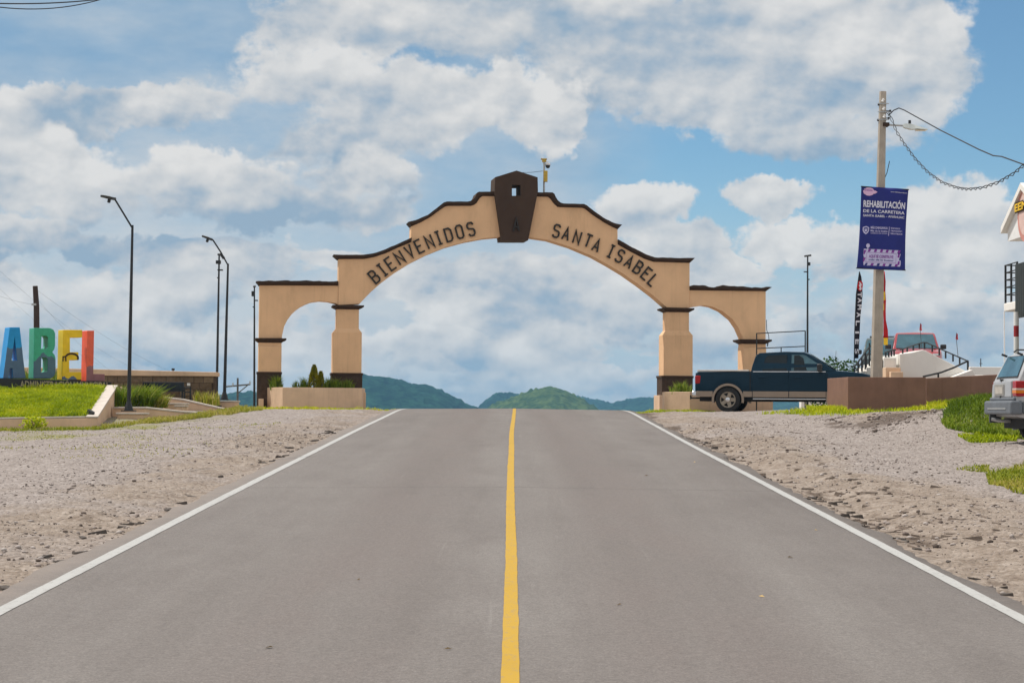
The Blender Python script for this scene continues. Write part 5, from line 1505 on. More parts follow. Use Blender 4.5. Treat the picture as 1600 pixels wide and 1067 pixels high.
btext('GOBIERNO DEL ESTADO', .235, .595, .555, .567, M['bannerlilac'], 0.015)
btext('SECRETARÍA DE', .665, .875, .480, .498, M['bannerlilac'], 0.02)
btext('COMUNICACIONES Y', .665, .925, .512, .530, M['bannerlilac'], 0.02)
btext('OBRAS PÚBLICAS', .665, .925, .545, .563, M['bannerlilac'], 0.02)
bpoly([(.625, .475), (.637, .475), (.632, .585), (.618, .585)], M['bannerlilac'])
# shield emblem
bpoly([(.065, .495), (.135, .48), (.20, .495), (.20, .535), (.175, .562), (.135, .58), (.09, .562), (.065, .535)], M['bannerlilac'])
bpoly([(.085, .502), (.135, .492), (.182, .502), (.182, .533), (.135, .563), (.085, .533)], M['banner'], 0.0075)
bpoly([(.10, .508), (.165, .508), (.165, .514), (.10, .514)], M['bannerlilac'], 0.009)
bpoly([(.10, .522), (.165, .522), (.165, .530), (.14, .546), (.12, .546), (.10, .530)], M['bannerlilac'], 0.009)
# pink badge in the corner
n = 22; bpoly([(.165 + .115 * math.cos(6.283 * i / n) * (1 + .12 * math.sin(3 * i)), .060 + .050 * math.sin(6.283 * i / n)) for i in range(n)], M['bannerpink'])
bpoly([(.04, .050), (.30, .045), (.345, .062), (.29, .083), (.06, .088)], M['bannerpink'], 0.0068)
btext('Gente', .07, .24, .032, .050, M['bannerpurple'], 0.02, d=0.012)
# works barrier emblem
bpoly([(.115, .755), (.86, .755), (.83, .80), (.90, .80), (.86, .88), (.90, .88), (.90, .93), (.885, .955), (.14, .955), (.12, .90), (.155, .90), (.115, .83)], M['bannerlilac'])
for i in range(6):
    a = .17 + i * .125
    bpoly([(a + .05, .756), (a + .105, .756), (a + .085, .79), (a + .03, .79)], M['bannerpurple'], 0.0075)
    bpoly([(a, .925), (a + .055, .925), (a + .035, .954), (a - .02, .954)], M['bannerpurple'] if i % 2 else M['banner'], 0.0075)
for v_ in (.77, .86):
    bpoly([(.12, v_), (.175, v_), (.135, v_ + .055), (.118, v_ + .05)], M['bannerpurple'], 0.0075); bpoly([(.845, v_ + .03), (.885, v_ + .03), (.87, v_ + .075), (.83, v_ + .075)], M['bannerpurple'], 0.0075)
bpoly([(.185, .795), (.81, .795), (.80, .915), (.175, .915)], M['bannerpurple'], 0.0082)
bpoly([(.19, .799), (.805, .799), (.795, .911), (.18, .911)], M['bannerlilac'], 0.009)
btext('AQUÍ SE CONSTRUYE', .235, .75, .822, .858, M['bannerpurple'], 0.03, d=0.014)
btext('más de lo bueno', .235, .75, .872, .892, M['banner'], 0.025, d=0.014)
n = 14; bpoly([(.20 + .042 * math.cos(6.283 * i / n), .715 + .026 * math.sin(6.283 * i / n)) for i in range(n)], M['bannerlilac'])
bpoly([(.19, .735), (.21, .735), (.21, .757), (.19, .757)], M['bannerlilac'], 0.007)
for v_, nm in ((0.004, 'top'), (0.994, 'bottom')):
    MB().tube([bmap(-.012, v_, .005), bmap(.5, v_, -0.02), bmap(1.012, v_, .005)], 0.014, 6).build('rod', M['blackplastic'], ban)
for v_ in (0.004, .994):
    p = Vector(bmap(.45, v_, -0.02)); MB().tube([p, p + Vector((0, .30, 0))], 0.012, 6).build('bracket', M['galv'], ban)

# service cables from the pole to the right
pts = [at(1388, 181, 53.9), at(1396, 172.5, 53.8), at(1404, 169), at(1412, 171.5, 53), at(1470, 202, 50), at(1530, 235, 47)] if False else [at(1388, 181, 53.9), at(1396, 173, 53.7), at(1404.5, 169.2, 53.4), at(1413, 172.5, 53), at(1470, 204, 50), at(1530, 234, 47), at(1552, 243.5, 46), at(1565, 244.8, 45.4), at(1600, 257.5, 44), at(1640, 272, 42)]
tag(MB().tube(pts, 0.016, 6).build('service_cable', M['wire']), 'straight dark cable from the concrete pole down to the right edge', 'cable')
ctl = [(1387, 176, 53.9), (1393, 186, 53.7), (1400, 205, 53.3), (1412, 224, 52.6), (1430, 249, 51.5), (1450, 270, 50.4), (1472, 285.5, 49), (1495, 294, 47.8), (1512, 296.4, 46.8), (1535, 294, 45.6), (1560, 285.5, 44.4), (1585, 271, 43.2), (1600, 258.5, 42.4), (1640, 230, 40.5)]
cc = [at(*q) for q in ctl]
def resamp(pts, n):
    L_ = [0]
    for a, b in zip(pts, pts[1:]): L_.append(L_[-1] + (b - a).length)
    arr = np.array([tuple(p) for p in pts]); ts = np.linspace(0, L_[-1], n)
    return [Vector([float(np.interp(t_, L_, arr[:, k])) for k in range(3)]) for t_ in ts], L_[-1]
bs, ln = resamp(cc, 420)
# smooth the polyline once
for _ in range(12): bs = [bs[0]] + [(bs[i - 1] + bs[i] * 2 + bs[i + 1]) / 4 for i in range(1, len(bs) - 1)] + [bs[-1]]
tc_ = empty('twisted_cable', bs[0], 0, 'thick twisted cable sagging from the concrete pole to the right edge', 'cable')
for ph in (0, math.pi):
    pp = []
    for i, p in enumerate(bs):
        a = ph + i / len(bs) * ln / 0.75 * 2 * math.pi
        d = (bs[min(i + 1, len(bs) - 1)] - bs[max(i - 1, 0)]).normalized(); n1 = d.cross(Vector((0, 1, 0))).normalized(); n2 = n1.cross(d)
        pp.append(p + (n1 * math.cos(a) + n2 * math.sin(a)) * 0.030 - bs[0])
    MB().tube(pp, 0.011, 5).build('strand', M['wire'], tc_)

# white display ramp with railings
RP = Plane(1445, 590, 57.0, 0)
ramp = empty('white_ramp', RP.o, 0, 'white plastered vehicle display ramp with a peaked top behind the brown wall', 'ramp')
zg = gz(RP.o.x, 57) - RP.o.z - .3
def rp(px, py): return RP(px, py)
l0 = rp(1405.5, 553); pk = rp(1441.5, 546.6); r0 = rp(1515, 582.5); r1 = rp(1517, 592)
MB().poly([(l0[0], zg), l0, rp(1425, 550.5), pk, rp(1446, 547.6), r0, (r1[0], zg)], 0, 3.4).build('ramp_body', M['whitewall'], ramp, None, 0.02)
MB().poly([(rp(1480, 592)[0], zg), rp(1480, 590), rp(1513, 578), (rp(1517, 592)[0], r0[1] - .02), (rp(1519, 592)[0], zg)], -0.5, -0.004).build('ramp_curb', M['whitewall'], ramp, None, 0.02)
bx = rp(1381, 558.5); bx1 = rp(1400.5, 557.2)
blk = empty('white_block', RP.o + RP.u * bx[0], 0, 'small white plastered block left of the ramp', 'block')
MB().box(0, bx1[0] - bx[0], 0, 1.2, zg, bx[1]).build('block_body', M['whitewall'], blk, None, 0.02)
gp = Plane(1446, 590, 56.9, 0)
stp = empty('tan_step', Plane(1384, 590, 56.4, 0).o, 0, 'tan rendered step at the foot of the white block', 'step')
tp = Plane(1384, 590, 56.4, 0)
MB().box(tp(1384, 575)[0], tp(1407.5, 575)[0], 0, .5, zg, tp(1384, 574)[1]).box(tp(1389, 575)[0], tp(1408, 575)[0], -.3, -.002, zg, tp(1384, 581)[1]).build('step_body', M['stucco_pale'], stp, None, 0.015)
def railing(Y, top, posts, label, r=0.022, low=None, mtop='grayrail', pr=0.022):
    o_ = at(*top[0], Y)
    root = empty('railing', o_, 0, label, 'railing')
    MB().tube([at(*q, Y) - o_ for q in top], r, 6).build('handrail', M[mtop], root, 40)
    if low: MB().tube([at(*q, Y) - o_ for q in low], r * .8, 6).build('lower_rail', M[mtop], root, 40)
    for (px, p0, p1) in posts:
        a, b = at(px, p0, Y) - o_, at(px, p1, Y) - o_
        MB().box(a.x - pr, a.x + pr, -pr, pr, b.z, a.z).build('post', M['blackmetal'], root)
    return root
railing(57.5, [(1406, 547), (1425, 540.5), (1442, 535), (1448, 535.5), (1480, 550), (1513, 564.5)], [(1410.5, 545.5, 553), (1417.5, 543, 550), (1427, 540, 547.5), (1436.5, 537, 545), (1444.5, 535.5, 545.5), (1456.5, 540, 550), (1467.5, 544.5, 555.5), (1477.5, 549, 560), (1489, 554, 565), (1499.5, 558.5, 570), (1512, 564, 580)], 'dark railing following the peaked top of the white ramp', 0.022)
railing(56.3, [(1513, 563.5), (1490, 574.5), (1470, 582), (1442, 588.5)], [(1466, 583, 592), (1512.5, 564, 574)], 'black handrail slanting down in front of the white ramp', 0.03, mtop='blackmetal')
railing(57.2, [(1382, 551), (1396, 546.5), (1400, 547)], [(1384, 551, 560), (1388.5, 549, 558), (1393, 548, 557), (1397, 547, 556)], 'short dark railing above the small white block', 0.028)
rp0, rp1 = at(1401, 552, 58.2), at(1406.3, 575, 58.2)
rb = empty('red_pillar', (rp0.x, 58.2, gz(rp0.x, 58.2) - .2), 0, 'short red painted pillar between the white block and the ramp', 'pillar')
MB().box(0, rp1.x - rp0.x, 0, .2, 0, rp0.z - rb.location.z).build('pillar_body', M['carred'], rb, None, .01)
# steps with railing left of the pole
sx = Plane(1350, 590, 60.4, 0)
st = empty('white_stair', sx.o, 0, 'white stair and landing mostly hidden behind the concrete pole', 'stair')
for i in range(5):
    a = sx(1338 + i * 8, 585 - i * 5.5); b = sx(1366, 580)
    MB().box(a[0], sx(1386, 580)[0] + 0.002 * i, 0.003 * i, 1.4 - .003 * i, zg + .001 * i, a[1]).build('step', M['whitewall'], st, None, 0.01)
railing(60.2, [(1334, 574), (1345, 560), (1359, 541), (1366, 541)], [(1335, 573, 586), (1341, 565, 583), (1346.5, 558, 580), (1352, 551, 577), (1358.5, 536, 572), (1365, 541, 568)], 'dark stair railing rising just left of the concrete pole', 0.03)
railing(60.7, [(1337, 580), (1349, 563), (1360, 548)], [(1340.5, 575, 588), (1347, 566, 584), (1353.5, 557, 580)], 'second stair railing just behind the first left of the pole', 0.028)
railing(57.1, [(1377, 560), (1385, 578), (1387, 588)], [(1379, 564, 590), (1383.5, 574, 590)], 'dark stair railing descending just right of the concrete pole', 0.028)
# display terrace carrying the two parked cars
dt = at(1405, 560, 64)
ter = empty('display_terrace', (dt.x, 67, gz(dt.x, 66)), 0, 'raised pale terrace behind the ramp carrying two parked vehicles', 'terrace')
TZ = at(1425, 521, 73).z - 1.80
tx1 = at(1500, 560, 64).x - dt.x; tp_ = [(at(1345, 560, 60.8).x - dt.x, -6.2), (tx1, -6.2), (tx1 + 3, 17), (at(1362, 560, 84).x - dt.x, 17)]
MB().add([(a, b, -.5) for a, b in tp_] + [(a, b, TZ - ter.location.z) for a, b in tp_], [(3, 2, 1, 0), (4, 5, 6, 7), (0, 1, 5, 4), (1, 2, 6, 5), (2, 3, 7, 6), (3, 0, 4, 7)]).build('terrace_slab', M['whitewall'], ter, None, 0.02)
# low pale wall at the far right
q = at(1516, 573, 72); q2 = at(1560, 573, 72)
lw = empty('pale_wall', (q.x, 72, gz(q.x, 72)), 0, 'pale distant wall between the ramp and the silver car', 'wall')
MB().box(0, 4.5, 0, .3, -.5, q.z - gz(q.x, 72)).build('wall_body', M['whitewall'], lw, None, 0.02)

# feather flags
def feather(name, spine, width, Y, mt, label, extra=None):
    """spine: (px, py) of left edge, width in px at each point"""
    o_ = at(spine[-1][0], spine[-1][1], Y); o_.z = min(o_.z, TZ)
    root = empty(name, o_, 0, label, 'feather flag', 'feather flags by the ramp')
    V_ = []; n = len(spine)
    for i, ((px, py), w) in enumerate(zip(spine, width)):
        for k in range(5):
            p = at(px + w * k / 4, py, Y) - o_
            V_.append((p.x, 0.06 * math.sin(i * 1.1 + k * .8) * (k / 4), p.z))
    F_ = [(i * 5 + k, i * 5 + k + 1, (i + 1) * 5 + k + 1, (i + 1) * 5 + k) for i in range(n - 1) for k in range(4)]
    f = MB().add(V_, F_).build('cloth', mt, root, 60)
    so = f.modifiers.new('thickness', 'SOLIDIFY'); so.thickness = 0.004
    return root, o_
fl1, fo = feather('feather_flag', [(1343, 425), (1341, 433), (1339.3, 445), (1338.5, 460), (1337.5, 475), (1336.5, 495), (1335.8, 515), (1335.2, 535), (1335, 560)], [0.6, 4.5, 7.5, 9.3, 9.5, 8.2, 7.6, 6.8, 6], 60.5, M['flagblack'], 'black feather flag with white lettering left of the concrete pole')
MB().tube([(at(1334.7, 566, 60.5) - fo), at(1335.6, 515, 60.5) - fo, at(1338, 460, 60.5) - fo, at(1343, 424.5, 60.5) - fo], 0.018, 6).build('flag_pole', M['blackmetal'], fl1)
for ch, py, px, rot, s_ in (('T', 460.5, 1343, 0, 1), ('A', 469.5, 1343.2, 0, 1), ('M', 480, 1343, 0, 1), ('A', 492, 1341.5, 0, 1), ('L', 505, 1340, 0, 1), ('I', 519.5, 1339.2, 0, .4), ('E', 534, 1339, 0, 1), ('S', 549, 1338.6, 0, 1)):
    tv, tf = text_mesh(ch, 0.03)
    # letters lie on their side down the flag
    H = 0.125; W_ = 0.16 * s_
    c = at(px, py, 60.5) - fo
    MB().add([(c.x + (b - .5) * H, -0.05, c.z - (a - .5) * W_) for a, b in tv], tf).build('lettering', M['flagwhite'], fl1, fix=False)
c = at(1343.5, 447, 60.5) - fo
MB().add([(c.x + .085 * math.cos(k * .7) * (1 + .25 * (k % 2)), -0.055, c.z + .17 * math.sin(k * .7)) for k in range(9)], [tuple(range(9))]).build('emblem', M['flagred'], fl1, fix=False)
MB().add([(c.x - .04 + .03 * (k % 2), -0.06, c.z + .13 - .06 * k) for k in range(5)] + [(c.x + .02 + .03 * (k % 2), -0.06, c.z + .10 - .06 * k) for k in range(4, -1, -1)], [tuple(range(10))]).build('emblem', M['flagwhite'], fl1, fix=False)
fl2, fo = feather('feather_flag', [(1378, 424), (1379, 440), (1379, 455), (1380, 470), (1380, 485), (1380.5, 500), (1380.5, 515), (1380.5, 530)], [4.2, 4.2, 4.0, 4.6, 4.6, 4.2, 6.4, 6.8], 58.6, M['flagred'], 'red feather flag with yellow blocks showing right of the concrete pole')
for y0, y1, a, b in ((456, 469, 1379, 1383), (474, 485, 1379.5, 1381.2), (506, 520, 1376.5, 1379.8), (528, 539, 1380.5, 1387)):
    p, q = at(a, y0, 58.55) - fo, at(b, y1, 58.55) - fo
    MB().box(p.x, q.x, -0.07, -0.062, q.z, p.z).build('yellow_block', M['flagyellow'], fl2)
MB().tube([at(1377.5, 560, 58.6) - fo, at(1377.5, 424, 58.6) - fo], 0.018, 6).build('flag_pole', M['blackmetal'], fl2)
fl3, fo = feather('feather_flag', [(1365, 466), (1364.2, 475), (1363, 490), (1362.5, 505), (1362, 512), (1362, 520)], [2, 3, 5, 6, 6, 6], 58.9, M['flagpink'], 'pale pink and lilac feather flag peeking out left of the concrete pole')
MB().tube([at(1366, 560, 58.9) - fo, at(1366, 462, 58.9) - fo], 0.018, 6).build('flag_pole', M['galv'], fl3)
# little red marker flags and thin masts
for px, y0, y1, yb, Y, lab in ((1438, 505, 517, 545, 66, 'small red pennant standing up behind the red pickup roof'), (1494.5, 520, 531, 556, 62, 'small red pennant on a thin rod above the ramp railing')):
    b = at(px, yb, Y); root = empty('marker_flag', b, 0, lab, 'pennant', 'small red pennants')
    p, q = at(px, y1, Y) - b, at(px, y0, Y) - b
    MB().tube([(0.05, 0, 0), (p.x, 0, p.z), (q.x, 0, q.z)], 0.010, 5).build('rod', M['grayrail'], root)
    MB().add([(q.x, 0, q.z), (q.x + .045, .01, q.z - .04), (q.x + .04, -.01, (p.z + q.z) / 2), (q.x + .055, 0, p.z), (q.x - .03, 0, p.z + .02), (q.x - .02, .01, (p.z + q.z) / 2)], [(0, 1, 2, 3, 4, 5)]).build('cloth', M['flagred'], root, fix=False)
b = at(1570, 585, 62); root = empty('thin_mast', b, 0, 'thin white flagpole rising behind the silver car', 'mast')
MB().tube([(0, 0, -1), at(1569, 487, 62) - b], 0.022, 6).build('pole', M['white'], root)
b = at(1532, 582, 74); root = empty('thin_mast', b, 0, 'tiny thin antenna mast above the pale distant wall', 'mast')
MB().tube([(0, 0, -1), at(1532.5, 560, 74) - b], 0.02, 5).tube([at(1530, 568, 74) - b, at(1535, 568, 74) - b], .012, 5).build('pole', M['grayrail'], root)

q0_, q1_ = at(1252, 625, 68), at(1292, 634, 68)
wk = empty('white_kerb_block', (q0_.x, 68, gz(q0_.x, 68) - .3), 0, 'low white block seen under the pickup between its wheels', 'block')
MB().box(0, q1_.x - q0_.x, 0, .5, 0, q0_.z - wk.location.z).build('block_body', M['whitewall'], wk, None, .01)
# metal frame behind the pickup
fY = 62.0
fo = at(1182, 640, fY); fo.z = gz(fo.x, fo.y)
frm = empty('sign_frame', fo, 0, 'thin black steel frame on two posts standing behind the pickup', 'steel frame')
g_ = lambda px, py, Y=fY: at(px, py, Y) - fo
for px, y0 in ((1182.3, 520.5), (1258.2, 517)):
    p = g_(px, y0); MB().tube([(p.x, 0, gz(fo.x + p.x, fY) - fo.z - .1), (p.x, 0, p.z)], 0.022, 6).build('post', M['blackmetal'], frm)
for a, b in (((1182, 521), (1258.5, 517)), ((1182, 544.5), (1258.5, 541))):
    MB().tube([g_(*a), g_(*b)], 0.018, 6).build('rail', M['blackmetal'], frm)
MB().tube([g_(1220.5, 543), g_(1220.5, 552)], 0.018, 6).build('strut', M['blackmetal'], frm)
# cable scraps at right end of the arch
tag(MB().tube([at(1197.5, 500, 65), at(1198, 516, 64.9), at(1201, 524, 64.9), at(1201.5, 531, 64.9)], 0.012, 5).tube([at(1200, 535, 64.8), at(1199, 541, 64.8)], 0.022, 5).build('loose_cable', M['wire']), 'loose black cable dangling at the right end of the arch', 'cable')

# building at the right edge
HX0 = at(1563.5, 360, 43.6)
hx = HX0.x
hs = empty('roadside_building', (hx + 1.5, 40, gz(hx, 40)), 0, 'white roadside restaurant with gable sign and slatted balcony at the right edge', 'building')
ho = Vector(hs.location)
X = lambda x: x - ho.x
z = lambda py, Y: at(1580, py, Y).z - ho.z
zf0, zf1 = z(487, 43.4), z(474, 43.4)
ap_z = z(288, 42.0); ev = z(361, 43.6); sofz = z(377, 43.4)
y_far, y_mid, y_near = 43.6 - 40, 41.9 - 40, 40.2 - 40
Rx = 8.0
# gable front facing the road (x = hx), roof running away from the road
MB().add([(X(hx) + .12, y_far - .16, sofz), (X(hx) + .12, y_near + .16, sofz), (X(hx) + .12, y_near + .16, ev + .02), (X(hx) + .12, y_mid, ap_z - .15), (X(hx) + .12, y_far - .16, ev + .02)] +
         [(Rx, y_far - .16, sofz), (Rx, y_near + .16, sofz), (Rx, y_near + .16, ev + .02), (Rx, y_mid, ap_z - .15), (Rx, y_far - .16, ev + .02)],
         [(0, 1, 2, 3, 4), (9, 8, 7, 6, 5), (0, 5, 6, 1), (1, 6, 7, 2), (2, 7, 8, 3), (3, 8, 9, 4), (4, 9, 5, 0)]).build('gable_wall', M['white'], hs)
rt = 0.12
for sgn, ye in ((1, y_far), (-1, y_near)):
    vs = [(X(hx), ye, ev - .06), (X(hx), y_mid + .001 * sgn, ap_z - .12), (X(hx), y_mid + .001 * sgn, ap_z + .02), (X(hx), ye, ev + .08)]
    vs += [(Rx + .1, a, b) for (_, a, b) in vs]
    MB().add(vs, [(0, 1, 2, 3), (7, 6, 5, 4), (0, 4, 5, 1), (1, 5, 6, 2), (2, 6, 7, 3), (3, 7, 4, 0)]).build('roof', M['whitewall'], hs)
MB().box(X(hx) + 1.6, Rx, y_near - 7, y_far - .2, zf1 + .002, sofz - .002).build('upper_wall', M['whitewall'], hs)
MB().box(X(hx) + 3.1, Rx, y_near - 7, y_far - .6, -.6, zf0 - .002).build('lower_wall', M['whitewall'], hs)
MB().box(X(hx) + .04, Rx - .05, y_near - 6.8, y_far - .1, zf0, zf1).build('floor_slab', M['whitewall'], hs, None, 0.02)
MB().box(X(hx) + .14, X(hx) + 3.08, y_near - 6.5, 42.2 - 40, zf0 - .09, zf0 - .003).build('soffit', M['soffit'], hs)
# slatted balcony front on the road side, open rail at its far end
zs0, zs1 = z(497.5, 42.3), z(413, 42.3)
yy = 42.35 - 40
rl = empty('balcony', (0, 0, 0))
rl.parent = hs
while yy > y_near - 6:
    MB().box(X(hx) + .0, X(hx) + .035, yy - .15, yy, zs0, zs1).build('slat', M['slat'], rl, None, fix=False)
    yy -= .17
zr1 = z(413, 43.2)
for ypos in (43.45, 42.95, 42.45):
    MB().box(X(hx) + .05, X(hx) + .09, ypos - 40 - .02, ypos - 40 + .02, zf1, zr1).build('post', M['blackmetal'], rl)
for k in range(5):
    zz_ = zr1 - .01 - k * (zr1 - zf1) / 5.2
    MB().tube([(X(hx) + .07, 43.45 - 40, zz_), (X(hx) + .07, 42.4 - 40, zz_)], 0.014, 5).tube([(X(hx) + .07, 43.45 - 40, zz_), (X(hx) + 1.8, 43.45 - 40, zz_)], 0.014, 5).build('rail', M['blackmetal'], rl)
# sign on the gable: pink disc with yellow lettering
sg = empty('gable_sign', ho + Vector((X(hx) + .08, y_mid - .15, z(335, 42))), rad(-90), 'round pink sign with yellow lettering on the white gable', 'sign')
n = 24
MB().lathe([(0.62, -.02), (0.62, .02)], n, Matrix.Rotation(math.pi / 2, 4, 'X')).build('disc', mat('pink_sign', (0.62, 0.27, 0.22), 0.6, 0.25, 6), sg)
MB().lathe([(0.48, -.005), (0.48, .005)], n, Matrix.Translation((0, -.024, 0)) @ Matrix.Rotation(math.pi / 2, 4, 'X')).build('inner_disc', mat('pale_sign', (0.72, 0.50, 0.44), 0.6, 0.15, 6), sg)
tv, tf = text_mesh('EENY', 0.075)
MB().add([(-.72 + 1.44 * a, -.050, .08 + .21 * b) for a, b in tv], tf).build('letter_outline', M['cornice'], sg, fix=False)
tv, tf = text_mesh('EENY', 0.03)
MB().add([(-.70 + 1.40 * a, -.064, .10 + .17 * b) for a, b in tv], tf).build('lettering', M['flagyellow'], sg, fix=False)
# white and red post
pp = at(1588, 545, 41.8)
po = empty('striped_post', (pp.x, pp.y, gz(pp.x, pp.y)), 0, 'white post with a red band holding up the balcony behind the silver car', 'post')
zt_ = ho.z + zf0 - .09 - po.location.z
zA, zB = at(1588, 509, 41.8).z - po.location.z, at(1588, 526, 41.8).z - po.location.z
MB().tube([(0, 0, -.1), (0, 0, zB)], 0.055, 10).tube([(0, 0, zA), (0, 0, zt_)], 0.055, 10).build('post_shaft', M['white'], po, 40)
MB().tube([(0, 0, zB - .001), (0, 0, zA + .001)], 0.056, 10).build('red_band', M['redstripe'], po, 40)
# shrubs behind the pickup nose
c = at(1300, 578, 63); c.z = gz(c.x, 63)
bush('leafy_shrub', c, 0.85, at(1300, 556, 63).z - c.z, 1900, M['leaf'], 'dark green leafy shrub showing above the pickup bonnet', 0.12, 'shrub')
c = at(1328, 578, 63.5); c.z = gz(c.x, 63.5)
bush('leafy_shrub', c, 0.45, at(1328, 562, 63.5).z - c.z, 700, M['leaf'], 'smaller leafy shrub just left of the black feather flag', 0.11, 'shrub')
# grass on the right
def rgrass(px_pts, n, h0, h1, mt, label, w=0.02, lean=0.9, thin=-0.2, hv=0.6):
    poly = [xy(*q) for q in px_pts]
    x, y = in_poly(n, poly)
    k = (fbm(x * 0.9, y * 0.6, 141, 4) + RNG.uniform(-.5, .5, n)) > thin
    x, y = x[k], y[k]; n = len(x)
    ti = np.clip(0.45 + 0.8 * fbm(x * 0.7, y * 0.5, 147, 3) + RNG.uniform(-.35, .35, n), 0, 1)
    h = RNG.uniform(h0, h1, n) * (1 + hv * np.clip(fbm(x * 1.4, y * 1.4, 143, 3), -.8, 1.5))
    return blades('roadside_grass', x, y, h, M[mt], w, lean, label=label, tint=ti)
rgrass([(1180, 646, 55), (1260, 638, 55.5), (1292, 625, 55), (1325, 631, 52.4), (1400, 626, 52.8), (1447, 622, 53), (1447, 630, 50.5), (1330, 642, 50), (1260, 648, 51)], 5500, .04, .15, 'lawn', 'bright green grass along the foot of the brown wall corner', thin=.05)
rgrass([(1260, 625, 56), (1292, 618, 55.4), (1325, 628, 52.45), (1300, 640, 51.5), (1265, 640, 53.5)], 3500, .07, .20, 'lawn', 'taller green grass at the left end of the brown wall', thin=-.3)
rgrass([(1448, 615, 54.4), (1545, 612, 55.4), (1548, 622, 50), (1500, 625, 49), (1448, 626, 50.5)], 4500, .06, .17, 'lawn', 'green grass along the longer brown wall', thin=0.0)
rgrass([(1640, 640, 41), (1500, 640, 44.5), (1470, 665, 40.5), (1480, 668, 39.5), (1540, 672, 37.8), (1640, 672, 36)], 17000, .06, .20, 'reed', 'thick green grass mound behind the silver car', w=0.022, thin=-.45)
rgrass([(1495, 676, 38.0), (1590, 668, 37.6), (1588, 681, 36.2), (1520, 683, 36.2)], 2000, .03, .11, 'lawn', 'small low grass patch in front of the grass mound', thin=.05)
rgrass([(1490, 716, 29.6), (1545, 709, 30.5), (1545, 717, 29.2)], 500, .02, .06, 'drygrass', 'small dry grass patch in the right gravel')
rgrass([(1540, 722, 28.8), (1600, 706, 30.2), (1660, 706, 30.0), (1660, 770, 23.8), (1590, 760, 24.5), (1545, 742, 26.5)], 5200, .03, .12, 'drygrass', 'dry yellow grass patch at the right edge of the gravel', thin=-.05)
rgrass([(970, 640, 62), (1040, 638, 62.3), (1120, 639, 62.5), (1110, 642, 59.5), (1000, 642, 60)], 2600, .03, .10, 'lawn', 'short grass along the foot of the right planter')

# a few dry leaves and pebbles on the asphalt
lv = []
for px, py in ((967, 945), (1085, 720), (1235, 868), (1275, 825), (700, 1015), (1010, 742), (560, 905), (1190, 930), (420, 1010)):
    d = ray(px, py); t_ = -(EYE.z - 0.03) / (d.z - S0 * d.y); lv.append(EYE + d * t_)
mb = MB()
for p in lv:
    a = random.uniform(0, 6.28); r = random.uniform(.012, .024); z0 = float(zr(np.array([p.y]))[0]) + 0.035 * (1 - abs(p.x) / 3.7) + .004
    mb.add([(p.x + r * 1.6 * math.cos(a), p.y + r * 1.6 * math.sin(a), z0), (p.x - r * .6 * math.sin(a), p.y + r * .6 * math.cos(a), z0 + .012), (p.x - r * 1.6 * math.cos(a), p.y - r * 1.6 * math.sin(a), z0 + .004), (p.x + r * .6 * math.sin(a), p.y - r * .6 * math.cos(a), z0 + .002)], [(0, 1, 2, 3)])
tag(mb.build('fallen_leaves', mat('dry_yellow_leaf', (0.50, 0.34, 0.13), 0.8, 0.2), fix=False), 'few tiny dry leaves scattered on the asphalt', kind='stuff')
# ------------------------------------------------------------------ vehicles
def side_body(xs, zl, zt, hw, nz=9, ny=5, crown=0.02):
    """closed car body: for each x a lower and upper edge, half width from hw(x, t), t 0..1 bottom to top"""
    mb = MB(); n = len(xs)
    ring = []
    for x in xs:
        a, b = zl(x), zt(x); r = []
        for j in range(nz):
            t = j / (nz - 1); r.append((x, -hw(x, t), a + (b - a) * t))
        for j in range(1, ny):
            s_ = j / ny; w = hw(x, 1.0); yv = -w + 2 * w * s_
            r.append((x, yv, b + crown * (1 - (2 * s_ - 1) ** 2)))
        for j in range(nz - 1, -1, -1):
            t = j / (nz - 1); r.append((x, hw(x, t), a + (b - a) * t))
        ring.append(r)
    m_ = len(ring[0]); vs = [p for r in ring for p in r]; fs = []
    for i in range(n - 1):
        for k in range(m_):
            q = (k + 1) % m_; fs.append((i * m_ + k, i * m_ + q, (i + 1) * m_ + q, (i + 1) * m_ + k))
    fs += [tuple(range(m_ - 1, -1, -1)), tuple(range((n - 1) * m_, n * m_))]
    return mb.add(vs, fs)
def interp(pts):
    px = [p[0] for p in pts]; pz = [p[1] for p in pts]
    return lambda x: float(np.interp(x, px, pz))
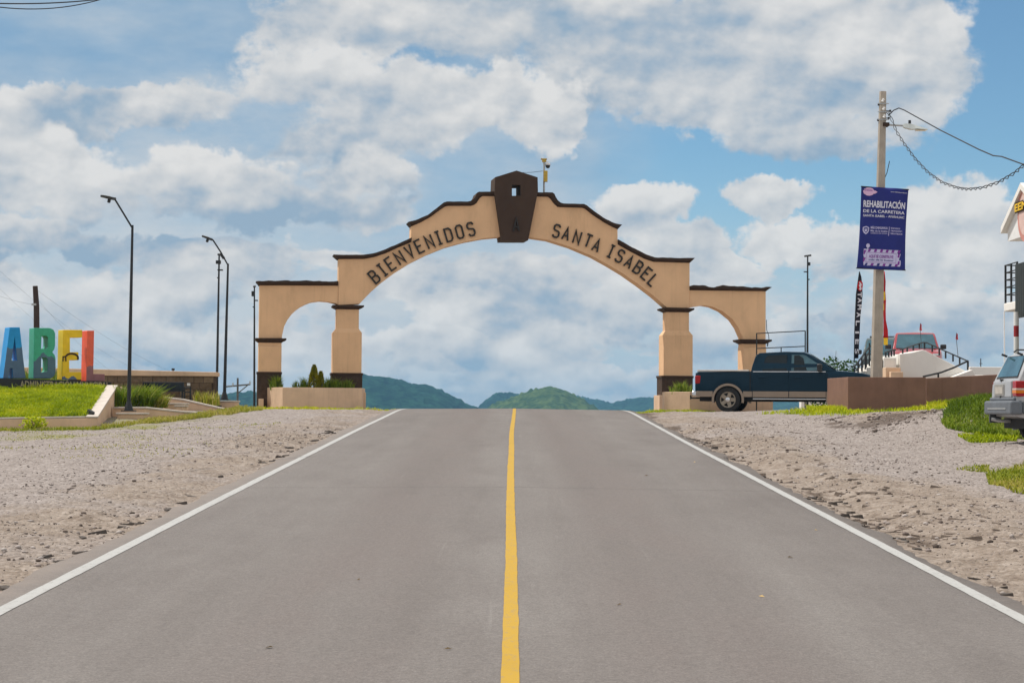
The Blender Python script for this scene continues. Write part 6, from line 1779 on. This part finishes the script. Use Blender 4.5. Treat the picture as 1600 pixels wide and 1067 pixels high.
def wheel(root, x, y, z, r, w, mt_rim, spokes=5, inner=False):
    s_ = -1 if y < 0 else 1
    Mx = Matrix.Translation((x, y, z)) @ Matrix.Rotation(-s_ * math.pi / 2, 4, 'X')
    e = bpy.data.objects.new('wheel', None); COL.objects.link(e); e.parent = root
    R = lambda k: k * r
    MB().lathe([(R(.62), -w / 2), (R(.9), -w / 2), (R(.985), -w / 2 + .03), (R(1), -w / 4), (R(1), w / 4), (R(.985), w / 2 - .03), (R(.93), w / 2), (R(.66), w / 2 + .004), (R(.62), w / 2 - .015)], 40, Mx, False).build('tyre', M['rubber'], e, 40)
    mb = MB().lathe([(R(.64), w / 2 - .012), (R(.62), w / 2 + .006), (R(.55), w / 2 - .004), (R(.53), w / 2 - .05), (R(.05), w / 2 - .07), (0.001, w / 2 - .07)], 36, Mx, False)
    rim = mb.build('rim', mt_rim, e, 35)
    mb = MB()
    for k in range(spokes):
        a = 2 * math.pi * k / spokes
        Q = Mx @ Matrix.Rotation(a, 4, 'Z')
        mb.add([Q @ Vector(p) for p in ((R(.10), -R(.16), w / 2 - .02), (R(.56), -R(.14), w / 2 - .006), (R(.56), R(.14), w / 2 - .006), (R(.10), R(.16), w / 2 - .02),
                                        (R(.10), -R(.16), w / 2 - .06), (R(.56), -R(.14), w / 2 - .06), (R(.56), R(.14), w / 2 - .06), (R(.10), R(.16), w / 2 - .06))],
               [(0, 1, 2, 3), (4, 7, 6, 5), (0, 4, 5, 1), (1, 5, 6, 2), (2, 6, 7, 3), (3, 7, 4, 0)])
    mb.build('spokes', mt_rim, e, None, 0.006)
    MB().lathe([(R(.20), w / 2 - .03), (R(.18), w / 2 + .012), (R(.10), w / 2 + .022), (0.001, w / 2 + .024)], 20, Mx, False).build('hub_cap', M['chrome'], e, 40)
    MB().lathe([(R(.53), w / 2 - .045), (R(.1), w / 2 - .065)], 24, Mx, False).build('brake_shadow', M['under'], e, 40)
    return e
def quad_panel(P, pts, off=0.006):
    """flat pane over bilinear patch P (4 corners), pts in (s, t); pushed outwards"""
    a, b, c, d = [Vector(p) for p in P]
    nrm = (b - a).cross(d - a).normalized()
    out = []
    for s_, t in pts:
        p = a.lerp(b, s_).lerp(d.lerp(c, s_), t); out.append(p + nrm * off)
    return out, nrm
def pane(parent, name, P, pts, mt, off=0.006, thick=0.004):
    v, nrm = quad_panel(P, pts, off)
    n = len(v)
    vs = v + [p - nrm * thick for p in v]
    fs = [tuple(range(n)), tuple(range(2 * n - 1, n - 1, -1))] + [(i, i + n, (i + 1) % n + n, (i + 1) % n) for i in range(n)]
    return MB().add(vs, fs).build(name, mt, parent)
def arch_fn(base, arches, gap=1.13):
    def f(x):
        z = base(x)
        for (cx, cz, r) in arches:
            d = abs(x - cx)
            if d < r * gap: z = max(z, cz + math.sqrt(max((r * gap) ** 2 - d * d, 0)))
        return z
    return f
def xs_for(x0, x1, arches, gap=1.13, step=0.07):
    s_ = set(np.arange(x0, x1, step).tolist() + [x1])
    for (cx, cz, r) in arches:
        for k in range(33): s_.add(cx + r * gap * math.cos(math.pi * k / 32))
        s_.add(cx - r * gap - .004); s_.add(cx + r * gap + .004)
    return sorted(v for v in s_ if x0 <= v <= x1)
def flare(root, cx, cz, r, y, w, mt, gap=1.13, proud=0.03, a0=-12, a1=192, thick=.07):
    vs = []; fs = []; n = 24
    for i in range(n + 1):
        a = rad(a0 + (a1 - a0) * i / n); c, s_ = math.cos(a), math.sin(a)
        r0 = r * gap - .012; r1 = r0 + thick
        yy = y + (proud if y > 0 else -proud)
        vs += [(cx + r0 * c, yy, cz + r0 * s_), (cx + r1 * c, y + (proud * .75 if y > 0 else -proud * .75), cz + r1 * s_), (cx + r1 * c, y - (0.05 if y > 0 else -0.05), cz + r1 * s_), (cx + r0 * c, y - (0.18 if y > 0 else -0.18), cz + r0 * s_)]
    for i in range(n):
        for k in range(4):
            q = (k + 1) % 4; fs.append((4 * i + k, 4 * i + q, 4 * i + 4 + q, 4 * i + 4 + k))
    fs += [(3, 2, 1, 0), tuple(range(4 * n, 4 * n + 4))]
    return MB().add(vs, fs).build('wheel_flare', mt, root, 40)

# --- dark blue crew cab pickup; origin on the ground under the rear axle, x forward
def blue_pickup():
    a = rad(-14)
    cw = at(1138, 642.2, 59.4)
    fwd = Vector((math.cos(a), math.sin(a), 0)); lft = Vector((-math.sin(a), math.cos(a), 0))
    g0 = gz(cw.x, cw.y)
    rt = empty('pickup_truck', (cw + lft * .84).xy.to_3d() + Vector((0, 0, g0 - 0.01)), a, 'dark blue crew cab pickup with tan lower trim parked beside the right pillar', 'pickup truck')
    r = 0.39; A = [(0, .39, r), (3.5, .39, r)]
    low = interp([(-1.02, .55), (-.85, .50), (-.5, .47), (.5, .46), (2.9, .46), (4.0, .47), (4.35, .52), (4.5, .6)])
    top = interp([(-1.02, 1.16), (-.98, 1.245), (0.64, 1.265), (0.68, 1.25), (3.1, 1.275), (3.3, 1.28), (3.6, 1.265), (4.1, 1.205), (4.35, 1.14), (4.45, 1.04), (4.5, .9)])
    def hw(x, t):
        e = 0.97 - 0.05 * abs(2 * t - 0.95) ** 2.2
        e -= 0.10 * max(0, (x - 3.9) / .6) ** 2 + 0.03 * max(0, (-x - .78) / .24) ** 2
        return e
    side_body(xs_for(-1.02, 4.5, A), arch_fn(low, A), top, hw, 11, 6, 0.03).build('body', M['truckblue'], rt, 28)
    MB().box(-.9, 4.2, -.80, .80, .34, .60).build('chassis', M['under'], rt)
    for (cx, cz, rr) in A:
        MB().box(cx - .46, cx + .46, -.90, .90, .62, .86).build('wheel_well', M['under'], rt)
    # cab
    def cabq(x, w0): return x
    B = [(.80, .925, 1.24), (3.28, .925, 1.27)]; T = [(1.02, .75, 1.835), (2.36, .75, 1.86)]
    mid_b = (2.62, .925, 1.25)
    def ring(sg): return [(.70, sg * .925, 1.23), (.73, sg * .90, 1.40), (.84, sg * .80, 1.76), (.95, sg * .70, 1.838), (1.7, sg * .72, 1.875), (2.30, sg * .70, 1.858), (2.46, sg * .77, 1.80), (3.0, sg * .88, 1.46), (3.30, sg * .915, 1.27)]
    L_, R_ = ring(1), ring(-1); n = len(L_)
    vs = L_ + R_
    # centre line gives the roof its crown
    Cn = [(x - (.03 if x > 2.4 else 0) + (.05 if x > 2.45 else 0), 0, z_ + (.03 if 1 < x < 2.4 else .01)) for x, _, z_ in L_]
    vs = L_ + Cn + R_
    fs = [tuple(range(n)), tuple(range(3 * n - 1, 2 * n - 1, -1))]
    for i in range(n):
        j = (i + 1) % n
        fs += [(i, j, n + j, n + i), (n + i, n + j, 2 * n + j, 2 * n + i)]
    MB().add(vs, fs).build('cab', M['truckblue'], rt, 38, 0.025, 2)
    for sg in (-1, 1):
        # greenhouse side patch from belt to roof
        P = [(.70, sg * .925, 1.24), (3.30, sg * .925, 1.27), (2.36, sg * .735, 1.845), (.90, sg * .735, 1.83)]
        if sg > 0: P = [P[1], P[0], P[3], P[2]]
        def S(x, z_):   # to patch coordinates
            t = (z_ - 1.255) / (1.84 - 1.255); xl = .70 + .2 * t; xr = 3.30 - .94 * t
            s_ = (x - xl) / (xr - xl)
            return (1 - s_ if sg > 0 else s_, t)
        for nm, pts in (('rear_door', [(1.05, 1.275), (1.08, 1.45), (1.14, 1.70), (1.22, 1.76), (1.80, 1.775), (1.80, 1.275)]),
                        ('front_door', [(1.94, 1.275), (1.94, 1.775), (2.28, 1.775), (2.36, 1.75), (2.88, 1.40), (2.90, 1.275)])):
            w_ = [S(*q) for q in pts]
            if sg > 0: w_ = w_[::-1]
            # door skin with shut lines
            xd = (.76, 1.865) if nm == 'rear_door' else (1.877, 3.0)
            yv = sg * .972
            dr = MB().box(xd[0], xd[1], min(yv, yv - sg * .02), max(yv, yv - sg * .02), .665, 1.205).build(nm, M['truckblue'], rt, None, 0.012)
            hx_ = xd[0] + .30
            MB().box(hx_ - .11, hx_ + .11, min(yv + sg * .002, yv + sg * .034), max(yv + sg * .002, yv + sg * .034), 1.06, 1.105).build('handle', M['truckblue'], dr, None, 0.012)
            pane(dr, 'window', P, w_, M['glass'] if nm == 'rear_door' else M['glassblue'], 0.012 if True else 0, 0.006)
            tr = MB().box(xd[0] + .01, xd[1] - .01, min(yv - sg * .05, yv - sg * .015), max(yv - sg * .05, yv - sg * .015), 1.243, 1.268).build('belt_trim', M['chrome'], dr)
            MB().box(xd[0] + .004, xd[1] - .004, min(yv, yv + sg * .014), max(yv, yv + sg * .014), .47, .652).build('lower_trim', M['trucktan'], dr, None, 0.01)
        if sg < 0:
            w_ = [S(*q) for q in [(2.02, 1.29), (2.02, 1.755), (2.16, 1.76), (2.3, 1.66), (2.34, 1.50), (2.42, 1.29)]]
            pane(rt, 'seat_back', P, w_, M['glass'], 0.016, 0.003)
        # tan lower trim on the bed and fender, shut line behind the cab
        for x0_, x1_ in ((-.98, -.47), (.47, .745), (3.01, 3.04)):
            yv = sg * .965; MB().box(x0_, x1_, min(yv, yv + sg * .02), max(yv, yv + sg * .02), .475, .65).build('lower_trim', M['trucktan'], rt, None, 0.01)
        yv = sg * .968
        MB().box(.675, .70, min(yv, yv + sg * .012), max(yv, yv + sg * .012), .48, 1.25).build('bed_gap', M['under'], rt)
        MB().box(.77, 3.0, min(sg * .86, sg * 1.0), max(sg * .86, sg * 1.0), .40, .435).build('running_board', M['chrome'], rt, None, 0.012)
        for (cx, cz, rr) in A: flare(rt, cx, cz, rr, sg * .955, 0, M['trucktan'])
        MB().box(-1.025, -.85, min(sg * .90, sg * .966), max(sg * .90, sg * .966), .88, 1.13).build('taillight', M['red_lamp'], rt, None, 0.025, 3)
        m0 = sg * .95
        mr = MB().box(2.74, 2.90, min(m0 + sg * .05, m0 + sg * .27), max(m0 + sg * .05, m0 + sg * .27), 1.25, 1.50).build('mirror', M['blackplastic'], rt, None, 0.05, 3)
        MB().tube([(2.86, m0 - sg * .06, 1.27), (2.86, m0 + sg * .12, 1.30)], .03, 6).build('mirror_arm', M['blackplastic'], mr)
        MB().box(-.96, .64, min(sg * .80, sg * .955), max(sg * .80, sg * .955), 1.262, 1.312).build('bed_rail', mat('pale_bed_rail', (0.62, 0.58, 0.54), 0.5, 0.1), rt, None, 0.012)
        MB().box(3.12, 3.26, sg * .968 - .006, sg * .968 + .006, 1.02, 1.06).build('badge', M['chrome'], rt)
        MB().box(4.28, 4.44, min(sg * .58, sg * .80), max(sg * .58, sg * .80), .80, .96).build('headlight', M['chrome'], rt, None, 0.03, 3)
        wheel(rt, 0, sg * .84, .39, .39, .27, M['rim']); wheel(rt, 3.5, sg * .84, .39, .39, .27, M['rim'])
    P = [(3.30, -.90, 1.28), (3.30, .90, 1.28), (2.42, .72, 1.84), (2.42, -.72, 1.84)]
    pane(rt, 'windscreen', P, [(.04, .04), (.96, .04), (.95, .95), (.05, .95)], M['glassblue'], 0.035, 0.006)
    P = [(.70, .90, 1.26), (.70, -.90, 1.26), (.89, -.72, 1.82), (.89, .72, 1.82)]
    pane(rt, 'rear_window', P, [(.08, .1), (.92, .1), (.90, .88), (.10, .88)], M['glass'], 0.012, 0.006)
    MB().box(-1.13, -.97, -.93, .93, .50, .66).build('rear_bumper', M['chrome'], rt, None, 0.04, 3)
    MB().box(-1.03, -1.005, -.78, .78, .70, 1.22).build('tailgate', M['truckblue'], rt, None, 0.015)
    MB().tube([(-.9, -.3, .44), (-1.24, -.3, .44), (-1.24, -.3, .50)], .03, 6).tube([(-1.26, -.3, .40), (-1.26, -.3, .53)], .02, 6).build('tow_bar', M['under'], rt)
    MB().box(4.42, 4.62, -.92, .92, .48, .68).build('front_bumper', M['chrome'], rt, None, 0.05, 3)
    MB().box(4.46, 4.50, -.55, .55, .74, 1.02).build('grille', M['chrome'], rt, None, 0.02)
    MB().tube([(3.22, -.5, 1.30), (3.05, -.1, 1.40)], .012, 5).build('wiper', M['blackplastic'], rt)
    MB().tube([(3.25, -.88, 1.28), (3.30, -.90, 1.9)], .006, 5).build('antenna', M['blackplastic'], rt)
    return rt
blue_pickup()

# --- silver estate car seen from behind; origin on the ground under the rear bumper, x forward
def silver_wagon():
    X0, Yr = 8.94, 34.0
    g0 = gz(9.6, 34.2) - .01
    rt = empty('station_wagon', (X0, Yr + .88, g0), rad(1.0), 'silver four wheel drive wagon parked with its back to the road at the right edge', 'car')
    r = .365; A = [(.86, .365, r), (3.55, .365, r)]
    low = interp([(0, .52), (.2, .48), (.5, .44), (3, .44), (4.3, .46), (4.42, .55)])
    top = interp([(0.02, 1.10), (.06, 1.17), (3.0, 1.15), (3.3, 1.12), (4.2, 1.02), (4.42, .90)])
    def hw(x, t):
        return .875 - .05 * abs(2 * t - 0.9) ** 2 - .10 * max(0, (x - 3.8) / .62) ** 2 - 0.06 * max(0, (.25 - x) / .25) ** 2
    side_body(xs_for(0, 4.42, A), arch_fn(low, A), top, hw, 11, 6, 0.01).build('body', M['silver'], rt, 28)
    MB().box(.2, 4.1, -.72, .72, .30, .55).build('chassis', M['under'], rt)
    # greenhouse
    def ring(sg): return [(.03, sg * .84, 1.13), (.10, sg * .80, 1.30), (.24, sg * .70, 1.60), (.36, sg * .64, 1.665), (1.5, sg * .66, 1.69), (2.3, sg * .64, 1.665), (2.45, sg * .70, 1.60), (3.15, sg * .82, 1.12)]
    L_, R_ = ring(1), ring(-1); n = len(L_)
    Cn = [(x + (.03 if x > 2.4 else 0), 0, z_ + .015) for x, _, z_ in L_]
    vs = L_ + Cn + R_
    fs = [tuple(range(n)), tuple(range(3 * n - 1, 2 * n - 1, -1))]
    for i in range(n):
        j = (i + 1) % n
        fs += [(i, j, n + j, n + i), (n + i, n + j, 2 * n + j, 2 * n + i)]
    MB().add(vs, fs).build('cabin', M['silver'], rt, 38, 0.025, 2)
    # tailgate with slanted window, plate recess and wiper
    tg = MB().box(-.035, .03, -.58, .60, .86, 1.16).build('tailgate', M['silver'], rt, None, 0.02, 2)
    P = [(.035, .84, 1.135), (.035, -.84, 1.135), (.255, -.70, 1.62), (.255, .70, 1.62)]
    pane(tg, 'rear_window', P, [(.10, .20), (.905, .20), (.895, .95), (.11, .95)], M['glassblue'], 0.022, 0.006)
    fr_ = [(.075, .14), (.93, .14), (.925, .985), (.08, .985)]
    pane(tg, 'window_seal', P, fr_, M['blackplastic'], 0.014, 0.006)
    for sy in (-.52, .50):
        MB().tube([(.20, sy, 1.62), (.10, sy, 1.655)], .022, 6).build('hinge', M['blackplastic'], tg)
    pr_ = MB().box(-.05, -.034, -.16, .46, .89, 1.10).build('plate_recess', mat('grey_recess', (0.30, 0.29, 0.27), 0.6, 0.15), tg, None, 0.006)
    MB().box(-.056, -.049, -.10, .40, .925, 1.055).build('plate_panel', mat('pale_recess', (0.46, 0.43, 0.38), 0.7, 0.2), pr_)
    MB().lathe([(.03, -.01), (.025, .012)], 12, Matrix.Translation((-.04, .08, .865)) @ Matrix.Rotation(-math.pi / 2, 4, 'Y')).build('lock', M['grayrail'], tg)
    MB().tube([(-.03, .05, 1.17), (-.015, .20, 1.20), (.02, .46, 1.23)], .012, 6).lathe([(.03, -.02), (.03, .02)], 8, Matrix.Translation((-.02, .05, 1.17))).build('wiper', M['blackplastic'], tg)
    for sg in (-1, 1):
        y0, y1 = (sg * .625 if sg < 0 else sg * .852), sg * .868
        tl = MB().box(-.02 if sg < 0 else .03, .14, min(y0, y1), max(y0, y1), .875, 1.15).build('taillight', M['red_lamp'], rt, None, 0.02, 2)
        MB().box(-.026 if sg < 0 else .032, .146, min(y0 + sg * .004, y1 + sg * .006), max(y0 + sg * .004, y1 + sg * .006), .93, .985).build('indicator', M['amber_lamp'], tl, None, 0.006)
        MB().box(-.024 if sg < 0 else .033, .143, min(y0 + sg * .004, y1 + sg * .004), max(y0 + sg * .004, y1 + sg * .004), .988, 1.02).build('reverse_lens', mat('pale_lens', (0.6, 0.5, 0.42), 0.3, 0.1), tl, None, 0.004)
        P = [(.10, sg * .845, 1.14), (3.12, sg * .845, 1.12), (2.40, sg * .66, 1.655), (.32, sg * .66, 1.655)]
        if sg > 0: P = [P[1], P[0], P[3], P[2]]
        for nm, s0, s1 in (('side_window', .07, .33), ('side_window', .38, .63), ('side_window', .67, .93)):
            t0, t1 = (.10, .86)
            q = [(s0, t0), (s1, t0), (min(s1, .93 - .02), t1), (max(s0, .08), t1)]
            if sg > 0: q = [(1 - a, b) for a, b in q][::-1]
            pane(rt, nm, P, q, M['glass'], 0.012, 0.006)
        MB().tube([(.34, sg * .56, 1.70), (.40, sg * .56, 1.745), (2.1, sg * .56, 1.755), (2.2, sg * .56, 1.71)], .016, 6).build('roof_rail', M['blackplastic'], rt)
        for (cx, cz, rr) in A: flare(rt, cx, cz, rr, sg * .86, 0, M['bumper'], proud=.02)
        MB().box(1.35, 3.0, min(sg * .85, sg * .885), max(sg * .85, sg * .885), .46, .70).build('side_cladding', M['bumper'], rt, None, 0.02)
        wheel(rt, .86, sg * .76, .365, .365, .23, M['rim']); wheel(rt, 3.55, sg * .76, .365, .365, .23, M['rim'])
    P = [(3.16, -.83, 1.13), (3.16, .83, 1.13), (2.46, .70, 1.60), (2.46, -.70, 1.60)]
    pane(rt, 'windscreen', P, [(.05, .05), (.95, .05), (.94, .95), (.06, .95)], M['glassblue'], 0.04, 0.006)
    MB().box(4.30, 4.46, -.84, .84, .5, .72).build('front_bumper', M['bumper'], rt, None, .04, 3)
    bp_ = MB().box(-.13, .10, -.89, .89, .55, .80).box(.098, .42, -.895, -.80, .56, .79).box(.098, .42, .80, .895, .56, .79).build('rear_bumper', M['bumper'], rt, None, 0.04, 3)
    MB().box(-.139, -.126, -.60, .62, .64, .675).build('bumper_strip', M['galv'], bp_)
    MB().box(-.05, .12, -.8, .8, .80, .862).build('bumper_step', M['bumper'], rt, None, 0.02)
    MB().tube([(.3, .30, .42), (-.02, .30, .44), (-.14, .33, .47)], .03, 8).build('exhaust', M['galv'], rt, 40)
    MB().box(-.12, .1, .52, .58, .40, .55).build('tow_hook', M['grayrail'], rt, None, 0.01)
    MB().tube([(.3, -.9, .36), (.9, -.2, .36), (.9, .9, .36)], .05, 6).build('axle', M['under'], rt)
    return rt
silver_wagon()

# --- vehicles on the display terrace
def red_pickup():
    q = at(1426, 568, 68)
    rt = empty('pickup_truck', (at(1426, 540, 74).x, 74, TZ), rad(-90 - 9), 'red pickup facing the road on the terrace above the white ramp', 'pickup truck')
    top_z = at(1426, 521, 68.5).z - TZ
    k = top_z / 1.80
    r = .38; A = [(0, .38, r), (3.2, .38, r)]
    low = interp([(-1.1, .5), (3.9, .48), (4.1, .6)]); top = interp([(-1.1, 1.12), (2.3, 1.12), (2.6, 1.14), (3.3, 1.10), (3.9, 1.0), (4.1, .85)])
    side_body(xs_for(-1.1, 4.1, A), arch_fn(low, A), top, lambda x, t: .90 - .04 * abs(2 * t - 1) ** 2 - .10 * max(0, (x - 3.5) / .6) ** 2, 9, 6, .05).build('body', M['carred'], rt, 28)
    MB().box(-.9, 3.8, -.72, .72, .3, .6).build('chassis', M['under'], rt)
    def ring(sg): return [(.75, sg * .86, 1.11), (.95, sg * .74, 1.72), (1.1, sg * .68, 1.78), (1.75, sg * .68, 1.79), (1.92, sg * .73, 1.74), (2.62, sg * .86, 1.13)]
    L_, R_ = ring(1), ring(-1); n = len(L_)
    Cn = [(x + (.05 if x > 1.9 else 0), 0, z_ + .02) for x, _, z_ in L_]
    vs = L_ + Cn + R_; fs = [tuple(range(n)), tuple(range(3 * n - 1, 2 * n - 1, -1))]
    for i in range(n):
        j = (i + 1) % n; fs += [(i, j, n + j, n + i), (n + i, n + j, 2 * n + j, 2 * n + i)]
    MB().add(vs, fs).build('cab', M['carred'], rt, 38, 0.025, 2)
    P = [(2.66, -.84, 1.14), (2.66, .84, 1.14), (1.95, .71, 1.745), (1.95, -.71, 1.745)]
    pane(rt, 'windscreen', P, [(.05, .04), (.95, .04), (.95, .94), (.05, .94)], M['glassblue'], .035, .006)
    for sg in (-1, 1):
        P = [(.75, sg * .86, 1.12), (2.62, sg * .86, 1.13), (1.9, sg * .72, 1.76), (.97, sg * .72, 1.76)]
        if sg > 0: P = [P[1], P[0], P[3], P[2]]
        q_ = [(.15, .08), (.85, .08), (.85, .85), (.15, .85)]
        pane(rt, 'side_window', P, q_, M['glass'], .01, .006)
        MB().box(2.2, 2.34, min(sg * .90, sg * 1.12), max(sg * .90, sg * 1.12), 1.16, 1.34).build('mirror', M['blackplastic'], rt, None, .04, 3)
        MB().box(3.98, 4.09, min(sg * .52, sg * .78), max(sg * .52, sg * .78), .80, .95).build('headlight', M['chrome'], rt, None, .02)
        wheel(rt, 0, sg * .76, .38, .38, .24, M['rim']); wheel(rt, 3.2, sg * .76, .38, .38, .24, M['rim'])
    MB().box(4.04, 4.2, -.85, .85, .48, .68).build('front_bumper', M['chrome'], rt, None, .04, 3)
    MB().box(4.06, 4.12, -.5, .5, .72, .92).build('grille', M['blackplastic'], rt, None, .02)
    rt.scale = (1, 1, 1)
    return rt
red_pickup()
def teal_suv():
    q = at(1392, 560, 72.5)
    rt = empty('parked_suv', (at(1384, 540, 79.5).x, 79.5, TZ), rad(-90 - 12), 'grey green off road vehicle with roof rack parked behind the concrete pole', 'car')
    r = .37; A = [(0, .37, r), (2.6, .37, r)]
    low = interp([(-.8, .5), (3.3, .48), (3.4, .6)]); top = interp([(-.8, 1.1), (2.0, 1.12), (3.1, 1.05), (3.4, .9)])
    side_body(xs_for(-.8, 3.4, A), arch_fn(low, A), top, lambda x, t: .92 - .04 * abs(2 * t - 1) ** 2 - .08 * max(0, (x - 2.9) / .5) ** 2, 9, 6, .03).build('body', M['carteal'], rt, 28)
    MB().box(-.6, 3.1, -.72, .72, .3, .6).build('chassis', M['under'], rt)
    def ring(sg): return [(-.78, sg * .89, 1.09), (-.66, sg * .76, 1.74), (-.5, sg * .72, 1.80), (1.4, sg * .72, 1.81), (1.56, sg * .76, 1.75), (2.15, sg * .88, 1.11)]
    L_, R_ = ring(1), ring(-1); n = len(L_)
    Cn = [(x, 0, z_ + .02) for x, _, z_ in L_]
    vs = L_ + Cn + R_; fs = [tuple(range(n)), tuple(range(3 * n - 1, 2 * n - 1, -1))]
    for i in range(n):
        j = (i + 1) % n; fs += [(i, j, n + j, n + i), (n + i, n + j, 2 * n + j, 2 * n + i)]
    MB().add(vs, fs).build('cabin', M['carteal'], rt, 38, .025, 2)
    P = [(2.17, -.86, 1.12), (2.17, .86, 1.12), (1.57, .74, 1.75), (1.57, -.74, 1.75)]
    pane(rt, 'windscreen', P, [(.04, .04), (.96, .04), (.96, .94), (.04, .94)], M['glassblue'], .014, .006)
    for sg in (-1, 1):
        P = [(-.78, sg * .89, 1.10), (2.15, sg * .88, 1.12), (1.5, sg * .75, 1.77), (-.63, sg * .75, 1.77)]
        if sg > 0: P = [P[1], P[0], P[3], P[2]]
        for s0, s1 in ((.06, .32), (.37, .62), (.66, .92)):
            q_ = [(s0, .08), (s1, .08), (s1 - .02, .85), (s0 + .01, .85)]
            if sg > 0: q_ = [(1 - a, b) for a, b in q_][::-1]
            pane(rt, 'side_window', P, q_, M['glassblue'], .01, .006)
        MB().box(1.9, 2.02, min(sg * .92, sg * 1.12), max(sg * .92, sg * 1.12), 1.14, 1.32).build('mirror', M['blackplastic'], rt, None, .04, 3)
        MB().tube([(-.3, sg * .6, 1.82), (-.25, sg * .6, 1.90), (1.2, sg * .6, 1.90), (1.25, sg * .6, 1.82)], .018, 6).build('roof_rail', M['grayrail'], rt)
        wheel(rt, 0, sg * .76, .37, .37, .24, M['rim']); wheel(rt, 2.6, sg * .76, .37, .37, .24, M['rim'])
    for x_ in (0.0, .9): MB().tube([(x_, -.62, 1.90), (x_, .62, 1.90)], .018, 6).build('rack_bar', M['grayrail'], rt)
    MB().box(3.34, 3.48, -.86, .86, .48, .66).build('front_bumper', M['bumper'], rt, None, .04, 3)
    return rt
teal_suv()
